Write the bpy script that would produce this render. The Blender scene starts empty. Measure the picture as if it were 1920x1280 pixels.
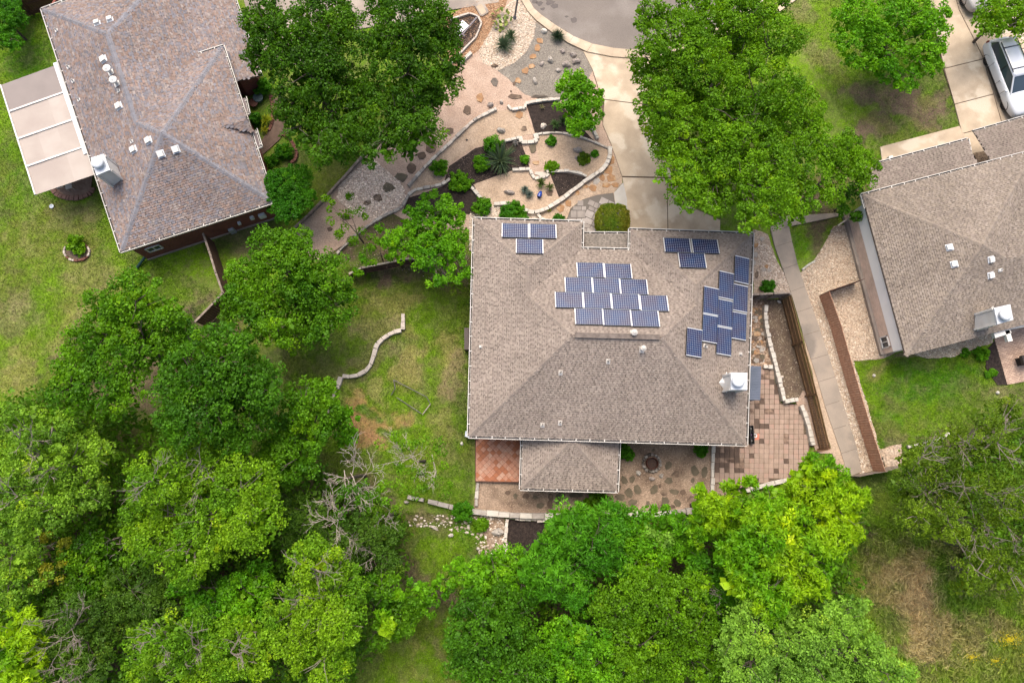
import bpy, math, random
import numpy as np
from mathutils import Vector, Matrix
from mathutils.geometry import tessellate_polygon
R = random.Random(7)
rng = np.random.default_rng(11)
scn = bpy.context.scene
col = scn.collection

# ---------------------------------------------------------------- camera
CH = 43.0                       # camera height above the yard, metres
FPX = 1280.0                    # focal length in photo pixels (24 mm on 36 mm)
NAD = (920.0, 855.0)            # where straight down lies in the frame
_n = Vector(((NAD[0]-960)/FPX, -(NAD[1]-640)/FPX, -1)).normalized()
_Z = -_n
_Y = (Vector((0, 1, 0)) - _Z*_Z.y).normalized()
_X = _Y.cross(_Z)
CW = Matrix((_X, _Y, _Z))       # camera -> world rotation
cam = bpy.data.cameras.new('camera'); cam_o = bpy.data.objects.new('camera', cam); col.objects.link(cam_o)
cam.lens = 24; cam.sensor_width = 36; cam.clip_end = 2000
cam_o.matrix_world = Matrix.Translation((0, 0, CH)) @ CW.to_4x4()
scn.camera = cam_o
# ---------------------------------------------------------------- light
SUN_EL, SUN_AZ = 60.0, -8.0     # degrees; azimuth clockwise from +Y (top of the frame)
w = bpy.data.worlds.new('World'); scn.world = w; w.use_nodes = True
nt = w.node_tree; bg = nt.nodes['Background']
sky = nt.nodes.new('ShaderNodeTexSky'); sky.sky_type = 'NISHITA'; sky.sun_disc = False
sky.sun_elevation = math.radians(SUN_EL); sky.sun_rotation = math.radians(SUN_AZ)
sky.air_density = 1.0; sky.dust_density = 7.0; sky.ozone_density = 1.0
nt.links.new(sky.outputs[0], bg.inputs[0]); bg.inputs[1].default_value = 0.15
sl = bpy.data.lights.new('sun', 'SUN'); so = bpy.data.objects.new('sun', sl); col.objects.link(so)
sl.energy = 1.15; sl.angle = math.radians(48); sl.color = (1, .95, .87)
_d = Vector((math.sin(math.radians(SUN_AZ))*math.cos(math.radians(SUN_EL)), math.cos(math.radians(SUN_AZ))*math.cos(math.radians(SUN_EL)), math.sin(math.radians(SUN_EL))))
so.rotation_euler = (-_d).to_track_quat('-Z', 'Y').to_euler(); so.location = (0, 0, 60)
scn.view_settings.view_transform = 'Standard'; scn.view_settings.look = 'None'
scn.view_settings.exposure = 1.0; scn.view_settings.gamma = 1

# ---------------------------------------------------------------- helpers
def P(px, py, z=0.0):
    d = CW @ Vector(((px-960)/FPX, -(py-640)/FPX, -1))
    t = (z-CH)/d.z
    return Vector((d.x*t, d.y*t, z))
def hit(px, py, pl):            # pl = (point, normal): place on a sloping roof or a wall
    d = CW @ Vector(((px-960)/FPX, -(py-640)/FPX, -1))
    o = Vector((0, 0, CH)); t = (pl[0]-o).dot(pl[1])/d.dot(pl[1])
    return o+d*t
def tag(o, label=None, cat=None, group=None, kind=None):
    if label: o['label'] = label
    if cat: o['category'] = cat
    if group: o['group'] = group
    if kind: o['kind'] = kind
    return o
def empty(name, loc, rz=0.0, parent=None):
    o = bpy.data.objects.new(name, None); col.objects.link(o); o.location = loc; o.rotation_euler.z = rz
    o.empty_display_size = .3
    if parent: o.parent = parent
    return o
def link(name, me, parent=None, loc=None, rz=None):
    o = bpy.data.objects.new(name, me); col.objects.link(o)
    if parent is not None:
        o.parent = parent
    if loc is not None: o.location = loc
    if rz is not None: o.rotation_euler.z = rz
    return o
def mesh(name, V, F, m, smooth=False, cols=None):
    me = bpy.data.meshes.new(name)
    me.from_pydata([tuple(v) for v in V], [], [tuple(f) for f in F])
    if cols is not None:
        a = me.color_attributes.new('Col', 'FLOAT_COLOR', 'POINT')
        c = np.ones((len(V), 4), np.float32); c[:, :3] = np.asarray(cols); a.data.foreach_set('color', c.ravel())
    if m: me.materials.append(m)
    if smooth: me.polygons.foreach_set('use_smooth', [True]*len(F))
    me.update(); return me
def fastmesh(name, V, k, m, cols):    # V: (n*k,3) verts, each face uses k consecutive verts
    n = len(V)//k
    me = bpy.data.meshes.new(name)
    me.vertices.add(len(V)); me.vertices.foreach_set('co', V.astype(np.float32).ravel())
    me.loops.add(len(V)); me.loops.foreach_set('vertex_index', np.arange(len(V), dtype=np.int32))
    me.polygons.add(n); me.polygons.foreach_set('loop_start', np.arange(0, len(V), k, dtype=np.int32))
    me.polygons.foreach_set('loop_total', np.full(n, k, np.int32))
    a = me.color_attributes.new('Col', 'FLOAT_COLOR', 'POINT')
    c = np.ones((len(V), 4), np.float32); c[:, :3] = cols; a.data.foreach_set('color', c.ravel())
    me.materials.append(m); me.update(calc_edges=True); return me
class MB:                       # collects shapes for one mesh
    def __init__(s): s.V = []; s.F = []
    def add(s, V, F):
        b = len(s.V); s.V += [Vector(v) for v in V]; s.F += [tuple(b+i for i in f) for f in F]; return s
    def box(s, c, d, rz=0.0, M=None):
        x, y, z = d[0]/2, d[1]/2, d[2]/2
        V = [Vector((a*x, b*y, e*z)) for e in (-1, 1) for a, b in ((-1, -1), (1, -1), (1, 1), (-1, 1))]
        Q = M if M is not None else Matrix.Rotation(rz, 3, 'Z')
        V = [Q @ v + Vector(c) for v in V]
        return s.add(V, [(3, 2, 1, 0), (4, 5, 6, 7), (0, 1, 5, 4), (1, 2, 6, 5), (2, 3, 7, 6), (3, 0, 4, 7)])
    def tube(s, p0, p1, r0, r1=None, n=6, cap=True):
        p0 = Vector(p0); p1 = Vector(p1); r1 = r0 if r1 is None else r1
        d = (p1-p0)
        if d.length < 1e-6: return s
        d.normalize(); a = d.orthogonal().normalized(); b = d.cross(a)
        V = [p+(a*math.cos(2*math.pi*i/n)+b*math.sin(2*math.pi*i/n))*r for p, r in ((p0, r0), (p1, r1)) for i in range(n)]
        F = [(i, (i+1) % n, n+(i+1) % n, n+i) for i in range(n)]
        if cap: F += [tuple(range(n-1, -1, -1)), tuple(range(n, 2*n))]
        return s.add(V, F)
    def lathe(s, c, prof, n=16):
        c = Vector(c); V = []
        for r, z in prof: V += [c+Vector((r*math.cos(2*math.pi*i/n), r*math.sin(2*math.pi*i/n), z)) for i in range(n)]
        F = [(k*n+i, k*n+(i+1) % n, (k+1)*n+(i+1) % n, (k+1)*n+i) for k in range(len(prof)-1) for i in range(n)]
        F += [tuple(range(n-1, -1, -1)), tuple((len(prof)-1)*n+i for i in range(n))]
        return s.add(V, F)
    def prism(s, pts, z0, z1):
        pts = ccw(pts); n = len(pts)
        tri = tessellate_polygon([[Vector((p[0], p[1], 0)) for p in pts]])
        V = [(p[0], p[1], z0) for p in pts]+[(p[0], p[1], z1) for p in pts]
        F = []
        for t in tri:
            a, b, c = [pts[i] for i in t]
            cr = (b[0]-a[0])*(c[1]-a[1])-(b[1]-a[1])*(c[0]-a[0])
            t = t if cr > 0 else t[::-1]
            F.append(tuple(n+i for i in t))
        F += [(i, (i+1) % n, n+(i+1) % n, n+i) for i in range(n)]
        return s.add(V, F)
    def me(s, name, m, smooth=False): return mesh(name, s.V, s.F, m, smooth)
    def obj(s, name, m, parent=None, loc=None, rz=None, smooth=False, kind=None):
        if parent is not None and loc is None and s.V:       # verts are in world space
            o = link(name, s.me(name, m, smooth), parent); o.matrix_parent_inverse = PINV(parent)
        else:
            o = link(name, s.me(name, m, smooth), parent, loc, rz)
        if kind: o['kind'] = kind
        return o
def MW(o):
    M = Matrix.LocRotScale(o.location, o.rotation_euler, o.scale)
    return MW(o.parent) @ o.matrix_parent_inverse @ M if o.parent else M
def PINV(p): return MW(p).inverted()
def ccw(pts):
    A = sum(pts[i][0]*pts[(i+1) % len(pts)][1]-pts[(i+1) % len(pts)][0]*pts[i][1] for i in range(len(pts)))
    return list(pts) if A > 0 else list(pts)[::-1]
def pip(X, Y, poly):
    ins = np.zeros(X.shape, bool); n = len(poly)
    for i in range(n):
        x0, y0 = poly[i][0], poly[i][1]; x1, y1 = poly[(i+1) % n][0], poly[(i+1) % n][1]
        if y0 == y1: continue
        c = ((y0 > Y) != (y1 > Y)) & (X < (x1-x0)*(Y-y0)/(y1-y0)+x0)
        ins ^= c
    return ins
def W2(pts, z=0.0): return [P(a, b, z).xy for a, b in pts]
def smoothline(pts, step, z=0.0):   # catmull-rom through pixel points -> world points
    Q = [P(a, b, z) for a, b in pts]; out = []
    for i in range(len(Q)-1):
        p0 = Q[max(i-1, 0)]; p1 = Q[i]; p2 = Q[i+1]; p3 = Q[min(i+2, len(Q)-1)]
        n = max(1, int((p2-p1).length/step))
        for k in range(n):
            t = k/n
            out.append(.5*((2*p1)+(p2-p0)*t+(2*p0-5*p1+4*p2-p3)*t*t+(3*p1-p0-3*p2+p3)*t**3))
    out.append(Q[-1]); return out

# ---------------------------------------------------------------- materials
def N(t, ty, **kw):
    n = t.nodes.new(ty)
    for k, v in kw.items():
        if k in n.inputs: n.inputs[k].default_value = v
        else: setattr(n, k, v)
    return n
def mat(name, c, rough=.8, c2=None, scale=2.0, detail=6, bump=0.0, bscale=30, metal=0, spec=.3, speck=0.0, sscale=40, attr=False, c3=None, scale3=.5):
    c, c2, c3 = [None if q is None else tuple(v*.78 for v in q) for q in (c, c2, c3)]
    m = bpy.data.materials.new(name); m.use_nodes = True; t = m.node_tree; L = t.links
    b = t.nodes['Principled BSDF']; b.inputs['Roughness'].default_value = rough; b.inputs['Metallic'].default_value = metal
    b.inputs['Specular IOR Level'].default_value = spec
    g = N(t, 'ShaderNodeNewGeometry')
    def ramp(scale, lo=.35, hi=.65, det=6):
        n = N(t, 'ShaderNodeTexNoise', Scale=scale, Detail=det); L.new(g.outputs['Position'], n.inputs['Vector'])
        r = N(t, 'ShaderNodeMapRange'); r.inputs[1].default_value = lo; r.inputs[2].default_value = hi; L.new(n.outputs[0], r.inputs[0]); return r.outputs[0]
    def mix(f, a, bb, bt='MIX'):
        x = N(t, 'ShaderNodeMix', data_type='RGBA', blend_type=bt)
        for s, v in ((0, f), (6, a), (7, bb)):
            if isinstance(v, (int, float)): x.inputs[s].default_value = v
            elif isinstance(v, tuple): x.inputs[s].default_value = (*v[:3], 1)
            else: L.new(v, x.inputs[s])
        return x.outputs[2]
    out = None
    if attr:
        a = N(t, 'ShaderNodeAttribute', attribute_name='Col'); out = a.outputs['Color']
    else:
        r = N(t, 'ShaderNodeRGB'); r.outputs[0].default_value = (*c, 1); out = r.outputs[0]
    if c2: out = mix(ramp(scale, det=detail), out, c2)
    if c3: out = mix(ramp(scale3, .52, .62), out, c3)
    if speck:
        f = ramp(sscale, .3, .7, 2)
        v = N(t, 'ShaderNodeMapRange'); v.inputs[3].default_value = 1-speck; v.inputs[4].default_value = 1+speck; L.new(f, v.inputs[0])
        cc = N(t, 'ShaderNodeCombineColor'); [L.new(v.outputs[0], cc.inputs[i]) for i in range(3)]
        out = mix(1.0, out, cc.outputs[0], 'MULTIPLY')
    L.new(out, b.inputs['Base Color'])
    if bump:
        n = N(t, 'ShaderNodeTexNoise', Scale=bscale, Detail=4); L.new(g.outputs['Position'], n.inputs['Vector'])
        bp = N(t, 'ShaderNodeBump', Strength=bump, Distance=.03); L.new(n.outputs[0], bp.inputs['Height']); L.new(bp.outputs[0], b.inputs['Normal'])
    return m
def groundmat():
    m = mat('ground_soil', (0, 0, 0), .95, attr=True, speck=.35, sscale=13, bump=.8, bscale=14, spec=.1); t = m.node_tree; L = t.links; b = t.nodes['Principled BSDF']
    src = b.inputs['Base Color'].links[0].from_socket; g = N(t, 'ShaderNodeNewGeometry')
    for sc, lo, hi, colr, amt in ((5.5, .52, .60, (.17, .14, .07), .30), (3.2, .55, .62, (.05, .09, .012), .38), (9.0, .56, .66, (.20, .17, .09), .35), (7.0, .55, .64, (.11, .22, .01), .28)):
        n = N(t, 'ShaderNodeTexNoise', Scale=sc, Detail=5, Roughness=.7); L.new(g.outputs['Position'], n.inputs['Vector']); n.inputs['Distortion'].default_value = .3*sc % 1
        r = N(t, 'ShaderNodeMapRange'); r.inputs[1].default_value = lo; r.inputs[2].default_value = hi; r.inputs[4].default_value = amt; L.new(n.outputs[0], r.inputs[0])
        x = N(t, 'ShaderNodeMix', data_type='RGBA'); L.new(r.outputs[0], x.inputs[0]); L.new(src, x.inputs[6]); x.inputs[7].default_value = (*colr, 1); src = x.outputs[2]
    L.new(src, b.inputs['Base Color']); return m
def leafmat(name, trans=.42):
    m = bpy.data.materials.new(name); m.use_nodes = True; t = m.node_tree; L = t.links; t.nodes.clear()
    a = N(t, 'ShaderNodeAttribute', attribute_name='Col'); o = N(t, 'ShaderNodeOutputMaterial')
    d = N(t, 'ShaderNodeBsdfDiffuse'); tr = N(t, 'ShaderNodeBsdfTranslucent'); gl = N(t, 'ShaderNodeBsdfGlossy', Roughness=.5)
    L.new(a.outputs['Color'], d.inputs[0])
    hs = N(t, 'ShaderNodeHueSaturation', Hue=.485, Saturation=1.15, Value=1.1); L.new(a.outputs['Color'], hs.inputs['Color']); L.new(hs.outputs[0], tr.inputs[0])
    m1 = N(t, 'ShaderNodeMixShader'); m1.inputs[0].default_value = trans; L.new(d.outputs[0], m1.inputs[1]); L.new(tr.outputs[0], m1.inputs[2])
    m2 = N(t, 'ShaderNodeMixShader'); m2.inputs[0].default_value = .01; gl.inputs[0].default_value = (.8, .85, .8, 1)
    L.new(m1.outputs[0], m2.inputs[1]); L.new(gl.outputs[0], m2.inputs[2]); L.new(m2.outputs[0], o.inputs[0])
    return m
def brickmat(name, c1, c2, mortar, bw, bh, vertical=True, rot=0.0, mot=.01):
    m = bpy.data.materials.new(name); m.use_nodes = True; t = m.node_tree; L = t.links
    b = t.nodes['Principled BSDF']; b.inputs['Roughness'].default_value = .85; b.inputs['Specular IOR Level'].default_value = .2
    uv = N(t, 'ShaderNodeUVMap')
    br = N(t, 'ShaderNodeTexBrick'); br.inputs['Color1'].default_value = (*c1, 1); br.inputs['Color2'].default_value = (*c2, 1)
    br.inputs['Mortar'].default_value = (*mortar, 1); br.inputs['Scale'].default_value = 1; br.inputs['Mortar Size'].default_value = mot
    br.inputs['Brick Width'].default_value = bw; br.inputs['Row Height'].default_value = bh
    L.new(uv.outputs[0], br.inputs['Vector'])
    n = N(t, 'ShaderNodeTexNoise', Scale=1.5, Detail=6); L.new(uv.outputs[0], n.inputs['Vector'])
    v = N(t, 'ShaderNodeMapRange'); v.inputs[3].default_value = .65; v.inputs[4].default_value = 1.3; L.new(n.outputs[0], v.inputs[0])
    x = N(t, 'ShaderNodeVectorMath', operation='SCALE'); L.new(br.outputs[0], x.inputs[0]); L.new(v.outputs[0], x.inputs['Scale'])
    L.new(x.outputs[0], b.inputs['Base Color'])
    bp = N(t, 'ShaderNodeBump', Strength=.6, Distance=.01); bp.invert = True; L.new(br.outputs['Fac'], bp.inputs['Height']); L.new(bp.outputs[0], b.inputs['Normal'])
    return m
LEAF = leafmat('leaf'); GRASSM = leafmat('grass_blade', .25)
BARK = mat('bark', (.085, .065, .05), .9, (.14, .115, .095), 8, bump=.5)
TWIG = mat('pale_twig', (.46, .40, .33), .9, (.32, .27, .22), 6)
TWIGD = mat('grey_twig', (.30, .255, .21), .9, (.19, .155, .125), 6)
WHITE = mat('white_paint', (.78, .76, .72), .5, (.68, .65, .6), 1.5)
WHITEM = mat('white_metal', (.72, .75, .78), .4, (.6, .63, .66), 2)
WHITEB = mat('bright_white_paint', (1.08, 1.08, 1.06), .5, (1.0, 1.0, .98), 1)
GREYM = mat('galvanized_metal', (.42, .47, .53), .35, (.5, .55, .6), 3, metal=.3)
DARK = mat('dark_gap', (.03, .025, .022), .9)
GUT = mat('gutter_dirt_shade', (.07, .055, .045), .9, (.03, .025, .02), 6)  # dirt and inside shade in one dark colour, gutters and pipe openings
CONC = mat('concrete', (.56, .45, .325), .85, (.42, .335, .24), .8, speck=.12, c3=(.62, .53, .41), scale3=.6, detail=9, bump=.1)
CONCG = mat('grey_concrete', (.34, .285, .235), .85, (.26, .22, .19), .8, speck=.12, c3=(.4, .34, .28), bump=.1)
CONCT = mat('trail_concrete', (.36, .30, .24), .85, (.29, .245, .20), .8, speck=.10, c3=(.22, .19, .16), scale3=.35, bump=.1)
ASPH = mat('asphalt', (.215, .185, .16), .85, (.185, .16, .14), .5, speck=.18, sscale=25, c3=(.245, .215, .19), scale3=.3, bump=.2)
STAIN = mat('oil_stain', (.085, .07, .065), .6, (.11, .09, .08), 5)
LIME = mat('limestone', (.62, .58, .51), .85, (.5, .455, .39), 3, speck=.1, bump=.4)
LIMEG = mat('weathered_stone', (.33, .29, .25), .9, (.42, .385, .34), 3, speck=.15, bump=.5)
TANST = mat('tan_block', (.60, .53, .45), .9, (.48, .42, .36), 2, bump=.3)
ROCK = mat('boulder', (.30, .25, .225), .9, (.42, .37, .32), 4, speck=.25, sscale=18, bump=.8, bscale=12)
ROCKD = mat('dark_boulder', (.12, .10, .085), .9, (.19, .16, .13), 5, bump=.8)
RUST = mat('rust_flagstone', (.40, .22, .10), .85, (.30, .17, .09), 5, c3=(.46, .31, .18), scale3=2, bump=.3)
BRST = mat('brown_flagstone', (.15, .10, .07), .85, (.10, .07, .05), 5, c3=(.22, .16, .11), scale3=2, bump=.4)
DKST = mat('dark_flagstone', (.10, .085, .055), .85, (.15, .12, .08), 4, bump=.3)
PINKG = mat('pink_gravel', (.50, .37, .285), .95, (.42, .30, .225), 1.2, speck=.28, sscale=14, bump=.5, bscale=20)
TANG = mat('tan_gravel', (.48, .365, .265), .95, (.40, .295, .205), 1.0, speck=.28, sscale=14, bump=.5, bscale=20)
YARDG = mat('yard_gravel', (.36, .265, .19), .95, (.20, .14, .098), .9, speck=.3, sscale=12, bump=.5, bscale=20)
GREYG = mat('grey_gravel', (.265, .235, .195), .95, (.21, .185, .155), 1.2, speck=.35, sscale=12, bump=.6, bscale=18)
CHIP = mat('orange_chips', (.30, .16, .085), .95, (.38, .24, .14), 3, speck=.4, sscale=12, bump=.6)
MULCH = mat('black_mulch', (.022, .015, .013), .95, (.045, .032, .026), 6, speck=.5, sscale=16, bump=.8)
SOIL = mat('brown_soil', (.11, .075, .055), .95, (.16, .12, .08), 2, speck=.35, sscale=14, bump=.5)
PEBB = mat('pebble', (.4, .35, .3), .85, attr=True)
TERR = [mat('terracotta_a', (.42, .15, .065), .6, (.34, .12, .055), 4), mat('terracotta_b', (.55, .28, .18), .7, (.44, .2, .12), 6), mat('terracotta_c', (.55, .34, .24), .7, (.48, .23, .14), 5)]
PAV = [mat('paver_a', (.36, .265, .205), .8, (.30, .215, .16), 3, speck=.1), mat('paver_b', (.40, .29, .225), .8, (.33, .24, .18), 3, speck=.1), mat('paver_c', (.34, .25, .2), .8, (.38, .25, .19), 3), mat('paver_d', (.085, .055, .04), .7, (.13, .085, .06), 3), mat('paver_e', (.34, .235, .17), .8, (.09, .055, .04), 3.2)]
GPAV = [mat('walk_paver_a', (.32, .28, .25), .8, (.26, .23, .205), 3, speck=.1), mat('walk_paver_b', (.40, .36, .33), .8, (.33, .29, .26), 3), mat('walk_paver_c', (.25, .22, .2), .8, (.31, .27, .24), 3)]
WOOD = mat('cedar', (.52, .27, .165), .85, (.38, .195, .12), 5, speck=.2, sscale=20)
WOODD = mat('dark_wood', (.13, .065, .045), .9, (.085, .045, .033), 5)
WOODG = mat('grey_wood', (.33, .27, .22), .9, (.17, .135, .11), 5)
WOODO = mat('oiled_wood', (.26, .15, .07), .85, (.17, .095, .05), 5)
SHING = mat('shingle', (.3, .25, .22), .92, attr=True, spec=.15, speck=.10, sscale=20)
# ---------------------------------------------------------------- ground: soil and grass colour, with some darker patches
def vnoise(X, Y, s, seed):
    r = np.random.default_rng(seed); T = r.random((256, 256))
    x = X*s; y = Y*s; xi = np.floor(x).astype(int); yi = np.floor(y).astype(int); fx = x-xi; fy = y-yi
    fx = fx*fx*(3-2*fx); fy = fy*fy*(3-2*fy)
    g = lambda a, b: T[a & 255, b & 255]
    return (g(xi, yi)*(1-fx)+g(xi+1, yi)*fx)*(1-fy)+(g(xi, yi+1)*(1-fx)+g(xi+1, yi+1)*fx)*fy
def fbm(X, Y, s, seed, o=4):
    v = 0; a = .5; t = 0
    for k in range(o): v = v+a*vnoise(X+17.3*k, Y-9.1*k, s*2**k, seed+k); t += a; a *= .55
    return v/t
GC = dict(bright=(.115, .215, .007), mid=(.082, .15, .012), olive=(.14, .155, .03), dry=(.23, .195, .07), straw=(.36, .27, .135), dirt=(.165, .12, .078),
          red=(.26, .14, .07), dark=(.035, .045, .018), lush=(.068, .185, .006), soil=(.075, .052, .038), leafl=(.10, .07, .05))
# px, py, rx, ry, colour, strength, rotation
BLOBS = [
 (60, 120, 60, 90, 'lush', .8, 0), (40, 330, 70, 80, 'mid', .7, 0), (15, 520, 35, 120, 'olive', .5, 0), (30, 600, 30, 60, 'dirt', .5, 0), (100, 430, 90, 60, 'olive', .6, 0),
 (60, 400, 40, 30, 'bright', .5, 0), (150, 400, 50, 30, 'dirt', .35, 0), (170, 500, 60, 40, 'dry', .4, 0), (110, 600, 25, 60, 'dry', .45, 0), (60, 300, 60, 120, 'lush', .45, 0), (90, 520, 40, 60, 'bright', .5, 0), (60, 640, 28, 60, 'bright', .9, 10), (85, 590, 18, 40, 'bright', .6, 0), (20, 700, 40, 50, 'dry', .6, 0), (180, 560, 60, 40, 'dry', .5, 0),
 (220, 450, 30, 50, 'bright', .7, 0), (300, 510, 70, 25, 'bright', .75, -15), (370, 560, 45, 30, 'dirt', .45, 0), (330, 540, 60, 30, 'mid', .5, 0), (50, 250, 40, 40, 'bright', .4, 0),
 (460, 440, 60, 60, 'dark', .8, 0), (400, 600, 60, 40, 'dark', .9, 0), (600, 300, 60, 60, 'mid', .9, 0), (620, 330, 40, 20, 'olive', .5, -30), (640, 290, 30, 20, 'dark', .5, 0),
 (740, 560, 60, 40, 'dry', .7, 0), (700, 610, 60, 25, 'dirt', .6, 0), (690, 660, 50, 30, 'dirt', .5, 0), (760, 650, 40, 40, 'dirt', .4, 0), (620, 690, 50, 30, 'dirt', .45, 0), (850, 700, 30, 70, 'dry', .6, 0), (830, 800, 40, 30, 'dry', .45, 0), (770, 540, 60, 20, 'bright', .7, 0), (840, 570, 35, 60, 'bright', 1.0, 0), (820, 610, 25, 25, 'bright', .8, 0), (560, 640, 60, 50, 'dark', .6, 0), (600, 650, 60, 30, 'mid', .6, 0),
 (780, 620, 25, 30, 'dry', .5, 0), (850, 660, 20, 50, 'dry', .6, 0), (860, 720, 25, 60, 'dirt', .6, 0), (830, 750, 30, 40, 'dirt', .4, 0), (765, 685, 35, 25, 'dry', .7, 0), (710, 720, 30, 25, 'straw', .45, 0), (800, 715, 40, 20, 'bright', .55, -30),
 (660, 750, 28, 40, 'red', .75, 0), (690, 790, 45, 35, 'red', .8, 30), (730, 770, 25, 25, 'red', .6, 0), (690, 830, 40, 25, 'red', .8, 0), (675, 770, 14, 14, 'lush', .9, 0), (720, 800, 25, 16, 'lush', .8, 0), (650, 720, 25, 15, 'dry', .4, 0),
 (800, 900, 80, 60, 'bright', .55, 0), (850, 870, 30, 60, 'mid', .6, 0), (870, 840, 12, 20, 'bright', .9, 0), (760, 920, 50, 20, 'bright', .6, 0), (840, 920, 40, 20, 'bright', .7, 0), (820, 840, 40, 40, 'olive', .4, 0),
 (790, 1000, 30, 40, 'mid', .8, 0), (790, 980, 40, 14, 'dirt', .8, 0), (840, 1000, 30, 10, 'dirt', .6, 0), (810, 1050, 40, 40, 'bright', 1, 0), (870, 1040, 60, 45, 'lush', 1, 0), (810, 1050, 50, 45, 'bright', 1, 0), (915, 1010, 25, 50, 'dry', .6, 0), (905, 980, 25, 15, 'dirt', .6, 0), (770, 1090, 40, 20, 'soil', .7, 0),
 (830, 1150, 40, 30, 'soil', .7, 0), (800, 1210, 60, 40, 'olive', .4, 0), (790, 1240, 35, 20, 'dry', .45, 0), (730, 1250, 50, 40, 'bright', .6, 0), (850, 1230, 25, 50, 'bright', .7, 0), (845, 1240, 8, 40, 'dirt', .5, 12),
 (1640, 980, 35, 60, 'bright', 1, 0), (1650, 1060, 50, 50, 'olive', .6, 0), (1610, 1060, 25, 40, 'bright', .7, 0), (1700, 1080, 60, 50, 'straw', .7, 0), (1715, 1100, 30, 60, 'straw', 1, 15), (1680, 1130, 60, 25, 'straw', .7, 0), (1740, 1180, 50, 50, 'straw', .8, 20), (1730, 1040, 40, 25, 'dry', .7, 0),
 (1810, 1170, 40, 60, 'dry', .7, 0), (1850, 1130, 60, 50, 'mid', .6, 0), (1860, 1230, 80, 40, 'olive', .5, 0), (1790, 1110, 40, 30, 'lush', .7, 0), (1870, 1160, 30, 25, 'dry', .6, 0), (1760, 1260, 60, 25, 'olive', .6, 0), (1630, 1110, 35, 20, 'dry', .5, 0),
 (1640, 730, 40, 50, 'bright', 1, 0), (1740, 730, 90, 45, 'lush', 1, 0), (1720, 790, 80, 30, 'bright', 1, 0), (1660, 810, 30, 30, 'lush', .6, 0), (1670, 830, 25, 14, 'dirt', .6, 0), (1740, 825, 45, 12, 'dirt', .8, 0), (1880, 760, 60, 30, 'dirt', .55, 0), (1700, 672, 50, 10, 'dirt', .8, 0), (1640, 680, 20, 12, 'dry', .5, 0), (1800, 700, 40, 20, 'lush', .8, 0), (1830, 780, 40, 30, 'bright', .6, 0),
 (1640, 90, 50, 80, 'bright', .55, -20), (1520, 60, 40, 60, 'bright', .8, -25), (1540, 30, 30, 30, 'bright', .9, 0), (1600, 30, 50, 30, 'lush', .8, 0), (1500, 30, 20, 30, 'dirt', .5, 0), (1530, 110, 18, 60, 'dirt', .5, -30), (1630, 180, 90, 40, 'leafl', .9, 0), (1700, 190, 90, 50, 'leafl', .95, 0), (1640, 250, 60, 30, 'leafl', 1, 0), (1740, 220, 50, 50, 'leafl', .9, 0), (1690, 150, 60, 25, 'mid', .6, 0), (1600, 150, 40, 30, 'mid', .5, 0), (1720, 245, 60, 14, 'olive', .4, 0),
 (1540, 390, 50, 50, 'soil', 1, 0), (1510, 460, 22, 40, 'lush', .8, -15), (1550, 460, 20, 40, 'soil', .8, 15), (1510, 440, 30, 30, 'mid', .4, 0), (1560, 420, 30, 40, 'soil', .8, 0), (1600, 320, 60, 60, 'soil', .7, 0),
 (700, 450, 90, 60, 'leafl', 1, 0), (760, 490, 70, 35, 'leafl', 1, 0), (600, 460, 80, 40, 'leafl', 1, 0), (840, 500, 50, 60, 'leafl', .8, 0), (680, 460, 40, 20, 'dry', .5, 0),
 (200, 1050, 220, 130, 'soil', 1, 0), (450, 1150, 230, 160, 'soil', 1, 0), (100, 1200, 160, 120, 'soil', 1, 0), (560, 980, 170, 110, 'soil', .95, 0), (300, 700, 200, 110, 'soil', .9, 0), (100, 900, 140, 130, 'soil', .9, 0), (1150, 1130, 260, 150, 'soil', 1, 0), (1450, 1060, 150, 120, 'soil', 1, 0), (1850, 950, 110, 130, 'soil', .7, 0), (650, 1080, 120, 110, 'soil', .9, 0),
]
BW = []
for a, b, rx, ry, c, s_, ro in BLOBS:
    p = P(a, b); k = .036; BW.append((p.x, p.y, rx*k, ry*k, GC[c], s_, math.radians(ro)))
def gcolor(X, Y):
    n1 = fbm(X, Y, .16, 3); n2 = fbm(X, Y, .7, 31); n3 = fbm(X, Y, 3.2, 77); nh = fbm(X, Y, 1.5, 301, 4)
    wx = X+1.6*(fbm(X, Y, .45, 101)-.5)*2; wy = Y+1.6*(fbm(X, Y, .45, 131)-.5)*2
    C = np.empty(X.shape+(3,)); C[:] = GC['mid']
    t = np.clip((n1-.42)/.16, 0, 1)[..., None]; C = C*(1-t)+np.array(GC['bright'])*t
    for cx, cy, rx, ry, c, s_, ro in BW:
        dx = wx-cx; dy = wy-cy; ca, sa = math.cos(ro), math.sin(ro)
        u = (dx*ca-dy*sa)/rx; v = (dx*sa+dy*ca)/ry
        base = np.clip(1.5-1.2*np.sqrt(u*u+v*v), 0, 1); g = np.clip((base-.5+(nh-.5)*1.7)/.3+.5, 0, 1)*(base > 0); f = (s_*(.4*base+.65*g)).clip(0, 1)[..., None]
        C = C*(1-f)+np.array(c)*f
    n4 = fbm(X, Y, 1.7, 211)
    t = (np.clip((n4-.52)/.12, 0, 1)*.22)[..., None]*(C[..., 0:1] < .2); C = C*(1-t)+np.array(GC['dirt'])*1.3*t
    t = (np.clip((.45-n4)/.12, 0, 1)*.4)[..., None]*(C[..., 1:2] > C[..., 0:1]*1.25); C = C*(1-t)+np.array(GC['bright'])*t
    t = (np.clip((n2-.55)/.2, 0, 1)*.5)[..., None]; C = C*(1-t)+np.array(GC['olive'])*t
    t = (np.clip((.40-n2)/.2, 0, 1)*.35)[..., None]; C = C*(1-t)+np.array(GC['dirt'])*t
    C = C*(.66+.50*n3)[..., None]
    return C
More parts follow.
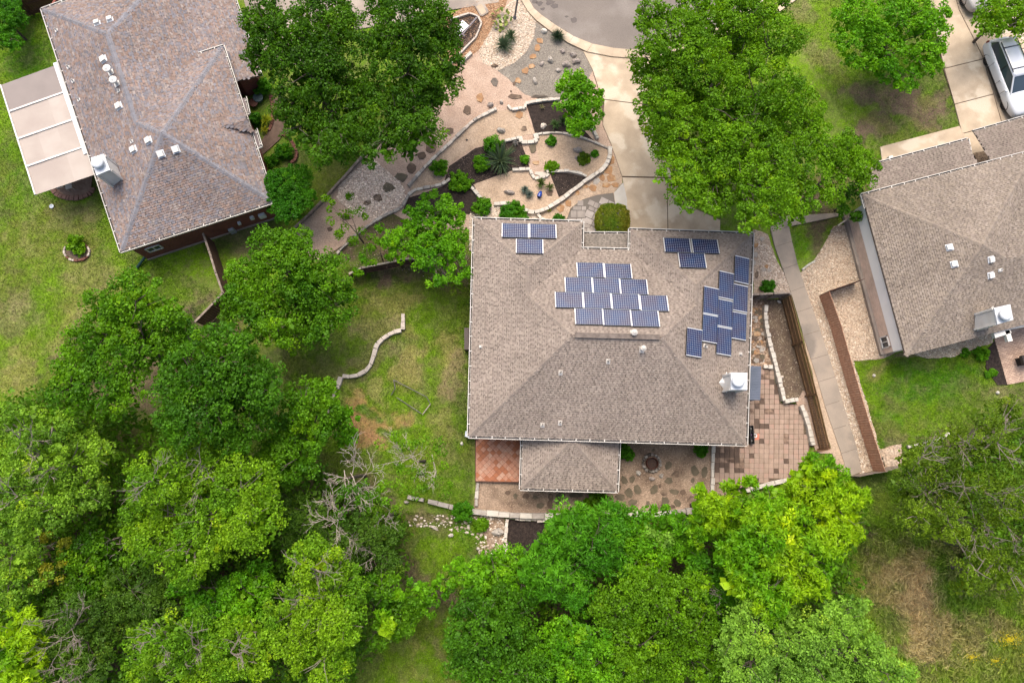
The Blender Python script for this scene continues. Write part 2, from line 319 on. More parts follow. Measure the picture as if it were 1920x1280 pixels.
def axis(lo, hi, st):
    a = list(np.arange(lo, hi+1e-6, st)); s = st
    while a[-1] < 600: s *= 1.35; a.append(a[-1]+s)
    s = st
    while a[0] > -600: s *= 1.35; a.insert(0, a[0]-s)
    return np.array(a)
gx = axis(-36, 38, .15); gy = axis(-18, 38, .15)
GX, GY = np.meshgrid(gx, gy, indexing='ij'); nx, ny = GX.shape
gz = (fbm(GX, GY, .9, 55)-.5)*.05-.035
idx = np.arange(nx*ny).reshape(nx, ny)
FF = np.stack([idx[:-1, :-1], idx[1:, :-1], idx[1:, 1:], idx[:-1, 1:]], -1).reshape(-1, 4)
gm = bpy.data.meshes.new('ground'); gm.vertices.add(nx*ny)
gm.vertices.foreach_set('co', np.stack([GX, GY, gz], -1).astype(np.float32).ravel())
gm.loops.add(FF.size); gm.loops.foreach_set('vertex_index', FF.ravel().astype(np.int32))
gm.polygons.add(len(FF)); gm.polygons.foreach_set('loop_start', np.arange(0, FF.size, 4, dtype=np.int32)); gm.polygons.foreach_set('loop_total', np.full(len(FF), 4, np.int32))
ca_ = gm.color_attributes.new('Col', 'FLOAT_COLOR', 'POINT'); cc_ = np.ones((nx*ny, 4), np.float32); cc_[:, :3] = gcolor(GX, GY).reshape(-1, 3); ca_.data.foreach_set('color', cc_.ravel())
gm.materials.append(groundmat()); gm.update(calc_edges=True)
tag(link('ground', gm), kind='structure')

HARD = []                        # paved outlines: no grass grows there
def sheet(name, pts, z, m, parent=None, thick=.12, kind='structure', hard=True, jit=0.0, step=.35, label=None):
    Q = W2(pts)
    if jit:
        q = []
        for i in range(len(Q)):
            a = Q[i]; b = Q[(i+1) % len(Q)]; n = max(1, int((b-a).length/step))
            for k in range(n):
                t = a.lerp(b, k/n); q.append(t+Vector((R.uniform(-jit, jit), R.uniform(-jit, jit))) if k else t)
        Q = q
    if hard: HARD.append([(q[0], q[1]) for q in Q])
    o = MB().prism(Q, z-thick, z).obj(name, m, parent)
    if parent is None: o['kind'] = kind
    if label: o['label'] = label
    return o
def slabs(parent, name, polys, z, m, gap=.012, th=.1):
    for p in polys:
        Q = ccw(W2(p)); c = sum((Vector(q) for q in Q), Vector((0, 0)))/len(Q); n = len(Q); q2 = []
        for i in range(n):                     # inset every edge by the joint
            a, b, d = Q[i-1], Q[i], Q[(i+1) % n]
            e1 = (b-a).normalized(); e2 = (d-b).normalized(); n1 = Vector((-e1.y, e1.x)); n2 = Vector((-e2.y, e2.x))
            k = n1+n2; k = k/max(.3, k.dot(n1)) if k.length > .1 else n1
            q2.append(b+k*gap)
        HARD.append([(q[0], q[1]) for q in Q])
        MB().prism(q2, z-th, z+R.uniform(-.003, .003)).obj(name, m if not isinstance(m, list) else R.choice(m), parent)

# street, kerb, drives
asp = sheet('street', [(986, -8), (1001, 18), (1016, 31), (1040, 48), (1075, 70), (1110, 84), (1150, 92), (1185, 95), (1230, 92), (1290, 80), (1350, 52), (1395, 20), (1420, -10), (1500, -200), (930, -200)], .03, ASPH)
for i, (a, b, r) in enumerate([(1075, 39, 7), (1062, 32, 3), (1040, 12, 6), (1030, 4, 8), (1012, 8, 6), (1018, 18, 4), (1002, 4, 7), (1090, 78, 3), (1060, 60, 3), (1033, 42, 3)]):
    q = [(a+r*R.uniform(.6, 1.5)*math.cos(t*.63), b+r*R.uniform(.5, 1.0)*math.sin(t*.63)) for t in range(10)]
    sheet('oil_stain', q, .034, STAIN, asp, thick=.003, hard=False)
kerb_in = [(986, -8), (1001, 18), (1016, 31), (1040, 48), (1075, 70), (1110, 84), (1150, 92), (1185, 95), (1230, 92), (1290, 80), (1350, 52), (1395, 20), (1420, -10)]
kerb_out = [(971, -8), (990, 24), (1005, 40), (1031, 60), (1066, 83), (1100, 99), (1146, 108), (1185, 111), (1236, 108), (1300, 94), (1363, 64), (1412, 28), (1440, -10)]
kb = sheet('kerb', kerb_in+kerb_out[::-1], .05, CONC)
for i in range(0, len(kerb_in)-1):
    p = [kerb_in[i], kerb_in[i+1], kerb_out[i+1], kerb_out[i]]
    slabs(kb, 'kerb_stone', [p], .13, CONC, .008, .085)
drv = sheet('driveway', [(1093, 96), (1146, 106), (1240, 106), (1214, 198), (1240, 285), (1262, 333), (1290, 385), (1350, 412), (1350, 470), (1178, 470), (1175, 372), (1166, 331), (1145, 270), (1130, 235), (1125, 180), (1110, 130)], .035, SOIL)
slabs(drv, 'slab', [[(1093, 97), (1146, 107), (1238, 107), (1212, 197), (1187, 194), (1133, 187), (1126, 180), (1111, 132)],
 [(1133, 188), (1187, 195), (1233, 281), (1250, 333), (1166, 331), (1145, 270), (1130, 235)], [(1188, 195), (1213, 198), (1240, 285), (1262, 334), (1251, 333), (1234, 281)],
 [(1166, 333), (1250, 335), (1252, 470), (1178, 470), (1175, 374)], [(1251, 335), (1263, 335), (1290, 386), (1350, 413), (1350, 470), (1253, 470)]], .06, CONC)
sheet('path', [(1151, 362), (1168, 343), (1176, 374), (1179, 470), (1160, 470), (1154, 388)], .055, mat('pale_concrete', (.52, .49, .44), .8, (.46, .43, .38), 2))
rd = sheet('driveway', [(1728, -60), (1762, 95), (1768, 130), (1788, 190), (1803, 245), (1815, 280), (1826, 300), (1980, 260), (1980, -60)], .035, SOIL)
slabs(rd, 'slab', [[(1728, -60), (1775, -60), (1797, 20), (1843, 111), (1770, 129), (1762, 95)], [(1770, 130), (1843, 112), (1862, 177), (1789, 196)], [(1789, 197), (1862, 178), (1877, 232), (1803, 251)],
 [(1803, 252), (1877, 233), (1890, 275), (1816, 290)], [(1776, -60), (1980, -60), (1980, 75), (1844, 111), (1798, 20)], [(1844, 112), (1980, 76), (1980, 200), (1878, 232)]], .06, CONC)
sheet('path', [(1650, 276), (1798, 237), (1813, 264), (1830, 300), (1657, 330)], .05, CONC)
sheet('path', [(1453, 22), (1480, -12), (1510, -12), (1462, 22)], .05, CONC)
sheet('path', [(440, -60), (900, -60), (940, -30), (935, 5), (840, 20), (820, 32), (640, 60), (600, 130), (500, 112), (470, 45)], .03, CONCG)
# trail between the fences
TL = [(1438, 400), (1455, 470), (1475, 520), (1490, 570), (1510, 640), (1530, 700), (1550, 770), (1575, 840), (1590, 890)]
TR = [(1474, 400), (1490, 480), (1513, 550), (1543, 635), (1558, 680), (1583, 765), (1602, 825), (1613, 865), (1616, 892)]
tr = sheet('path', [(1438, 396)]+TL[1:]+[(1603, 897)]+TR[::-1], .03, SOIL)
def at_y(L, y):
    for a, b in zip(L, L[1:]):
        if a[1] <= y <= b[1]: return a[0]+(b[0]-a[0])*(y-a[1])/(b[1]-a[1])
    return L[-1][0]
ys = [402, 430, 458, 500, 542, 581, 624, 669, 711, 755, 800, 845, 889]
for a, b in zip(ys, ys[1:]):
    slabs(tr, 'slab', [[(at_y(TL, a), a+5), (at_y(TR, a-5), a-5), (at_y(TR, b-5), b-5), (at_y(TL, b), b+5)]], .06, CONCT, .01)

# ---------------------------------------------------------------- gravel and mulch beds
sheet('gravel_bed', [(845, 150), (862, 128), (885, 100), (905, 60), (945, 0), (975, 0), (1030, 60), (1098, 98), (1113, 135), (1128, 190), (1134, 240), (1147, 272), (1167, 333), (1152, 362), (1154, 388), (1160, 470), (890, 470), (880, 430), (800, 430), (735, 400), (680, 432), (600, 490), (540, 450), (580, 405), (615, 370), (655, 325), (690, 290), (760, 245)], .012, PINKG, jit=.04)
sheet('gravel_bed', [(1005, 42), (1060, 80), (1095, 98), (1112, 132), (1095, 165), (1083, 190), (1040, 190), (1012, 187), (985, 178), (960, 155), (933, 133), (965, 118), (985, 100), (1000, 72)], .018, GREYG, jit=.05)
sheet('gravel_bed', [(940, 20), (972, -6), (1005, 42), (1000, 72), (985, 100), (965, 118), (932, 133), (905, 118), (898, 95), (918, 62)], .02, mat('pale_pebble_bed', (.46, .36, .27), .95, (.56, .47, .37), 2.5, speck=.45, sscale=9, bump=.6), jit=.05)
sheet('gravel_bed', [(828, 38), (850, 24), (905, -5), (955, -10), (945, 20), (918, 62), (898, 95), (875, 112), (855, 128), (842, 140), (838, 70)], .016, CHIP, jit=.05)
sheet('gravel_bed', [(768, 352), (850, 265), (890, 228), (930, 208), (983, 205), (1003, 250), (950, 262), (892, 275), (842, 308), (828, 346), (772, 366)], .026, TANG)
sheet('gravel_bed', [(1003, 253), (1060, 252), (1105, 264), (1140, 280), (1139, 300), (1128, 316), (1100, 331), (1030, 318), (1010, 300)], .026, TANG)
sheet('gravel_bed', [(888, 346), (960, 322), (994, 320), (1006, 345), (1050, 372), (1020, 391), (998, 397), (960, 392), (928, 382), (905, 375)], .026, TANG)
sheet('gravel_bed', [(640, 335), (700, 300), (750, 340), (765, 372), (755, 388), (735, 398), (700, 416), (660, 400), (630, 370)], .018, mat('river_pebble_bed', (.50, .38, .29), .95, (.64, .53, .43), 2.5, speck=.45, sscale=9, bump=.6), jit=.08)
sheet('gravel_bed', [(880, 400), (925, 385), (960, 392), (1000, 400), (1018, 418), (1020, 470), (880, 470)], .028, mat('house_pebble_bed', (.5, .4, .3), .95, (.62, .54, .45), 3, speck=.4, sscale=9, bump=.6), jit=.05)
sheet('mulch_bed', [(845, 39), (887, 27), (903, 41), (892, 72), (870, 92), (850, 85), (840, 60)], .03, mat('brown_mulch', (.05, .034, .028), .95, (.1, .07, .055), 6, speck=.5, sscale=14, bump=.8), jit=.02)
sheet('mulch_bed', [(987, 197), (1045, 190), (1080, 230), (1115, 265), (1070, 251), (1003, 249)], .034, MULCH, jit=.02)
sheet('mulch_bed', [(755, 397), (765, 372), (830, 350), (842, 312), (892, 278), (945, 264), (976, 262), (994, 318), (960, 320), (887, 346), (905, 376), (880, 402), (800, 398)], .034, MULCH, jit=.02)
sheet('mulch_bed', [(1031, 325), (1062, 325), (1100, 333), (1075, 352), (1048, 370)], .034, MULCH, jit=.02)
sheet('mulch_bed', [(950, 972), (1022, 978), (1010, 1030), (990, 1060), (952, 1045)], .03, MULCH, jit=.05)
# sandstone strip and pavers at the door
sheet('path', [(1008, 404), (1045, 388), (1077, 364), (1107, 342), (1132, 322), (1141, 300), (1147, 285), (1166, 332), (1167, 343), (1150, 362), (1120, 365), (1090, 375), (1072, 390), (1060, 415), (1055, 470), (1022, 470)], .03, TANG)
# rear yard
rg = sheet('gravel_bed', [(892, 900), (978, 900), (978, 800), (1345, 820), (1337, 905), (1397, 920), (1345, 952), (1280, 958), (1150, 962), (1060, 964), (940, 960), (888, 953)], .02, YARDG, jit=.03)
sheet('gravel_bed', [(1395, 560), (1432, 562), (1440, 640), (1452, 690), (1430, 700), (1340, 700), (1340, 560)], .02, mat('rock_rubble_bed', (.3, .2, .13), .95, (.16, .11, .075), 1.5, speck=.4, sscale=8, bump=.9, c3=(.42, .31, .22), scale3=1.2), jit=.03)
sheet('mulch_bed', [(1432, 562), (1478, 560), (1545, 835), (1522, 838), (1500, 756), (1466, 752), (1452, 690), (1438, 640)], .018, SOIL, jit=.03)
sheet('gravel_bed', [(1492, 752), (1505, 732), (1520, 738), (1560, 850), (1530, 850), (1515, 800)], .024, PINKG, jit=.04)
sheet('gravel_bed', [(1484, 548), (1500, 610), (1530, 730), (1559, 846), (1570, 880), (1592, 892), (1576, 840), (1551, 770), (1531, 700), (1511, 640), (1491, 570), (1483, 548)], .022, TANG, jit=.03)
sheet('gravel_bed', [(1412, 430), (1440, 440), (1450, 470), (1472, 520), (1483, 548), (1412, 552)], .018, mat('side_pebble_bed', (.36, .27, .2), .95, (.46, .37, .29), 3, speck=.4, sscale=9, bump=.6), jit=.05)
RB = mat('beige_pebble_bed', (.40, .29, .2), .95, (.5, .4, .3), 3, speck=.45, sscale=9, bump=.6)
sheet('gravel_bed', [(1500, 512), (1522, 495), (1543, 462), (1562, 425), (1600, 420), (1680, 660), (1655, 672), (1600, 676), (1620, 740), (1660, 880), (1612, 890), (1600, 830), (1560, 690), (1530, 600)], .018, RB, jit=.06)
sheet('gravel_bed', [(1700, 660), (1860, 620), (1862, 642), (1830, 652), (1790, 668), (1740, 672)], .018, RB, jit=.06)
sheet('gravel_bed', [(1648, 842), (1690, 832), (1695, 868), (1660, 884)], .018, RB, jit=.06)
sheet('mulch_bed', [(1852, 655), (1864, 640), (1890, 722), (1870, 722), (1848, 690)], .03, MULCH, jit=.03)
sheet('gravel_bed', [(885, 966), (945, 968), (947, 1030), (925, 1050), (912, 1010), (900, 985)], .01, mat('rubble_bed', (.22, .15, .1), .95, (.34, .26, .19), 3, speck=.5, sscale=8, bump=.8), jit=.1)
sheet('mulch_bed', [(1820, 240), (1832, 240), (1862, 305), (1826, 312)], .05, mat('leaf_litter', (.16, .11, .075), .95, (.25, .18, .12), 6, speck=.4, sscale=12), jit=.02)

# loose stones lying on the beds (nobody could count them)
def stones(name, poly, n, rmin, rmax, c0, c1, z=.02, parent=None, power=2.0):
    Q = W2(poly); X0 = min(q[0] for q in Q); X1 = max(q[0] for q in Q); Y0 = min(q[1] for q in Q); Y1 = max(q[1] for q in Q)
    X = rng.uniform(X0, X1, n*3); Y = rng.uniform(Y0, Y1, n*3); k = pip(X, Y, Q); X = X[k][:n]; Y = Y[k][:n]; n = len(X)
    r = rmin+(rmax-rmin)*rng.random(n)**power; a = rng.uniform(0, 6.28, n)
    base = np.array([(1, 0, .1), (.3, .75, .15), (-.8, .45, .05), (-.7, -.6, .12), (.35, -.8, .08)], float); top = np.array((.05, 0, .62))
    ca = np.cos(a)[:, None]; sa = np.sin(a)[:, None]
    bj = base[None]*(1+.5*(rng.random((n, 5, 3))-.5))
    bx = (bj[..., 0]*ca-bj[..., 1]*sa)*r[:, None]; by = (bj[..., 0]*sa+bj[..., 1]*ca)*r[:, None]*.8; bz = bj[..., 2]*r[:, None]
    B = np.stack([bx+X[:, None], by+Y[:, None], bz+z], -1); T = np.stack([X+r*.1*rng.standard_normal(n), Y+r*.1*rng.standard_normal(n), z+r*.62], -1)
    tris = np.concatenate([np.stack([B[:, i], B[:, (i+1) % 5], T], 1) for i in range(5)], 0)
    t = rng.random((n, 1)); cl = np.array(c0)*(1-t)+np.array(c1)*t; cl = cl*(.6+.42*rng.random((n, 1)))
    cols = np.tile(np.repeat(cl, 3, 0).reshape(n, 3, 3), (5, 1, 1)).reshape(-1, 3)
    o = link(name, fastmesh(name, tris.reshape(-1, 3), 3, PEBB, cols), parent); tag(o, kind='stuff'); return o
def loose(label, poly, n, rmin, rmax, c0, c1, z=.02, cat='gravel'):
    tag(stones('loose_'+cat, poly, n, rmin, rmax, c0, c1, z), label, cat)
loose('pale beige river pebbles strewn along the house with the white fascia', [(1500, 512), (1522, 495), (1543, 462), (1562, 425), (1600, 420), (1680, 660), (1655, 672), (1600, 676), (1620, 740), (1660, 880), (1612, 890), (1600, 830), (1560, 690), (1530, 600)], 11000, .025, .075, (.34, .24, .16), (.68, .58, .45))
loose('round pale pebbles among the cactus by the street kerb', [(940, 20), (972, -6), (1005, 42), (1000, 72), (985, 100), (965, 118), (932, 133), (905, 118), (898, 95), (918, 62)], 2600, .025, .08, (.42, .3, .2), (.75, .66, .54))
loose('reddish river pebbles by the slope west of the black mulch', [(640, 335), (700, 300), (750, 340), (765, 372), (755, 388), (735, 398), (700, 416), (660, 400), (630, 370)], 3200, .025, .085, (.5, .36, .28), (1.0, .86, .72))
loose('orange brown stone chips between the tree and the kerb', [(828, 38), (850, 24), (905, -5), (955, -10), (945, 20), (918, 62), (898, 95), (875, 112), (855, 128), (842, 140), (838, 70)], 2200, .02, .06, (.25, .12, .06), (.62, .42, .27))
loose('pebbles hugging the north wall of the solar house', [(880, 400), (925, 385), (960, 392), (1000, 400), (1018, 418), (1020, 450), (880, 450)], 1300, .03, .09, (.5, .38, .28), (.78, .7, .58), .03)
loose('pebbles between the solar house and the trail', [(1418, 450), (1440, 460), (1450, 480), (1472, 520), (1483, 546), (1430, 548)], 1300, .03, .09, (.36, .27, .2), (.7, .6, .5))
loose('grey gravel flecks by the round kerb corner', [(1005, 42), (1060, 80), (1095, 98), (1112, 132), (1095, 165), (1083, 190), (1040, 190), (1012, 187), (985, 178), (960, 155), (933, 133), (965, 118), (985, 100), (1000, 72)], 2600, .015, .04, (.15, .13, .11), (.42, .38, .33), .02)
loose('broken limestone rubble below the rear garden wall', [(885, 966), (945, 968), (947, 1045), (905, 1050), (880, 1000), (830, 990), (760, 985), (780, 965)], 420, .02, .13, (.35, .27, .2), (.78, .7, .6), .0, 'rubble')
loose('pale chippings beside the trail and the low brown fence', [(1520, 590), (1545, 640), (1600, 850), (1614, 890), (1625, 885), (1590, 740), (1545, 600)], 900, .03, .09, (.45, .36, .27), (.75, .68, .58), .02)
loose('pink gravel flecks over the front garden', [(845, 150), (870, 112), (1000, 180), (985, 196), (930, 205), (850, 262), (768, 350), (700, 300), (760, 245)], 3500, .012, .03, (.34, .22, .16), (.66, .48, .38), .014)
loose('tan gravel flecks on the three front terraces', [(768, 352), (850, 265), (890, 228), (930, 208), (983, 205), (1003, 253), (1105, 264), (1140, 280), (1128, 316), (1100, 331), (1050, 372), (1020, 391), (960, 392), (888, 346)], 4200, .012, .028, (.36, .25, .17), (.66, .5, .38), .028)
loose('tan gravel flecks round the fire pit', [(892, 905), (978, 905), (978, 920), (1158, 922), (1160, 822), (1337, 832), (1337, 905), (1345, 950), (1150, 962), (940, 960)], 4200, .012, .035, (.24, .16, .11), (.6, .46, .34), .022)
loose('gravel beside the small fenced mulch yard', [(1700, 660), (1860, 620), (1862, 642), (1830, 652), (1790, 668), (1740, 672)], 1500, .03, .08, (.38, .3, .2), (.68, .6, .46))
loose('scattered pale pebbles on the litter slope above the short wooden fence', [(600, 440), (700, 415), (880, 420), (880, 540), (700, 500), (640, 500)], 900, .015, .05, (.3, .2, .15), (.6, .5, .4), -.01)
loose('fallen twigs and pebbles in the narrow soil bed', [(1436, 566), (1478, 562), (1540, 830), (1500, 750), (1468, 748)], 900, .015, .06, (.10, .07, .05), (.45, .38, .28), .02)
loose('small rocks in the narrow fenced side bed', [(1395, 562), (1430, 562), (1440, 640), (1450, 688), (1400, 690)], 400, .04, .16, (.26, .16, .1), (.5, .38, .28))
# ---------------------------------------------------------------- stone edgings: each block its own part
def edging(label, pts, m, width=.2, h=.22, bl=.38, smooth=True, name='stone_edging', part='stone', z0=-.05, jit=.012, cat='edging'):
    L = smoothline(pts, .1) if smooth else [P(a, b) for a, b in pts]
    root = empty(name, L[0]); tag(root, label, cat, 'edgings and low walls in the yards')
    # arclength
    D = [0]
    for a, b in zip(L, L[1:]): D.append(D[-1]+(b-a).length)
    def at(s):
        s = max(0, min(D[-1], s))
        for i in range(len(D)-1):
            if D[i+1] >= s: return L[i].lerp(L[i+1], (s-D[i])/max(1e-6, D[i+1]-D[i]))
        return L[-1]
    s = 0
    while s < D[-1]-.05:
        l = min(bl*R.uniform(.7, 1.35), D[-1]-s)
        if D[-1]-s-l < .1: l = D[-1]-s
        a = at(s+.008); b = at(s+l-.008); d = (b-a); 
        if d.length < .03: s += l; continue
        t = d.normalized(); n = Vector((-t.y, t.x, 0)); ww = width*R.uniform(.85, 1.12)/2; hh = h*R.uniform(.85, 1.12); o = R.uniform(-jit, jit)
        c = .02
        base = [a-n*ww, b-n*ww, b+n*ww, a+n*ww]
        base = [q+n*o+Vector((R.uniform(-jit, jit), R.uniform(-jit, jit), 0)) for q in base]
        cen = (a+b)/2+n*o
        V = [Vector((q.x, q.y, z0)) for q in base]+[Vector((q.x, q.y, hh-c)) for q in base]+[Vector((q.x+(cen.x-q.x)*.12, q.y+(cen.y-q.y)*.12, hh+R.uniform(-.008, .008))) for q in base]
        F = [(8, 9, 10, 11)]
        for k in (0, 4): F += [(k+i, k+(i+1) % 4, k+4+(i+1) % 4, k+4+i) for i in range(4)]
        MB().add(V, F).obj(part, m if not isinstance(m, list) else R.choice(m), root)
        s += l
    return root
LM = [LIME, mat('limestone_dull', (.5, .46, .4), .85, (.58, .54, .47), 3, speck=.1, bump=.4), LIME]
edging('limestone edging along the upper west terrace, from below the big tree to the first step', [(766, 350), (800, 312), (850, 264), (890, 227), (931, 206)], [LIMEG, LM[1], TANST])
edging('small white limestone step with raised ends above the terraces', [(952, 199), (956, 208), (984, 204)], LM, smooth=False)
edging('white limestone edging on top of the upper black mulch triangle', [(984, 205), (985, 196), (1010, 191), (1050, 187)], LM, smooth=False)
edging('white limestone edging above the yucca bed', [(946, 266), (974, 260)], LM)
edging('double course limestone step beside the yucca bed', [(975, 258), (978, 270), (1008, 266), (1003, 252)], LM, .3, .2, smooth=False)
edging('limestone edging below the small round tree, running east to the driveway', [(1006, 254), (1028, 250), (1062, 252), (1100, 262), (1140, 279)], [LIMEG, LM[1], TANST], .16, .14)
edging('long curved white limestone edging around the lower terraces', [(1143, 277), (1141, 300), (1129, 319), (1105, 336), (1080, 354), (1050, 378), (1022, 394), (1003, 400), (985, 397), (960, 390)], LM, .26, .3)
edging('short white limestone row east of the round tree by the driveway', [(1110, 240), (1120, 262)], LM)
edging('limestone step frame in the middle of the terraces', [(994, 321), (1001, 336), (1030, 331), (1025, 319)], LM, .2, .2, smooth=False)
edging('limestone edging below the yucca bed', [(960, 320), (994, 319)], LM)
edging('white limestone edging above the lower black mulch triangle', [(1032, 323), (1062, 322), (1085, 326), (1100, 332)], LM, .18, .2)
edging('diagonal limestone row at the west tip of the lower terrace', [(884, 352), (902, 373)], LM)
edging('flat limestone row north of the clipped dome shrub', [(926, 384), (956, 382)], LM, .24)
edging('limestone row between door path and house pebbles', [(1007, 402), (1014, 411), (1024, 416)], LM)
edging('weathered limestone edging around the western black mulch bed', [(844, 336), (828, 347), (800, 353), (780, 357), (766, 368), (755, 388), (738, 398), (716, 408), (700, 418)], [LIMEG, LM[1]], .2, .2)
edging('thin stone line running down to the wooden fence', [(700, 418), (680, 432), (658, 450), (632, 476)], [LIMEG, TANST], .16, .14)
edging('thin stone line between the gravel path and the pebble slope', [(853, 262), (800, 312), (768, 352)], [LIMEG], .1, .12)
edging('low grey concrete wall between the neighbour lawn and the gravel slope', [(540, 440), (562, 420), (582, 403), (615, 369), (648, 332), (683, 292)], WOODG, .16, .3, 1.6, cat='low wall', name='garden_wall', part='block')
edging('pale wood framed edging of the brown mulch bed by the left tree', [(844, 39), (888, 26), (905, 41), (893, 72), (872, 93), (850, 116), (836, 130)], [LIME, TANST], .12, .2, .6, smooth=False)
edging('flat pale stones between the orange chips and the pink gravel', [(862, 122), (884, 101)], LM, .22)
edging('serpentine tan block edging across the back lawn', [(756, 589), (756.2, 604), (756, 619)], TANST, .26, .25, .42, smooth=False)
edging('curving tan block edging in the middle of the back lawn', [(753, 620), (735, 625), (712, 641), (703, 660), (698, 680), (682, 699), (662, 706), (643, 705)], TANST, .26, .25, .45)
edging('straight tan block edging running down beneath the bushes', [(640, 707), (633, 729)], TANST, .26, .25, .42)
edging('dark weathered stones continuing below the tan block edging', [(629, 732), (622, 752), (610, 785), (596, 812)], ROCK, .18, .16, .3)
edging('white block wall separating the narrow soil bed from the rock rubble', [(1432, 574), (1433, 606), (1439, 640), (1446, 668), (1455, 700), (1463, 735), (1467, 752)], LM, .26, .4, .34)
edging('short white block corner at the bottom of the soil bed', [(1467, 753), (1492, 749)], LM, .28, .4, .34)
edging('white block wall east of the square paver patio', [(1499, 760), (1506, 778), (1513, 800), (1521, 835)], LM, .26, .35, .34)
edging('three white blocks beside the blue grey shed roof', [(1429, 688), (1446, 689)], LM, .24, .3, .34)
edging('white stone strip between the fire pit gravel and the paver patio', [(1337, 832), (1336, 860), (1335, 905), (1334, 925)], LM, .22, .16, .5)
edging('white curb stones at the south edge of the paver patio', [(1395, 920), (1420, 913), (1445, 906), (1480, 898)], LM, .24, .3, .5)
edging('long grey concrete wall on the south side of the rear garden', [(885, 958), (940, 963), (1000, 966), (1060, 966), (1150, 964), (1240, 962), (1310, 954), (1350, 946)], [LIMEG, LM[1]], .34, .45, .9, cat='garden wall', name='garden_wall')
edging('broken grey concrete wall at the foot of the back lawn', [(765, 931), (795, 937)], [LIMEG], .2, .3, .5, cat='garden wall', name='garden_wall')
edging('long straight stretch of grey concrete wall left of the small round bush', [(803, 939), (825, 944), (852, 951)], [LIMEG], .3, .35, .7, cat='garden wall', name='garden_wall')
edging('narrow white stones at the west end of the rear gravel', [(896, 904), (894, 925), (893, 948)], [LM[1], LIMEG], .2, .2, .5)
edging('rough round stones bordering the creek side mulch on its west', [(951, 972), (949, 990), (948, 1010), (949, 1043)], [LIME, TANST], .22, .25, .26)
edging('rough round stones bordering the creek side mulch on its north', [(955, 968), (975, 971), (1000, 973), (1022, 975)], [LIME, TANST], .22, .25, .28, jit=.03)
edging('white stones at the foot of the dark oak by the small lawn', [(1700, 838), (1725, 832), (1760, 824), (1778, 812)], LM, .14, .16, .35, jit=.03)
edging('thin white line of stones at the lawn corner near the trail', [(1503, 506), (1518, 495), (1528, 489)], LM, .12, .12, .4)
BRK = mat('red_brick_edging', (.20, .085, .06), .85, (.14, .06, .045), 6)
edging('curved red brick edging beside the neighbour entry bed', [(508, 180), (512, 205), (511, 228), (504, 246)], BRK, .22, .12, .22, cat='brick edging', name='brick_edging', part='brick')
edging('red brick edging curling round the small green mound', [(528, 250), (546, 264), (556, 285), (554, 300), (545, 306)], BRK, .2, .12, .22, cat='brick edging', name='brick_edging', part='brick')
sheet('path', [(510, 186), (523, 184), (538, 214), (534, 248), (524, 262), (505, 280), (490, 292), (486, 270), (503, 246), (514, 226)], .025, mat('brown_path', (.15, .10, .075), .9, (.11, .075, .055), 3, speck=.3))
rb = [(145, 485, 25)]
rr = [(145+24*math.cos(t), 472+17*math.sin(t)) for t in [i*.42-.9 for i in range(12)]]
edging('ring of small bricks round the lawn shrub', rr, [BRK, TANST, ROCK], .12, .12, .2, cat='brick edging', name='brick_edging', part='brick')
sheet('mulch_bed', [(145+22*math.cos(i*.63), 470+17*math.sin(i*.63)) for i in range(10)], .02, SOIL, jit=.05)
rr = [(137+38*math.cos(t), 352+20*math.sin(t)) for t in [i*.3 for i in range(11)]]
edging('half round brick border of the small patio under the plastic roof', rr, [mat('brown_brick', (.27, .15, .11), .85, (.2, .11, .08), 6)], .3, .1, .24, cat='brick edging', name='brick_edging', part='brick')
sheet('patio', [(137+34*math.cos(i*.35), 352+17*math.sin(i*.35)) for i in range(10)]+[(100, 340), (175, 320)], .03, mat('brown_patio', (.2, .125, .09), .9, (.28, .19, .14), 4, speck=.3))

# ---------------------------------------------------------------- flagstones (parts of the beds they pave)
def flag(parent, cx, cy, w, h, m, z=.05, rot=0, n=None, name='stone', irr=.22):
    n = n or R.choice([5, 6, 7]); a0 = R.uniform(0, 6.28); pts = []
    for i in range(n):
        a = a0+2*math.pi*(i+R.uniform(-.22, .22))/n; k = R.uniform(1-irr, 1+irr)
        x = w/2*k*math.cos(a); y = h/2*k*math.sin(a); c, s = math.cos(math.radians(rot)), math.sin(math.radians(rot))
        pts.append((cx+x*c-y*s, cy+x*s+y*c))
    MB().prism(W2(pts), z-.06, z+R.uniform(0, .012)).obj(name, m, parent)
fp = sheet('path', [(860, 150), (872, 140), (1000, 60), (1004, 75), (985, 120), (1000, 160), (1000, 195), (860, 235)], .006, PINKG, hard=False)
for a in [(927, 154, 17, 17, ROCKD), (900, 184, 17, 20, RUST), (876, 206, 16, 20, BRST), (965, 182, 24, 10, BRST), (985, 134, 17, 15, RUST), (972, 152, 14, 13, RUST), (964, 157, 6, 8, BRST), (996, 125, 13, 9, RUST), (999, 107, 14, 10, RUST), (1007, 90, 12, 15, RUST), (1012, 77, 16, 11, RUST), (958, 172, 4, 4, BRST)]:
    flag(fp, *a[:4], a[4])
fp = sheet('path', [(700, 290), (860, 215), (850, 262), (760, 345), (700, 400), (640, 430), (600, 400)], .005, PINKG, hard=False)
for a in [(807, 275, 20, 24, BRST), (791, 292, 18, 15, BRST), (773, 315, 18, 19, BRST), (753, 333, 22, 19, DKST), (728, 352, 25, 19, DKST), (708, 372, 17, 15, BRST), (689, 381, 17, 9, BRST), (648, 407, 20, 14, BRST), (619, 429, 10, 9, BRST), (843, 246, 15, 12, BRST)]:
    flag(fp, *a[:4], a[4])
fp = sheet('path', [(960, 195), (990, 205), (1006, 255), (1010, 330), (1050, 372), (1035, 378), (990, 330), (975, 262)], .008, TANG, hard=False)
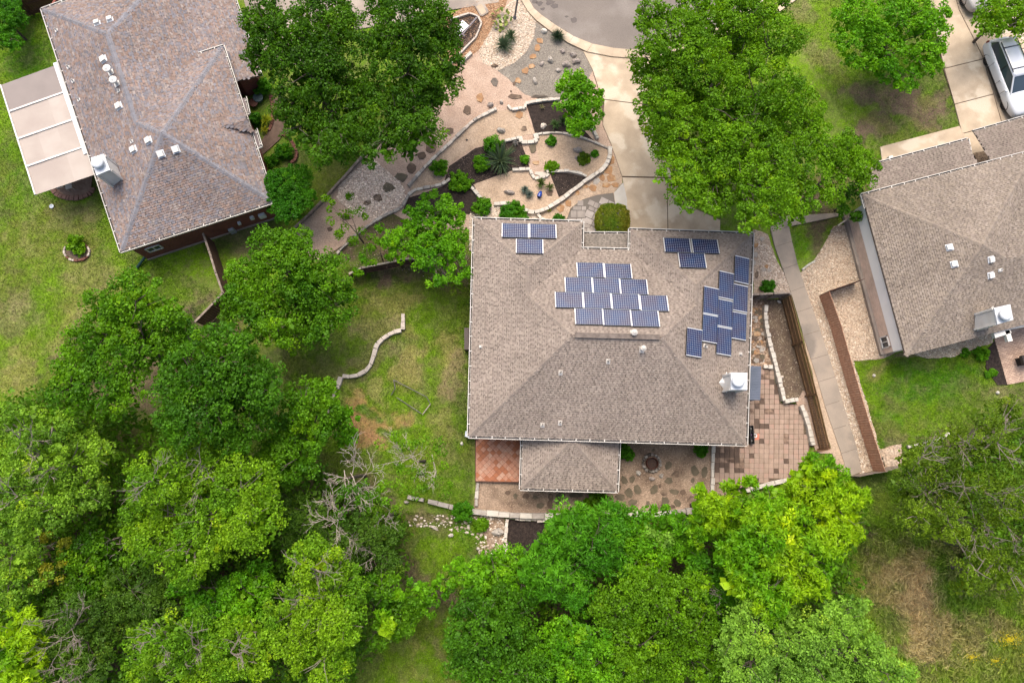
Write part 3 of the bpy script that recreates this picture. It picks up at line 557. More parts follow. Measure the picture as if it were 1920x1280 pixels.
for a in [(973, 216, 15, 13, RUST), (983, 242, 14, 10, BRST), (999, 279, 15, 22, DKST), (1005, 306, 17, 10, RUST), (1014, 326, 22, 9, TANST), (1030, 362, 15, 14, BRST)]:
    flag(fp, *a[:4], a[4], .055)
fp = sheet('path', [(1046, 390), (1077, 366), (1107, 345), (1135, 325), (1146, 310), (1164, 334), (1150, 358), (1110, 364), (1075, 385), (1055, 410)], .034, TANG, hard=False)
for a in [(1051, 391, 15, 17, RUST), (1066, 381, 12, 13, RUST), (1083, 362, 8, 10, RUST), (1096, 350, 15, 9, RUST), (1111, 353, 14, 15, RUST), (1137, 348, 24, 9, RUST), (1118, 340, 12, 13, LIMEG), (1147, 334, 20, 15, RUST), (1140, 318, 22, 20, RUST), (1146, 300, 12, 18, RUST), (1129, 334, 12, 13, RUST), (1154, 347, 14, 10, RUST)]:
    flag(fp, *a[:4], a[4], .055)
cr = [(1225, 515, 50, 70, 20), (1350, 630, 80, 55, -20), (1235, 715, 60, 62, 30), (1585, 590, 52, 85, -20), (1710, 600, 45, 80, 10), (1555, 710, 30, 45, 0), (640, 710, 48, 65, -20), (745, 700, 40, 55, 10), (570, 810, 35, 50, 0), (710, 870, 58, 75, -30), (820, 830, 48, 75, -10), (590, 930, 65, 50, 15), (1040, 840, 52, 72, 10), (1120, 780, 22, 38, 5), (750, 1005, 75, 58, -20), (960, 1025, 28, 40, -10), (1165, 875, 48, 45, 0), (1300, 865, 70, 48, 10), (1190, 985, 70, 70, -20), (1130, 1060, 32, 42, 0), (1420, 870, 40, 42, 0), (1640, 800, 48, 45, 0), (1540, 955, 48, 42, 0), (1350, 1010, 60, 55, 0), (1030, 310, 22, 30, 40), (1280, 1060, 40, 30, 0)]
for x, y, w_, h_, ro in cr:
    flag(rg, 1080+x/7.11, 800+y/7.11, w_*1.95/7.11, h_*1.8/7.11, R.choice([DKST, DKST, BRST]), .045, ro)
for a in [(952, 924, 11, 10), (966, 930, 12, 12), (986, 929, 13, 13), (1003, 932, 12, 9), (1032, 931, 11, 17), (1050, 930, 18, 18), (1080, 928, 24, 10), (1013, 947, 14, 14), (1031, 945, 14, 18), (1048, 944, 14, 12), (975, 945, 9, 9), (1100, 940, 20, 14)]:
    flag(rg, *a, R.choice([DKST, BRST]), .045)
for k in range(44):
    flag(rg, R.uniform(1406, 1432), R.uniform(580, 680), R.uniform(7, 14), R.uniform(6, 12), R.choice([BRST, RUST, DKST, LIMEG]), .06)
for a in [(1415, 478, 12, 11), (1413, 492, 9, 12), (1432, 506, 9, 9), (1442, 507, 9, 9), (1437, 500, 8, 8), (1418, 515, 8, 16), (1428, 448, 10, 8), (1416, 460, 14, 9)]:
    flag(rg, *a, R.choice([RUST, BRST, LIMEG]), .05)

# square paver patio and the terracotta terrace
pat = sheet('patio', [(1339, 820), (1380, 820), (1380, 684), (1447, 692), (1464, 755), (1496, 757), (1520, 835), (1503, 888), (1440, 904), (1395, 918), (1336, 908)], .012, SOIL)
poly = [(1339, 831), (1403, 831), (1403, 692), (1449, 695), (1465, 757), (1496, 759), (1519, 836), (1503, 886), (1440, 902), (1395, 917), (1338, 905)]
ca, sa = math.cos(math.radians(.8)), math.sin(math.radians(.8)); S = 9.25; tiles = []
pmesh = {}
tw = S*.0336*.94
for m in PAV: pmesh[m.name] = MB().box((0, 0, .02), (tw, tw, .04)).me('paver', m)
for i in range(-2, 24):
    for j in range(-20, 12):
        x = 1340+S*(i+.5); y = 830+S*(j+.5); px = x-(y-830)*sa*.6; py = y+(x-1340)*sa
        if pip(np.array([px]), np.array([py]), poly)[0]:
            wet = math.exp(-(((px-1350)/32)**2+((py-855)/28)**2))*1.25+math.exp(-(((px-1425)/34)**2+((py-780)/30)**2))*.45+math.exp(-(((px-1385)/12)**2+((py-870)/12)**2))*.6+.08
            if py < 830 and px < 1404: continue
            if py < 735: wet = .2
            m = R.choice([PAV[3], PAV[3], PAV[4]]) if R.random() < wet else R.choice([PAV[0], PAV[0], PAV[1], PAV[2]])
            tiles.append((px, py, m))
for px, py, m in tiles[:300]:
    p = P(px, py, .04); o = link('paver', pmesh[m.name], pat, (p.x, p.y, .02), math.radians(-.8+R.uniform(-1, 1))); o.matrix_parent_inverse = PINV(pat)
    o.location.z = .02+R.uniform(-.004, .004)
print('pavers', len(tiles))
ter = tag(MB().prism(W2([(891, 812), (980, 812), (980, 904.5), (891, 902.5)]), 0, .3).obj('terrace', mat('terrace_edge', (.16, .08, .055), .9, (.1, .05, .035), 4)), 'raised square terrace of diagonal terracotta tiles against the south wall', 'terrace')
HARD.append([tuple(q) for q in W2([(891, 812), (980, 812), (980, 904.5), (891, 902.5)])])
tp = [tuple(q) for q in W2([(893, 806), (980, 806), (980, 903), (892, 901)], .32)]
tm = [MB().box((0, 0, .01), (.262, .262, .02)).me('tile', m) for m in TERR]
c0 = P(936, 860, .32); s = .275; nt_ = 0
for i in range(-12, 13):
    for j in range(-12, 13):
        x = c0.x+(i-j)*s*.7071; y = c0.y+(i+j)*s*.7071
        hh = s*.4775*1.4142; sq = [(x+hh, y), (x, y+hh), (x-hh, y), (x, y-hh)]
        ins = pip(np.array([q[0] for q in sq]), np.array([q[1] for q in sq]), tp)
        q = R.random(); mi = 0 if q < .36 else 1 if q < .75 else 2
        if ins.all():
            o = link('tile', tm[mi], ter, (x, y, .301+R.uniform(0, .003)), math.radians(45+R.uniform(-1, 1))); nt_ += 1
        elif ins.any():
            C_ = ccw(tp); poly_ = sq
            for e0, e1 in zip(C_, C_[1:]+C_[:1]):
                out = []; sd = lambda p: (e1[0]-e0[0])*(p[1]-e0[1])-(e1[1]-e0[1])*(p[0]-e0[0])
                for p, r_ in zip(poly_, poly_[1:]+poly_[:1]):
                    if sd(p) >= 0: out.append(p)
                    if (sd(p) >= 0) != (sd(r_) >= 0):
                        t = sd(p)/(sd(p)-sd(r_)); out.append((p[0]+(r_[0]-p[0])*t, p[1]+(r_[1]-p[1])*t))
                poly_ = out
                if len(poly_) < 3: break
            if len(poly_) >= 3: MB().prism(poly_, .302, .321).obj('tile', TERR[mi], ter); nt_ += 1
print('tiles', nt_)
# grey walk pavers at the front door
gp = sheet('path', [(1056, 470), (1062, 412), (1070, 391), (1090, 375), (1120, 366), (1150, 362), (1154, 388), (1160, 470)], .03, mat('paver_joint', (.16, .14, .12), .9))
poly = [(1058, 470), (1063, 412), (1071, 392), (1091, 377), (1121, 368), (1149, 364), (1152, 388), (1158, 470)]
y = 362
while y < 450:
    hh = R.choice([8, 11, 14]); x = 1054+R.uniform(-8, 0)
    while x < 1162:
        ww = R.choice([9, 12, 16]); cx, cy = x+ww/2, y+hh/2
        if pip(np.array([cx]), np.array([cy]), poly)[0]:
            q = [(x+.6, y+.6), (x+ww-.6, y+.6), (x+ww-.6, y+hh-.6), (x+.6, y+hh-.6)]
            q = [((a-1105)*.9-(b-400)*.42+1105, (a-1105)*.42+(b-400)*.9+400) for a, b in q] if cx > 1100 and cy < 425 else q
            MB().prism(W2(q), .0, .055+R.uniform(0, .006)).obj('paver', R.choice(GPAV), gp)
        x += ww
    y += hh
# brick patio far right
bp_ = MB().prism(W2([(1862, 628), (2000, 590), (2000, 700), (1888, 721)]), -.1, .05)
def uvplanar(o, ax=(1, 0), k=1.0):
    me = o.data; u = me.uv_layers.new(name='UVMap'); a = Vector((ax[0], ax[1], 0)).normalized(); b = Vector((-a.y, a.x, 0))
    for l in me.loops:
        v = me.vertices[l.vertex_index].co; u.data[l.index].uv = (v.dot(a)*k, v.dot(b)*k)
bo = bp_.obj('patio', brickmat('patio_brick', (.50, .36, .27), (.32, .22, .165), (.2, .145, .115), .22, .1)); bo['kind'] = 'structure'; uvplanar(bo, (.97, .24)); HARD.append([tuple(q) for q in W2([(1862, 628), (2000, 590), (2000, 700), (1888, 721)])])

# ---------------------------------------------------------------- boulders
def rockmesh(name, m, sx, sy, sz, seed, parent=None):
    r = random.Random(seed); b = MB(); n = 8; prof = [(1.0, 0), (1.02, .3), (.82, .7), (.4, 1.0)]
    V = []; 
    kk = [r.uniform(.75, 1.2) for _ in range(n)]
    for q, z in prof:
        V += [(sx*q*kk[i]*r.uniform(.88, 1.1)*math.cos(2*math.pi*i/n), sy*q*kk[i]*r.uniform(.88, 1.1)*math.sin(2*math.pi*i/n), sz*z*r.uniform(.85, 1.1)-.03) for i in range(n)]
    F = [(k*n+i, k*n+(i+1) % n, (k+1)*n+(i+1) % n, (k+1)*n+i) for k in range(3) for i in range(n)]+[tuple(3*n+i for i in range(n))]
    return b.add(V, F)
def boulder(label, px, py, w, h, hz=.25, rot=0, m=ROCK, group=None):
    p = P(px, py); s = .034
    o = rockmesh('boulder', m, w/2*s, h/2*s, hz, int(px*7+py)).obj('boulder', m, None, (p.x, p.y, .02), math.radians(rot)); tag(o, label, 'boulder', 'loose rocks in the gardens')
for a in [('pale tan boulder just inside the kerb, nearest the grass tussock', 1020, 60, 15, 10, .25, -30, LIME), ('small pinkish boulder right of the grass tussock', 1054, 97, 10, 14, .22, 30), ('grey boulder nearest the driveway apron', 1075, 104, 15, 11, .3, -20), ('pale oval boulder in the middle of the grey gravel', 1032, 114, 11, 17, .28, 25, LIMEG), ('dull brown boulder left of the pale oval one', 1016, 121, 9, 15, .18, -20, ROCK), ('white purple tinged boulder low in the grey gravel', 1002, 152, 9, 16, .25, 20, LIMEG),
          ('knobbly grey boulder heap above the small round tree', 1062, 122, 22, 13, .3, 0), ('second knobbly boulder beside the driveway edge', 1080, 116, 18, 12, .3, 10), ('flat pale rock left of the small round tree crown', 1046, 133, 13, 9, .2, 0, LIMEG), ('grey pitted rock at the west end of the white step', 920, 198, 12, 12, .3, 0), ('small grey rock above the white step', 940, 192, 9, 8, .2, 0),
          ('pale layered boulder on a rust slab left of the yucca', 940, 246, 18, 10, .3, -10, LIMEG), ('square tan rock in the upper black mulch', 1019, 237, 13, 13, .25, 0, TANST), ('pitted grey boulder on the east terrace', 1083, 282, 22, 11, .35, -5), ('small pitted rock below the east terrace boulder', 1080, 296, 6, 7, .15, 0), ('twisted grey driftwood like rock on the lower terrace', 955, 362, 24, 10, .3, -15), ('flat dark rock left of the layered boulder', 875, 263, 6, 4, .12, 0, ROCKD),
          ('long dark rock behind the small white step', 1010, 181, 38, 8, .15, 0, ROCKD), ('brown rock in the bottom of the pebbles by the street', 927, 124, 14, 10, .15, 0, BRST), ('white rock left of the fire ring', 1197, 887, 10, 11, .25, 0, LIME), ('blue grey rock below the fire ring', 1222, 897, 11, 8, .2, 0, ROCK), ('pale rock right below the fire ring', 1239, 892, 10, 9, .2, 30, LIMEG),
          ('flat tan stone half on the creek lawn', 814, 989, 20, 6, .15, -30, TANST), ('white stone lump in the creek lawn', 845, 1003, 9, 7, .2, 0, LIME), ('white hollow block on the creek lawn', 897, 1028, 6, 7, .2, 20, LIME), ('grey stone pile beside the creek mulch', 935, 998, 22, 14, .3, 0, LIMEG), ('pale stone under the broken wall end', 762, 941, 9, 6, .2, 0, LIMEG), ('tan slab leaning on the long garden wall', 930, 965, 24, 7, .3, 0, TANST),
          ('cream stone on the small bright lawn', 1638, 704, 7, 6, .15, 0, LIME), ('cream stone at the right end of the bright lawn', 1870, 736, 8, 7, .15, 0, LIME), ('tan stone in the narrow soil bed', 1466, 707, 7, 7, .15, 0, TANST), ('pale round stone by the end of the terrace wall', 866, 831, 6, 7, .15, 0, LIME), ('white pipe elbow like stone at the top of the soil bed', 1461, 566, 8, 5, .12, -35, WHITE)]:
    boulder(*a[:5], *(a[5:]))
# ---------------------------------------------------------------- roofs
def plane(a, b, inside, slope):     # eave through a,b ; rises towards 'inside'
    a = Vector(a); b = Vector(b); t = (b-a); t.z = 0; t.normalize(); n = Vector((-t.y, t.x, 0))
    if n.dot(Vector(inside)-a) < 0: n = -n
    nn = Vector((-n.x*slope, -n.y*slope, 1)).normalized()
    return (a, nn, n)
def meet(p, q, r):
    M = Matrix((p[1], q[1], r[1])); return M.inverted() @ Vector((p[1].dot(p[0]), q[1].dot(q[0]), r[1].dot(r[0])))
def shingle_facets(parent, facets, pal, tabw=.26, row=.135, dark=.67, name='shingles', vj=.07):
    VV = []; CC = []
    for poly, pl in facets:
        up = pl[2]; n = pl[1]; v = (up-n*up.dot(n)).normalized(); u = v.cross(n).normalized(); o = pl[0]
        P2 = [((q-o).dot(u), (q-o).dot(v)) for q in poly]
        u0 = min(q[0] for q in P2); u1 = max(q[0] for q in P2); v0 = min(q[1] for q in P2); v1 = max(q[1] for q in P2)
        rows = int((v1-v0)/row)+1; nc = int((u1-u0)/tabw)+2
        I, J = np.meshgrid(np.arange(nc), np.arange(rows), indexing='ij'); I = I.ravel(); J = J.ravel()
        off = rng.random(rows)*tabw; jit = rng.uniform(-.03, .03, len(I))
        A = u0-tabw+I*tabw+off[J]+jit; V0 = v0+J*row
        wl = tabw*rng.uniform(.58, .75, len(I))
        stag = (J % 2)*tabw*.5
        for kind in (0, 1):
            if kind == 0: a = A; b = A+tabw+.03
            else: a = A+stag+.1*rng.random(len(I)); b = a+tabw*rng.uniform(.38, .62, len(I))
            mu = (a+b)/2; mv = V0+row/2
            k = pip(mu, mv, P2)
            if kind: k &= rng.random(len(k)) < .92
            a, b, vv, j = a[k], b[k], V0[k], J[k]
            m = len(a); lift = .020 if kind == 0 else .026; rh = row if kind == 0 else row*.46
            top = .004 if kind == 0 else .020
            uu = np.stack([a, b, b, a], 1); v_ = np.stack([vv, vv, vv+rh, vv+rh], 1); h = np.stack([np.full(m, lift), np.full(m, lift), np.full(m, top), np.full(m, top)], 1)+.012
            X = np.array(o)[None, None]+uu[..., None]*np.array(u)+v_[..., None]*np.array(v)+h[..., None]*np.array(n)
            c = np.array(pal)[rng.integers(0, len(pal), m)]*(1-vj+2*vj*rng.random((m, 1)))
            wx = X[:, 0, 0]; wy = X[:, 0, 1]; big = .80+.40*fbm(wx, wy, .45, 9)
            # run-off streaks down the slope
            big = big*(.95+.10*vnoise((uu[:, 0])*1.0, (v_[:, 0])*.12, 2.2, 5))
            c = c*big[:, None]*.72
            if kind == 1: c = c*dark*(.85+.3*rng.random((m, 1)))
            VV.append(X.reshape(-1, 3)); CC.append(np.repeat(c, 4, 0))
    V = np.concatenate(VV); C = np.concatenate(CC)
    o = link(name, fastmesh(name, V, 4, SHING, C), parent); o.matrix_parent_inverse = PINV(parent); o['kind'] = 'stuff'
    return o
def roof_part(root, facets, base_col, name='roof', thick=.14):
    b = MB()
    for poly, pl in facets:
        n = len(poly); V = list(poly)+[q-Vector((0, 0, thick)) for q in poly]
        up = (poly[1]-poly[0]).cross(poly[2]-poly[1])
        f = tuple(range(n)) if up.z > 0 else tuple(range(n-1, -1, -1))
        b.add(V, [f, tuple(n+i for i in f[::-1])]+[(i, (i+1) % n, n+(i+1) % n, n+i) for i in range(n)])
    return b.obj(name, base_col, root)
def caps(parent, lines, pal, w=.15, step=.16, name='ridge_cap'):
    VV = []; CC = []
    for a, b, na, nb in lines:
        d = b-a; L = d.length; t = d/L; n = int(L/step)
        sa = na.cross(t); sa = sa if sa.dot(nb) < 0 else -sa; sb = nb.cross(t); sb = sb if sb.dot(na) < 0 else -sb
        up = (na+nb).normalized()
        for i in range(n):
            c = a+t*(i*step); e = a+t*((i+1)*step+.03); l0, l1 = .055, .035
            k = np.array(pal[R.randrange(len(pal))])*R.uniform(.62, .74)
            for s, nn in ((sa, na), (sb, nb)):
                VV += [c+up*l1, e+up*l0, e+s*w+nn*(l0-.02), c+s*w+nn*(l1-.02)]; CC += [k]*4
    o = link(name, fastmesh(name, np.array([tuple(v) for v in VV]), 4, SHING, np.array(CC)), parent); o.matrix_parent_inverse = PINV(parent); o['kind'] = 'stuff'
GUTTER_MESH = {}
GUTW = mat('gutter_paint', (.66, .63, .58), .5, (.52, .49, .44), 1.2)
def gutter(root, a, b, out, straps=True, first=.4, m=None):    # out = outward unit vector; trough along an eave
    m = m or GUTW; a = Vector(a); b = Vector(b); d = (b-a); L = d.length; t = d/L; rz = math.atan2(t.y, t.x); c = (a+b)/2; z = a.z
    out = Vector(out); out = (out-t*out.dot(t)); out.z = 0; out.normalize()
    g = MB()
    g.box(c+out*.12+Vector((0, 0, -.035)), (L+.14, .04, .13), rz)
    g.box(c+out*.015+Vector((0, 0, -.075)), (L, .03, .13), rz)
    g.box(c+out*.065+Vector((0, 0, -.125)), (L, .08, .03), rz)
    go = g.obj('gutter', m, root)
    MB().box(c+out*.065+Vector((0, 0, -.08)), (L, .07, .045), rz).obj('gutter_dark_fill', GUT, go)  # dark fill: dirt plus painted shade below the shingle overhang
    if straps:
        s = first
        while s < L:
            p = a+t*s+out*.05+Vector((0, 0, .034)); MB().box(p, (.05, .16, .016), rz).obj('hanger', m, go); s += R.uniform(.75, .95)
    return go
def walls(root, pts, h, m, name='wall', z0=-.3, uv=True):
    n = len(pts)
    for i in range(n):
        a = Vector((*pts[i][:2], 0)); b = Vector((*pts[(i+1) % n][:2], 0)); V = [a+Vector((0, 0, z0)), b+Vector((0, 0, z0)), b+Vector((0, 0, h)), a+Vector((0, 0, h))]
        t = (b-a).normalized(); nn = Vector((t.y, -t.x, 0)); V2 = [v-nn*.15 for v in V]
        o = MB().add(V+V2, [(0, 1, 2, 3), (7, 6, 5, 4), (3, 2, 6, 7), (1, 5, 6, 2), (0, 3, 7, 4)]).obj(name, m, root)
        if uv:
            u = o.data.uv_layers.new(name='UVMap')
            for l in o.data.loops:
                v = o.data.vertices[l.vertex_index].co; u.data[l.index].uv = ((v-a).dot(t), v.z)
def box_vent(root, px, py, pl, s=.32, h=.16, m=WHITE, round_=False):
    p = hit(px, py, pl); n = pl[1]; v = (pl[2]-n*pl[2].dot(n)).normalized(); u = v.cross(n); M = Matrix((u, v, n)).transposed()
    f = MB().box(p+n*.04, (s*1.35, s*1.35, .02), M=M).obj('roof_vent', WHITEM if m is WHITE else m, root)
    MB().box(p+n*(.05+h/2), (s, s, h), M=M).obj('vent_cap', m, f)
    return f
def pipe_vent(root, px, py, pl, r=.06, h=.35, flash=.3, lean=0, cap=False, m=None):
    m = m or mat_pipe; p = hit(px, py, pl); n = pl[1]; v = (pl[2]-n*pl[2].dot(n)).normalized(); u = v.cross(n); M = Matrix((u, v, n)).transposed()
    f = MB().box(p+n*.045, (flash*.8, flash, .015), M=M).obj('pipe_flashing', m, root)
    b = MB().tube(p, p+Vector((0, 0, h)), r, r, 10)
    if cap: b.lathe(p+Vector((0, 0, h-.02)), [(r, 0), (r*2.1, .03), (r*2.1, .12), (r*.8, .2), (.01, .22)], 12)
    b.obj('vent_pipe', m, f, smooth=False)
    MB().lathe(p+Vector((0, 0, h+(.2 if cap else 0))), [(r*.75, 0), (r*.75, .003)], 10).obj('pipe_opening', GUT if not cap else m, f)
mat_pipe = mat('vent_pipe_paint', (.62, .58, .52), .6, (.5, .45, .4), 6)
def chimney(root, corners, ztop, zbot, capxy, cricket=None, dome=True):
    Q = [P(a, b, ztop) for a, b in corners]; n = 4
    cen = sum(Q, Vector())/4
    ch = MB().prism([(q.x, q.y) for q in Q], zbot, ztop-.1).obj('chimney', WHITE, root)
    Qc = [cen+(q-cen)*1.0 for q in Q]
    MB().prism([(q.x, q.y) for q in [cen+(q-cen)*1.1 for q in Q]], ztop-.1, ztop-.02).obj('chimney_cap', WHITEM, ch)
    c = P(*capxy, ztop+.2)
    MB().lathe(Vector((c.x, c.y, ztop-.02)), [(.2, 0), (.2, .14), (.34, .16), (.36, .26), (.30, .34), (.14, .38), (.02, .39)], 20).obj('flue_cap', WHITEM, ch, smooth=True)
    # trim boards at the corners
    for q in Q:
        MB().box(Vector((q.x, q.y, (ztop+zbot)/2-.08)), (.12, .12, ztop-zbot-.2), 0).obj('trim_board', WHITE, ch)
    if cricket: cricket(ch)
    return ch

# ===== the house with the solar panels
TAUPE = [(.315, .262, .22), (.335, .28, .235), (.29, .237, .2), (.32, .265, .22), (.30, .247, .21)]
TB = mat('taupe_roof_base', (.2, .16, .135), .95)
zE = 3.2; SL = .38
hs = empty('house', P(1145, 640)); tag(hs, 'brown shingled hip roof house in the centre with rooftop solar panels', 'house')
E = lambda x, y: P(x, y, zE)
TL1, NT, NL_, NR_, NT2, TR1, BR1, BL1 = E(890, 411), E(1091, 417), E(1090, 467), E(1181, 469), E(1182, 431), E(1410, 439), E(1398, 832), E(880, 817)
mid = E(1145, 640)
pW = plane(TL1, BL1, mid, SL); pS = plane(BL1, BR1, mid, SL); pE = plane(BR1, TR1, mid, SL); pN = plane(NL_, NR_, mid, SL)
pNL = plane(TL1, NT, E(990, 520), SL); pEL = plane(NT, NL_, E(990, 450), SL); pNR = plane(NT2, TR1, E(1300, 520), SL); pWR = plane(NR_, NT2, E(1300, 450), SL)
A1 = meet(pW, pNL, pEL); A2 = meet(pW, pEL, pN); A3 = meet(pW, pN, pS); A4 = meet(pE, pN, pS); A5 = meet(pE, pWR, pNR); A6 = meet(pE, pWR, pN)
FC = [([TL1, A1, A2, A3, BL1], pW), ([BL1, A3, A4, BR1], pS), ([BR1, A4, A6, A5, TR1], pE), ([NL_, A2, A3, A4, A6, NR_], pN), ([TL1, A1, NT], pNL), ([NT, A1, A2, NL_], pEL), ([NT2, A5, TR1], pNR), ([NR_, A6, A5, NT2], pWR)]
rf = roof_part(hs, FC, TB); shingle_facets(rf, FC, TAUPE)
caps(rf, [(TL1, A1, pW[1], pNL[1]), (NT, A1, pNL[1], pEL[1]), (A2, A1, pW[1], pEL[1]), (A2, A3, pW[1], pN[1]), (BL1, A3, pW[1], pS[1]), (BR1, A4, pS[1], pE[1]), (A6, A4, pE[1], pN[1]), (A5, A6, pE[1], pWR[1]), (TR1, A5, pE[1], pNR[1]), (NT2, A5, pNR[1], pWR[1])], TAUPE)
d = (A4-A3).normalized()
MB().box((A3+A4)/2+Vector((0, 0, .07)), ((A4-A3).length-.3, .3, .09), math.atan2(d.y, d.x)).obj('ridge_vent', mat('ridge_vent', (.13, .105, .09), .9, (.2, .165, .14), 4), rf)
for a, b, o_ in [(TL1, BL1, (-1, 0, 0)), (BL1, BR1, (0, -1, 0)), (BR1, TR1, (1, 0, 0)), (TL1, NT, (0, 1, 0)), (NT, NL_, (1, 0, 0)), (NL_, NR_, (0, 1, 0)), (NR_, NT2, (-1, 0, 0)), (NT2, TR1, (0, 1, 0))]:
    gutter(hs, a, b, o_)
def inset(pts, k):
    pts = ccw([Vector(q[:2]) for q in pts]); n = len(pts); out = []
    for i in range(n):
        a, b, c = pts[i-1], pts[i], pts[(i+1) % n]; e1 = (b-a).normalized(); e2 = (c-b).normalized()
        n1 = Vector((-e1.y, e1.x)); n2 = Vector((-e2.y, e2.x)); out.append(b+(n1+n2)*(k/max(.2, 1+n1.dot(n2))))
    return out
CREAMB = brickmat('tan_brick', (.42, .32, .25), (.34, .25, .2), (.45, .4, .35), .2, .07)
walls(hs, inset([TL1, BL1, BR1, TR1, NT2, NR_, NL_, NT], .45), zE-.12, CREAMB)
# entry roof, lower, tucked in the notch
e1, e2 = P(1094, 438, 2.5), P(1184, 438.5, 2.5); pl = plane(e1, e2, P(1140, 500, 2.5), .3)
q1 = e1-pl[2]*0; s3 = Vector((e2.x, e2.y, 0)); back = pl[2]*2.0; up = Vector((0, 0, .6))
ef = [([e1, e2, e2+back+up, e1+back+up], pl)]
er = roof_part(hs, ef, TB, 'entry_roof'); shingle_facets(er, ef, [(.23, .20, .17), (.26, .225, .19)]); gutter(hs, e1, e2, (0, 1, 0))
# rear porch
zP = 2.25; Pq = lambda x, y: P(x, y, zP)
a, b, c, d_ = Pq(980, 822), Pq(1160, 826), Pq(1156, 919.5), Pq(977.5, 915)
pw_ = plane(a, d_, c, .3); ps_ = plane(d_, c, a, .3); pe_ = plane(c, b, a, .3)
ap = meet(pw_, ps_, pe_); north = (pw_[2].cross(Vector((0, 0, 1))))*0+Vector((-ps_[2].x, -ps_[2].y, 0))*-1
a2 = a+north*.8; b2 = b+north*.8; apn = ap+north*2.0
FP = [([a2, apn, ap, d_], pw_), ([d_, ap, c], ps_), ([c, ap, apn, b2], pe_)]
pr = roof_part(hs, FP, TB, 'porch_roof', .12); shingle_facets(pr, FP, TAUPE); caps(pr, [(d_, ap, pw_[1], ps_[1]), (c, ap, ps_[1], pe_[1])], TAUPE)
gutter(hs, a, d_, (-1, 0, 0)); gutter(hs, d_, c, (0, -1, 0)); gutter(hs, c, b, (1, 0, 0))
for q in (c, d_, (c+d_)/2):
    z = (ap-q); z.z = 0; p = q+z.normalized()*.35; MB().box((p.x, p.y, 1.05), (.14, .14, 2.2)).obj('porch_post', WHITE, hs)
# solar panels
CELL = mat('solar_cell', (.014, .035, .11), .18, (.035, .028, .07), 1.6, spec=.45); BACK = mat('panel_backsheet', (.30, .35, .42), .3, spec=.5); FRM = mat('panel_frame', (.72, .72, .72), .35, metal=.3); FRD = mat('panel_edge', (.02, .02, .025), .4)
bd = MB().box((0, 0, -.02), (1.559, 1.046, .035)).me('solar_panel', BACK)
V = []; F = []
for i in range(12):
    for j in range(8):
        cx = (i-5.5)*.1275; cy = (j-3.5)*.1275; h_ = .0605; c_ = .024; k = len(V)
        V += [(cx+x, cy+y, .002) for x, y in ((-h_+c_, -h_), (h_-c_, -h_), (h_, -h_+c_), (h_, h_-c_), (h_-c_, h_), (-h_+c_, h_), (-h_, h_-c_), (-h_, -h_+c_))]; F.append(tuple(range(k, k+8)))
cells = mesh('cells', V, F, CELL)
rail = MB().box((0, 0, -.005), (.045, 1.05, .05)).me('rail', FRM)
edge = MB().box((0, 0, -.03), (1.56, .018, .07)).me('panel_edge', FRD)
def panel(px, py, pl, rot=0):
    p = hit(px, py, (pl[0]+pl[1]*.14, pl[1])); n = pl[1]; v = (pl[2]-n*pl[2].dot(n)).normalized(); u = v.cross(n)
    M = Matrix((u, v, n)).transposed().to_4x4()
    if rot: M = M @ Matrix.Rotation(math.pi/2, 4, 'Z')
    o = link('solar_panel', bd, hs); o.matrix_parent_inverse = PINV(hs); o.matrix_basis = Matrix.Translation(p) @ M
    k = link('cell_grid', cells, o); k['kind'] = 'stuff'; k1 = link('rail', rail, o); k1.location.x = -.79; k2_ = link('rail', rail, o); k2_.location.x = .79; k3 = link('panel_edge', edge, o); k3.location.y = -.53; k4 = link('panel_edge', edge, o); k4.location.y = .53
for x, y in [(966, 432), (1018, 433), (993, 461.5)]: panel(x, y, pNL)
for x, y in [(1107, 506), (1159, 508), (1085, 534), (1137, 535.5), (1188.5, 537.5), (1067, 562), (1120, 563.5), (1173, 565.5), (1226.5, 568), (1104.5, 593), (1157, 595), (1209.5, 597)]: panel(x, y, pN)
for x, y in [(1270, 459.5), (1322.5, 461.5), (1298, 488)]: panel(x, y, pNR)
for x, y in [(1391, 506), (1388.5, 559), (1386, 611), (1362, 535), (1360, 587.5), (1358, 639.5), (1333.5, 564), (1331.5, 616), (1302, 642)]: panel(x, y, pE)
pipe_vent(hs, 1187, 625, pN, .09, .3, .4, cap=True); pipe_vent(hs, 1203, 655, pS, .08, .42, .36, cap=True)
for x, y, q in [(1140, 677, pS), (1051, 698, pS), (1017, 796, pS), (1050, 792, pS), (1322, 648, pE)]: pipe_vent(hs, x, y, q)
box_vent(hs, 902, 650, pW, .14, .1, mat_pipe); box_vent(hs, 1387, 663, pE, .15, .1, mat_pipe)
W_ = hit(1356, 700, pE); W2_ = hit(1356, 731, pE); top = 5.3
def ck(ch):
    a = hit(1349, 717, pE); b = P(1366, 700, 4.75); c = P(1366, 733, 4.75); bb = hit(1362, 697, pE); cc = hit(1362, 737, pE)
    rid = Vector((b.x+c.x, b.y+c.y, 0))/2; rid.z = a.z+.12
    MB().add([a+Vector((-.05, 0, .05)), bb+Vector((0, 0, .02)), cc+Vector((0, 0, .02)), rid+Vector((.35, 0, .25))], [(0, 3, 1), (0, 2, 3), (1, 3, 2)]).obj('cricket', WHITE, ch)
chimney(hs, [(1372, 699.5), (1400, 700), (1400, 729), (1372, 729)], 5.3, 3.1, (1384, 714), ck)

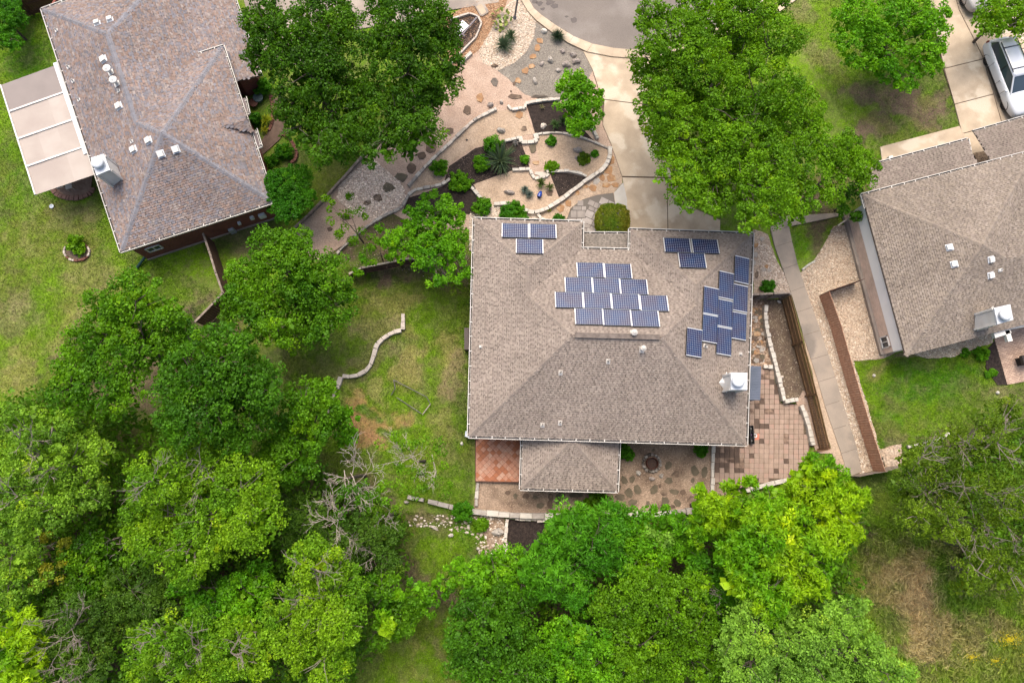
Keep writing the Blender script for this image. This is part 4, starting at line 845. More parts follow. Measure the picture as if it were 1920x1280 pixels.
# ===== left neighbour: mauve roof, dark red brick
MAUV = [(.265, .212, .20), (.29, .238, .222), (.24, .218, .228), (.285, .205, .172), (.315, .268, .245), (.23, .22, .24), (.295, .22, .185)]
MBs = mat('mauve_roof_base', (.17, .135, .13), .95)
zL = 2.9; SL2 = .34; Lq = lambda x, y, z=zL: P(x, y, z)
hl = empty('house', P(300, 250)); tag(hl, 'dark red brick house at upper left with a mottled mauve grey shingle roof', 'house')
cNW, cSW, cSE, cNE = Lq(80, 18), Lq(228, 470), Lq(512.5, 378), Lq(417.5, 87.5)
md = Lq(300, 300); qW = plane(cNW, cSW, md, SL2); qS = plane(cSW, cSE, md, SL2); qE = plane(cSE, cNE, md, SL2)
kx = Lq(337, 113.5); kx = cNE+(kx-cNE)
AP = P(304, 250, zL+1.95)
def plane3(a, b, c):
    n = (b-a).cross(c-a); n = n if n.z > 0 else -n; n.normalize(); return (a, n, Vector((-n.x, -n.y, 0)).normalized())
qW = plane3(cNW, cSW, AP); qS = plane3(cSW, cSE, AP); qE = plane3(cSE, cNE, AP); qN = plane3(cNE, kx, AP)
ap1 = apN = AP; u_ = (cNW-cSW).normalized()
zl2 = 1.9; g1, g2 = P(430, -30, zl2), P(488, 141, zl2)
r1, r2 = P(201, 64, zL+1.6), P(253, 230, zL+1.6)
r1 = hit(201, 64, qW); r2 = hit(253, 230, qW)
tE = (g2-g1).normalized(); nE = (r1-g1).cross(g2-g1); nE = nE if nE.z > 0 else -nE; nE.normalize()
upE = Vector((-nE.x, -nE.y, 0)).normalized(); qE2 = (g2, nE, upE)
topN = plane3(cNW, r1, Lq(200, -22))
out1 = P(330, -75, zL); m1 = meet(topN, qE2, (out1, Vector((0, 0, 1)), None)) if False else None
ln = topN[1].cross(nE).normalized(); ln = ln if ln.z < 0 else -ln; far = r1+ln*5.0
gd = (g1-g2).normalized(); g0 = g2+gd*((far-g2).dot(gd)); e_ = hit(443, 152, qE2); k2 = hit(337, 113, qE2)
kk = meet(qN, qE2, qW)
FL = [([cNW, r1, r2, kk, apN, ap1, cSW] if False else [cNW, r1, kk, apN, cSW] , qW),
      ([cSW, ap1, cSE], qS), ([cSE, ap1, apN, cNE] if (ap1-apN).length > .05 else [cSE, ap1, cNE], qE), ([cNE, apN, kk, kx], qN),
      ([r1, far+Vector((0, 0, 0)), g0, g2, e_, hit(380, 150, qE2), kk], qE2), ([cNW, r1, far, far+Vector((-(far-r1).x*.0, 0, 0))+topN[2]*-.01, Vector((cNW.x, cNW.y, cNW.z))+(Lq(200, -22)-cNW)*1.5], topN)]
print('left apex', ap1, apN, kk, r1, r2)
rl = roof_part(hl, FL, MBs); shingle_facets(rl, FL, MAUV, .24, .14, .82, vj=.17)
GRC = [(.245, .245, .27), (.28, .275, .30), (.26, .255, .275)]
caps(rl, [(cSW, ap1, qW[1], qS[1]), (cSE, ap1, qS[1], qE[1]), (cNE, apN, qE[1], qN[1]), (kk, apN, qW[1], qN[1]), (kk, r1, qW[1], nE), (cNW, r1, qW[1], topN[1]), (r1, far, nE, topN[1])], GRC, .17)
oW = -qW[2]
for a, b, o_ in [(cNW, cSW, -qW[2]), (cSW, cSE, -qS[2]), (cSE, cNE, -qE[2]), (cNE, kx, -qN[2]), (g0, g2, -upE), (cNW, Lq(150, -8), -topN[2])]:
    gutter(hl, a, b, o_, first=.5)
REDB = brickmat('dark_red_brick', (.23, .07, .05), (.16, .05, .038), (.16, .09, .075), .2, .067)
walls(hl, inset([cNW, cSW, cSE, cNE, kx, Lq(300, -60), Lq(120, -60)], .25), zL-.1, REDB)
walls(hl, [q for q in inset([g0, g2, e_, Vector((k2.x, k2.y, 0)), P(330, -110, zl2)], .3)], zl2-.1, REDB)
sw = inset([cSW, cSE, cNE, cNW], .25)     # fascia band and foundation on the south side
wS = (Vector((*sw[0], 0)), Vector((*sw[1], 0)))
pts = [q for q in inset([cNW, cSW, cSE, cNE], .25)]
pS_ = sorted(pts, key=lambda q: q.y)[:2]; aa, bb = sorted(pS_, key=lambda q: q.x); aa = Vector((*aa, 0)); bb = Vector((*bb, 0)); tt = (bb-aa).normalized(); no = Vector((tt.y, -tt.x, 0))
rz = math.atan2(tt.y, tt.x)
MB().box((aa+bb)/2+no*.03+Vector((0, 0, .06)), ((bb-aa).length, .1, .12), rz).obj('foundation', CONCG, hl)
MB().box((aa+bb)/2+no*.02+Vector((0, 0, zL-.42)), ((bb-aa).length, .05, .55), rz).obj('fascia_board', WHITEM, hl)
def wall_window(root, px, py, pl, t, w_, h_, m_frame=WHITE, glass=None, bars=1):
    p = hit(px, py, pl); n = pl[1]; M = Matrix((t, Vector((0, 0, 1)).cross(t)*0+n, Vector((0, 0, 1)))).transposed()
    f = MB()
    for s in (-1, 1): f.box(p+t*(s*w_/2)+n*.03, (.07, .08, h_+.07), M=M); f.box(p+Vector((0, 0, s*h_/2))+n*.03, (w_+.07, .08, .07), M=M)
    if bars: f.box(p+n*.03, (.05, .06, h_), M=M)
    fo = f.obj('window', m_frame, root); MB().box(p+n*.01, (w_, .02, h_), M=M).obj('pane', GLASS, fo)
GLASS = mat('window_glass', (.03, .045, .06), .08, spec=.8)
wall_window(hl, 289, 465, (aa, no), tt, .85, .6)
for px, py, s in [(450, 418, .18), (474, 408, .22), (493, 404, .4)]:
    p = hit(px-2, py-2, (aa, no)); MB().box(p+no*.1, (s, .18, s*1.2), rz).obj('meter_box', WHITEM, hl)
ac = P(438, 432); u0 = tag(MB().box((ac.x, ac.y, .35), (.35, .5, .6), .4).obj('water_softener', GREYM), 'small grey utility stand against the red brick wall', 'utility box')
for x, y in [(183, 45), (207, 38.5)]: box_vent(hl, x, y, topN, .3)
for x, y in [(195.5, 112), (224.5, 199.5), (280, 264), (252, 281)]: box_vent(hl, x, y, qW, .33)
for x, y in [(302, 289), (330, 280.5)]: box_vent(hl, x, y, qS, .33)
for x, y in [(209, 137), (220.5, 158)]: pipe_vent(hl, x, y, qW, .11, .45, .4, cap=True, m=WHITE)
for x, y in [(107, 58), (129, 127), (138, 153), (149, 188), (223.5, 171), (248, 266)]: pipe_vent(hl, x, y, qW, .05, .25, .22, m=WHITE)
chimney(hl, [(171, 297), (193.5, 290), (204, 317), (181, 327)], 5.0, 2.9, (183, 305), None)
# side gable over the neighbour entry
gA = hit(419, 238, qE)+Vector((0, 0, .06)); gB = P(463, 223, zL+.5); gN = P(449, 197, zL+.26); gS = P(474, 247, zL+.24)
pl1 = (gA, (gN-gA).cross(gB-gA).normalized()*(1 if (gN-gA).cross(gB-gA).z > 0 else -1)); pl1 = (gA, pl1[1], Vector((-pl1[1].x, -pl1[1].y, 0)).normalized())
pl2n = (gS-gA).cross(gB-gA).normalized(); pl2n = pl2n if pl2n.z > 0 else -pl2n; pl2 = (gA, pl2n, Vector((-pl2n.x, -pl2n.y, 0)).normalized())
GF = [([gA, gN, gB], pl1), ([gA, gB, gS], pl2)]
go_ = roof_part(hl, GF, MBs, 'entry_gable'); shingle_facets(go_, GF, MAUV, .24, .14, .8)
for c4 in ([(452, 186), (459, 184), (465, 211), (460, 213)], [(474, 246), (479, 244), (488, 273), (482, 276)]):
    Q = [P(x, y, zL-.02) for x, y in c4]; MB().prism([(q.x, q.y) for q in Q], zL-.15, zL).obj('bay_roof', MBs, hl)
    gutter(hl, Q[1], Q[2], -qE[2], first=.2); gutter(hl, Q[2]+Vector((0, 0, .003)), Q[3]+Vector((0, 0, .003)), -qS[2], straps=False)
# translucent panel patio roof on its west side
zc = 2.45; C = lambda x, y, z=zc: P(x, y, z)
pc = empty('patio_roof', P(90, 250)); tag(pc, 'cream plastic sheet patio roof with white rafters beside the mauve roofed house', 'patio cover')
PLAS = [mat('plastic_sheet', (.36, .30, .26), .5, (.42, .36, .31), .7, speck=.04), mat('brown_plastic_sheet', (.26, .22, .20), .5, (.225, .19, .173), .8), mat('pale_plastic_sheet', (.45, .39, .34), .5, (.39, .33, .285), .9)]
nw, sw_, se, ne = C(2, 160), C(67, 365.5), C(178, 328), C(108, 122)
lerp = lambda a, b, t: a+(b-a)*t
for i in range(4):
    t0, t1 = i/4, (i+1)/4
    a, b, c, d_ = lerp(nw, sw_, t0), lerp(nw, sw_, t1), lerp(ne, se, t1), lerp(ne, se, t0)
    # each bay is laid from separate lapped sheets
    for j in range(3):
        s0, s1 = j/3, (j+1)/3; lift = .01*j+.1*0
        q = [lerp(a, d_, s0), lerp(b, c, s0), lerp(b, c, s1), lerp(a, d_, s1)]
        MB().add([v+Vector((0, 0, .02+lift)) for v in q]+[v+Vector((0, 0, .008+lift)) for v in q], [(0, 1, 2, 3), (7, 6, 5, 4), (0, 4, 5, 1), (1, 5, 6, 2), (2, 6, 7, 3), (3, 7, 4, 0)]).obj('roof_sheet', PLAS[1] if i == 0 else (PLAS[2] if (j == 1+(i % 2)) else PLAS[0]), pc)
    if i:
        v = (d_-a); MB().box((a+d_)/2+Vector((0, 0, .06)), (v.length, .1, .07), math.atan2(v.y, v.x)).obj('rafter', WHITE, pc)
v = sw_-nw; MB().box((nw+sw_)/2+Vector((0, 0, 0)), (v.length, .08, .16), math.atan2(v.y, v.x)).obj('beam', WHITE, pc)
q0, q1, q2, q3 = lerp(ne, se, -.01), lerp(ne, se, .82), lerp(ne, se, .82), lerp(ne, se, 0)
v = q1-q0; MB().box((q0+q1)/2+Vector((-.08, .02, .09)), (v.length, .24, .05), math.atan2(v.y, v.x)).obj('flashing', WHITEM, pc)
for q in (lerp(nw, sw_, .05), lerp(nw, sw_, .45), lerp(nw, sw_, .72)): MB().box((q.x+.15, q.y, 1.2), (.12, .12, 2.4)).obj('post', WHITE, pc)

# ===== right neighbour
TAU2 = [(.29, .24, .195), (.315, .265, .22), (.26, .215, .18), (.30, .25, .2)]
zR = 2.6; SR = .36; Rq = lambda x, y, z=zR: P(x, y, z)
hr = empty('house', P(1750, 500)); tag(hr, 'pale brick house at the right edge with tan shingle roof and white fascia', 'house')
rNW, rSW = Rq(1617, 366), Rq(1698.5, 667); rSE, rNE = Rq(1990, 590), Rq(1990, 270)
md = Rq(1800, 450); wW = plane(rNW, rSW, md, SR); wS_ = plane(rSW, rSE, md, SR); wN = plane(rNW, rNE, md, SR)
apx = meet(wW, wS_, wN)
print('right apex', apx)
def proj(v):
    q = CW.transposed() @ (v-Vector((0, 0, CH))); return (960+FPX*q.x/-q.z, 640-FPX*q.y/-q.z)
print('proj apex', proj(apx), 'center', [tuple(round(k) for k in proj(v)) for v in (A1, A2, A3, A4, A5, A6, ap)], 'left', proj(ap1), proj(apN), proj(kk), proj(r1))
vE = hit(1885, 484, wS_); rEnd = Vector((P(1995, 462, vE.z).x, P(1995, 462, vE.z).y, vE.z))
# east facing slope between apex, ridge start and the far north hip
nEB = (vE-apx).cross(hit(1950, 262, wN)-apx); nEB = nEB if nEB.z > 0 else -nEB; nEB.normalize(); eb = (apx, nEB, Vector((-nEB.x, -nEB.y, 0)).normalized())
nf = hit(1950, 262, wN)
FR = [([rNW, apx, rSW], wW), ([rNW, rNE+Vector((0, 0, 0)), nf, apx] if False else [rNW, hit(1935, 283, wN), nf+Vector((0, 0, 0)), apx], wN), ([rSW, apx, vE, rEnd, rSE], wS_), ([apx, vE, rEnd, nf], eb)]
nf = hit(1938, 283.3, wN); FR[1] = ([rNW, nf, apx], wN); rEnd = hit(1990, 466, wS_)
eb = plane3(apx, vE, nf); n2 = eb[1]; e3 = plane3(vE, rEnd, nf); FR[2] = ([rSW, apx, vE, rEnd, rSE], wS_); FR[3] = ([apx, vE, nf], eb); FR.append(([vE, rEnd, nf], e3))
TB2 = TB; rr_ = roof_part(hr, FR, TB2); shingle_facets(rr_, FR, TAU2)
caps(rr_, [(rNW, apx, wW[1], wN[1]), (rSW, apx, wW[1], wS_[1]), (apx, vE, n2, wS_[1]), (apx, nf, wN[1], n2)], TAU2)
gutter(hr, rNW, nf, -wN[2]); gutter(hr, rNW, lerp(rNW, rSW, .08), -wW[2], first=9)
# west wall: foundation, pale brick, white band under the eave
tw_ = (rSW-rNW).normalized(); nw_ = -wW[2]
rzw = math.atan2(tw_.y, tw_.x)
b0 = Vector((rNW.x, rNW.y, 0))-nw_*.12+tw_*.5; b1 = Vector((rSW.x, rSW.y, 0))-nw_*.12-tw_*.45; Lw = (b1-b0).length; cw_ = (b0+b1)/2
PALB = brickmat('pale_pink_brick', (.66, .50, .40), (.52, .38, .30), (.6, .5, .42), .2, .067)
MB().box(cw_+nw_*.09+Vector((0, 0, .14)), (Lw, .24, .28), rzw).obj('foundation', CONCG, hr)
walls(hr, ccw([(b0.x, b0.y), (b1.x, b1.y), (b1.x+14, b1.y+2.6), (b0.x+14, b0.y+3.6)]), 1.3, PALB)
MB().box(cw_-nw_*.03+Vector((0, 0, 1.89)), (Lw, .1, 1.18), rzw).obj('fascia', WHITEB, hr)
c_w = b1+Vector((7, 1.3, 1.85)); MB().box(c_w, (14.2, .1, 1.1), math.atan2(2.6, 14)).obj('siding', WHITE, hr)
wall_window(hr, 1660, 641, (b1, nw_), tw_, .7, .75)
# south soffit corner post by the brick patio
for a, b in [((1862, 630), (1892, 620)), ((1886, 620), (1892, 640))]:
    p0, p1 = P(*a, 2.3), P(*b, 2.3); v = p1-p0; MB().box((p0+p1)/2, (v.length, .3, .25), math.atan2(v.y, v.x)).obj('porch_beam', WHITE, hr)
# low front roofs
zf = 2.25; 
for pts, hipc in (([(1813.5, 262), (1622, 313), (1633, 361), (1828, 309)], 1), ([(1970, 206), (1826.5, 247), (1860, 302), (1975, 275)], 0)):
    a, b, c, d_ = [P(x, y, zf) for x, y in pts]; pl = plane(a, b, c, .14); c_ = hit(*pts[2], pl); d2 = hit(*pts[3], pl)
    bk = pl[2]*.5+Vector((0, 0, .07)); FQ = [([a, b, c_+bk, d2+bk], pl)]
    o_ = roof_part(hr, FQ, TB2, 'front_roof', .1); shingle_facets(o_, FQ, [(.27, .22, .185), (.3, .25, .205)]); gutter(hr, a, b, -pl[2])
    if hipc: gutter(hr, Vector((a.x, a.y, zf))+Vector((0, 0, .004)), Vector((d2.x, d2.y, zf+.004)), (1, 0, 0), straps=False)
p = P(1667, 298, .3); tag(MB().box((p.x, p.y, .3), (.3, .22, .5), .25).obj('utility_box', WHITE), 'small white box on the concrete strip by the front roof corner', 'utility box')
for x, y, q in [(1780, 464, wW), (1789, 495.5, wW), (1857, 486.5, wS_), (1856.5, 516, wS_)]: box_vent(hr, x, y, q, .3, .14)
pipe_vent(hr, 1876, 506, wS_, .05, .2, .2, m=WHITE); box_vent(hr, 1873, 507, wS_, .12, .06)
def ck2(ch):
    a = P(1862, 573, 3.9); b = P(1846, 590, 3.5); c = P(1848, 617, 3.5); d = P(1872, 606, 4.1); e = P(1866, 580, 4.1)
    MB().add([a, b, c, d, e, c-Vector((0, 0, .8)), b-Vector((0, 0, .8)), d-Vector((0, 0, 1))], [(0, 1, 4), (1, 2, 3, 4), (1, 6, 5, 2), (2, 5, 7, 3)]).obj('cricket', WHITE, ch)
chimney(hr, [(1866, 578), (1893.5, 572), (1899, 598), (1872, 606)], 4.8, 2.8, (1885, 590), ck2)
# ---------------------------------------------------------------- foliage
def unit(v): return v/np.maximum(1e-9, np.linalg.norm(v, axis=-1, keepdims=True))
def leaves(cen, rad, m, sz, c0, c1, style='random', up=.35, lj=.22, asp=.55, flat=.8):
    """cen (n,3), rad (n,) clumps -> verts, colours of m leaves on every clump"""
    n = len(cen)
    d = unit(rng.standard_normal((n, m, 3))); d[..., 2] = np.abs(d[..., 2])*1.0-.25*(rng.random((n, m)) < .25); d = unit(d)
    rr = rad[:, None]*(.45+.6*rng.random((n, m))**.6)
    p = cen[:, None]+d*rr[..., None]*np.array([1, 1, flat])
    nrm = unit(d*.8+np.array([0, 0, up])+.75*rng.standard_normal((n, m, 3)))
    if style == 'rosette':
        t = unit(d*np.array([1, 1, .25])+.18*rng.standard_normal((n, m, 3)))
    else:
        t = unit(rng.standard_normal((n, m, 3)))
    b = unit(np.cross(nrm, t)); t = unit(np.cross(b, nrm))
    L = sz*(.65+.7*rng.random((n, m, 1))); w = L*asp
    mid = p+nrm*(L*.12)
    q = np.stack([p-t*L*.5, p+b*w*.5-t*L*.05, p+t*L*.5, p-b*w*.5-t*L*.05], 2)
    k = np.clip(vnoise(cen[:, 0], cen[:, 1], .9, 401)*1.5-.45+.7*(rng.random(n)-.3), -.15, 1.15)[:, None, None]; c = np.array(c0)*(1-k)+np.array(c1)*k
    yng = (rng.random((n, 1, 1)) < .06)*(vnoise(cen[:, 0], cen[:, 1], .5, 77)[:, None, None] > .45); c = c*(1+yng*np.array([.6, .3, 0]))
    c = c*(1-lj+2*lj*rng.random((n, m, 1))); c = np.repeat(c[:, :, None], 4, 2)
    return q.reshape(-1, 3), c.reshape(-1, 3)
SP = dict(
 oak=dict(c0=(.040, .120, .006), c1=(.070, .185, .008), sz=.13, m=66, cr=.40, dens=4.6, lj=.40),
 elm=dict(c0=(.085, .205, .008), c1=(.130, .285, .010), sz=.125, m=64, cr=.40, dens=4.4, lj=.33),
 mid=dict(c0=(.058, .170, .008), c1=(.110, .260, .010), sz=.13, m=66, cr=.40, dens=4.4, lj=.36),
 deep=dict(c0=(.042, .135, .009), c1=(.070, .195, .011), sz=.135, m=62, cr=.42, dens=4.2, lj=.36),
 olive=dict(c0=(.095, .215, .012), c1=(.158, .290, .014), sz=.115, m=66, cr=.38, dens=4.6, lj=.40),
 pale=dict(c0=(.105, .215, .028), c1=(.160, .290, .032), sz=.115, m=62, cr=.38, dens=4.4, lj=.40),
 frost=dict(c0=(.135, .270, .050), c1=(.190, .350, .060), sz=.115, m=60, cr=.36, dens=4.4, lj=.33),
 lime=dict(c0=(.115, .285, .008), c1=(.240, .400, .010), sz=.21, m=52, cr=.36, dens=4.6, style='rosette', asp=.30, lj=.33),
 feather=dict(c0=(.050, .185, .010), c1=(.085, .250, .014), sz=.20, m=54, cr=.44, dens=4.0, style='rosette', asp=.22, lj=.36),
 vivid=dict(c0=(.070, .220, .008), c1=(.120, .300, .010), sz=.135, m=62, cr=.36, dens=4.6, lj=.35),
 juniper=dict(c0=(.055, .125, .020), c1=(.090, .180, .028), sz=.12, m=64, cr=.42, dens=4.0, asp=.35, lj=.4),
 darkol=dict(c0=(.070, .135, .012), c1=(.120, .200, .016), sz=.11, m=66, cr=.40, dens=4.2, asp=.4, lj=.45),
 yellow=dict(c0=(.17, .20, .02), c1=(.24, .24, .025), sz=.12, m=50, cr=.33, dens=4.2, lj=.33),
 under=dict(c0=(.050, .130, .010), c1=(.085, .19, .014), sz=.26, m=26, cr=.6, dens=2.2, lj=.45),
 shrub=dict(c0=(.060, .20, .010), c1=(.10, .26, .012), sz=.075, m=64, cr=.2, dens=26, lj=.33),
 bushd=dict(c0=(.035, .145, .008), c1=(.06, .20, .010), sz=.085, m=64, cr=.22, dens=24, lj=.33),
)
NLEAF = 0
for _k, _v in SP.items():
    g = {'oak': .84, 'elm': 1.0, 'mid': .98, 'deep': 1.0, 'olive': 1.2, 'pale': 1.25, 'frost': 1.15, 'vivid': 1.1, 'lime': 1.05, 'darkol': 1.1}.get(_k, 1.15)
    _v['c0'] = tuple(q*g*(1, 1, .6)[i] for i, q in enumerate(_v['c0'])); _v['c1'] = tuple(q*g*(1.05, 1.05, .6)[i] for i, q in enumerate(_v['c1']))
def crown(name, lobes, sp, parent, thin=1.0, flat=.58, shell=(.74, 1.02), zmin=.25):
    global NLEAF
    s = SP[sp]; C = []; Rr = []; I = []; Ir = []
    for (x, y, z, r) in lobes:
        n = max(4, int(s['dens']*thin*r*r*4.15)); d = unit(rng.standard_normal((n, 3))); d[:, 2] = np.where(d[:, 2] < -.05, -d[:, 2], d[:, 2])
        # lumps: directions gather round a few sub-branches, leaving darker gaps between them
        nb = max(4, int(5+5*r)); bd = unit(rng.standard_normal((nb, 3))*np.array([1, 1, .8])+np.array([0, 0, .35])); j = rng.integers(0, nb, n)
        d = unit(d*.7+bd[j]*.6)
        k = rng.uniform(*shell, (n, 1)); k = k+(rng.random((n, 1)) < .06)*.12
        c = np.array([x, y, z])+d*k*r*np.array([1, 1, flat]); C.append(c); Rr.append(s['cr']*rng.uniform(.5, 1.2, n)*min(1, .45+.4*r))
        if thin > .5:
            n2 = max(2, int(n*.38)); d = unit(rng.standard_normal((n2, 3))); c = np.array([x, y, z-.25*r])+d*rng.uniform(.2, .72, (n2, 1))*r*np.array([1, 1, flat]); I.append(c); Ir.append(s['cr']*rng.uniform(1.0, 1.4, n2)*min(1, .5+.4*r))
    C = np.concatenate(C); Rr = np.concatenate(Rr)
    keep = np.ones(len(C), bool)
    for (x, y, z, r) in lobes:      # nothing deep inside a neighbouring lobe
        q = (C-np.array([x, y, z]))/np.array([r, r, r*flat]); keep &= ~((np.linalg.norm(q, axis=1) < .6) & (rng.random(len(C)) < .8))
    keep &= C[:, 2] > zmin
    C = C[keep]; Rr = Rr[keep]
    V, K = leaves(C, Rr, s['m'], s['sz']*1.12, s['c0'], s['c1'], s.get('style', 'random'), lj=s['lj'], asp=s.get('asp', .55)*1.15)
    if I:
        I = np.concatenate(I); Ir = np.concatenate(Ir); k = I[:, 2] > zmin
        V2, K2 = leaves(I[k], Ir[k], max(8, s['m']//4), s['sz']*2.4, s['c0'], s['c1'], lj=.3, asp=.75); V = np.concatenate([V, V2]); K = np.concatenate([K, K2])
    NLEAF += len(V)//4
    o = link(name, fastmesh(name, V, 4, LEAF, K), parent)
    if parent: o.matrix_parent_inverse = PINV(parent)
    return o
def branchset(b, p, d, L, r, depth, rg, spread=.6, up=.15, n=3, minr=.012):
    q = p
    seg = 3
    for i in range(seg):
        d = (d+Vector((rg.gauss(0, .16), rg.gauss(0, .16), rg.gauss(0, .1)+up*.2))).normalized(); q2 = q+d*(L/seg)
        b.tube(q, q2, r*(1-.2*i), r*(1-.2*(i+1)), 4 if r < .05 else 6, cap=False); q = q2
        if depth > 0 and i < seg-1 and rg.random() < .7:
            e = (d+Vector((rg.gauss(0, spread), rg.gauss(0, spread), rg.gauss(0, spread*.5)))).normalized(); branchset(b, q, e, L*.55, max(minr, r*.5), depth-1, rg, spread, up, n, minr)
    if depth > 0:
        for _ in range(n):
            e = (d+Vector((rg.gauss(0, spread), rg.gauss(0, spread), rg.gauss(0, spread*.5)+up))).normalized()
            branchset(b, q, e, L*rg.uniform(.6, .8), max(minr, r*.6), depth-1, rg, spread, up, n, minr)
def tree(label, lobes, h, sp, thin=1.0, name='tree', cat='tree', bark=None, group=None, tw=0, hv=.25, tr=None, accents=()):
    """lobes: (px, py, r_px) of foliage lumps as seen near the crown top"""
    L = []
    for i, l in enumerate(lobes):
        px, py, r = l[:3]; zz = (l[3] if len(l) > 3 else h)*(1-.7*hv*((i*0.618) % 1)); rm = r*(CH-zz)/FPX*1.03
        z = zz-rm*.55; p = P(px, py, zz-rm*.2); L.append((p.x, p.y, max(z, rm*.35+.15), rm*1.04))
    wsum = sum(l[3]**2 for l in L); bx = sum(l[0]*l[3]**2 for l in L)/wsum; by = sum(l[1]*l[3]**2 for l in L)/wsum
    root = empty(name, (bx, by, 0)); tag(root, label, cat, group or 'trees around the houses')
    rg = random.Random(int(abs(bx*100)+abs(by*10)))
    m = bark or BARK; tr = tr or max(.06, min(.28, h*.025))
    b = MB(); hz = max(.4, h*.42)
    p = Vector((bx, by, -.1)); q = Vector((bx+rg.uniform(-.1, .1)*h*.2, by+rg.uniform(-.1, .1)*h*.2, hz)); b.tube(p, q, tr*1.15, tr*.8, 8)
    b.obj('trunk', m, root)
    for l in L:
        lb = MB(); e = Vector((l[0], l[1], l[2]+l[3]*.2)); mid_ = q.lerp(e, .5)+Vector((rg.uniform(-.2, .2), rg.uniform(-.2, .2), -.15*h*.1))
        r0 = tr*.55*min(1, .5+l[3]*.3); lb.tube(q, mid_, r0, r0*.7, 6, cap=False); lb.tube(mid_, e, r0*.7, r0*.35, 5, cap=False)
        for _ in range(int(3+2*l[3])):
            dd = Vector((rg.gauss(0, 1), rg.gauss(0, 1), abs(rg.gauss(0, .6))+.1)).normalized(); e2 = e+Vector((dd.x*l[3], dd.y*l[3], dd.z*l[3]*.7))*.85; k = mid_.lerp(e, rg.uniform(.3, 1))
            k2 = k.lerp(e2, .5)+Vector((rg.uniform(-.12, .12), rg.uniform(-.12, .12), .05)); lb.tube(k, k2, r0*.35, r0*.22, 4, cap=False); lb.tube(k2, e2, r0*.22, .008, 4, cap=False)
        lb.obj('limb', m, root)
    if tw:
        tb = MB()
        for l in L[:tw]:
            for _ in range(3):
                d = Vector((rg.gauss(0, 1), rg.gauss(0, 1), .5)).normalized(); branchset(tb, Vector((l[0], l[1], l[2]+l[3]*.45)), d, l[3]*.5, .03, 2, rg, .6, .2)
        tb.obj('dead_twigs', TWIGD, root, kind='stuff')
    crown('crown', L, sp, root, thin)
    for (px, py, r, sp2, zz) in accents:
        rm = r*(CH-zz)/FPX; p = P(px, py, zz); crown('young_leaves', [(p.x, p.y, zz-rm*.4, rm)], sp2, root, 1.1)
    return root

# --- trees around the front gardens
tree('big dark green oak crown at upper left, the one touching the mauve roof', [(520, 70, 70), (600, 35, 70), (575, 130, 78), (625, 205, 72), (640, 255, 45), (490, 30, 42), (545, 190, 45), (590, 80, 60), (650, 150, 50), (480, 110, 28), (600, 275, 32), (560, 240, 32), (640, 40, 40)], 8, 'oak', hv=.35)
tree('big dark green oak crown right of its twin, overhanging the pink gravel', [(760, 45, 72), (825, 60, 46), (762, 130, 82), (825, 165, 42), (745, 215, 68), (790, 240, 42), (720, 262, 40), (700, 70, 46), (690, 180, 40), (835, 110, 32), (800, 20, 40), (715, 10, 40), (770, 280, 24), (700, 290, 22)], 8, 'oak', hv=.35)
tree('largest spreading light green elm, over the driveway and cul-de-sac', [(1262, 65, 72), (1370, 45, 85), (1465, 65, 52), (1245, 150, 55), (1330, 165, 90), (1440, 160, 80), (1300, 262, 78), (1400, 270, 85), (1500, 200, 52), (1500, 300, 60), (1440, 360, 64), (1350, 345, 58), (1275, 330, 46), (1420, 405, 35), (1490, 370, 45), (1222, 205, 34), (1215, 110, 36), (1285, 375, 26), (1215, 20, 34), (1250, 250, 40), (1232, 170, 36), (1530, 250, 42), (1330, 385, 22), (1380, 20, 60), (1440, 10, 50), (1310, 25, 55), (1320, 95, 60), (1395, 110, 60), (1380, 220, 60), (1460, 230, 55), (1350, 290, 55), (1450, 310, 50), (1250, 215, 40), (1275, 110, 50)], 8.5, 'elm', hv=.35)
tree('smaller light green tree leaning over the low front roof at right', [(1590, 300, 45), (1625, 315, 36), (1570, 350, 32), (1600, 265, 30), (1560, 280, 35)], 5.5, 'elm', hv=.3)
tree('small thin tree beside the white railing gate at right', [(1585, 385, 22), (1612, 355, 20), (1590, 362, 20), (1602, 402, 12)], 2.4, 'deep', .7, tr=.05)
tree('bright green maple at the top right above the brown lawn', [(1610, 25, 48), (1690, 35, 58), (1750, 55, 40), (1670, 100, 52), (1735, 115, 38), (1590, 75, 28), (1640, 60, 40), (1765, 20, 25), (1700, 145, 28), (1600, 110, 26), (1762, 82, 22), (1735, 8, 40)], 5, 'vivid', .85, hv=.4, tr=.09)
tree('light green tree over the cars in the top right corner', [(1868, 22, 40), (1915, 38, 38), (1845, 50, 20), (1900, 5, 45), (1880, 58, 16)], 4, 'elm', hv=.3)
tree('small round light green tree between the grey gravel and the driveway', [(1080, 165, 34), (1095, 210, 36), (1065, 195, 28), (1075, 150, 22), (1105, 180, 28), (1085, 232, 24)], 3.4, 'vivid', 1.2, tr=.07)
tree('dense rounded evergreen hugging the corner of the red brick house', [(540, 345, 40), (525, 375, 35), (560, 370, 30), (555, 330, 28), (515, 335, 22), (540, 395, 22)], 3.5, 'bushd', .75, tr=.1)
tree('large glossy green tree left of the short wooden fence', [(540, 500, 72), (470, 520, 48), (600, 525, 55), (555, 580, 72), (470, 590, 50), (500, 460, 38), (620, 575, 42), (440, 560, 32), (560, 455, 30), (480, 555, 45), (520, 620, 30), (645, 545, 22), (600, 620, 28)], 6.5, 'mid', hv=.35)
tree('rounded green tree at the northwest corner of the solar roof', [(815, 395, 38), (785, 440, 42), (850, 395, 25), (835, 440, 38), (800, 480, 32), (740, 445, 26), (755, 470, 22), (845, 475, 30), (860, 510, 22), (775, 405, 25), (820, 520, 18)], 4.2, 'vivid', .9, tr=.1)
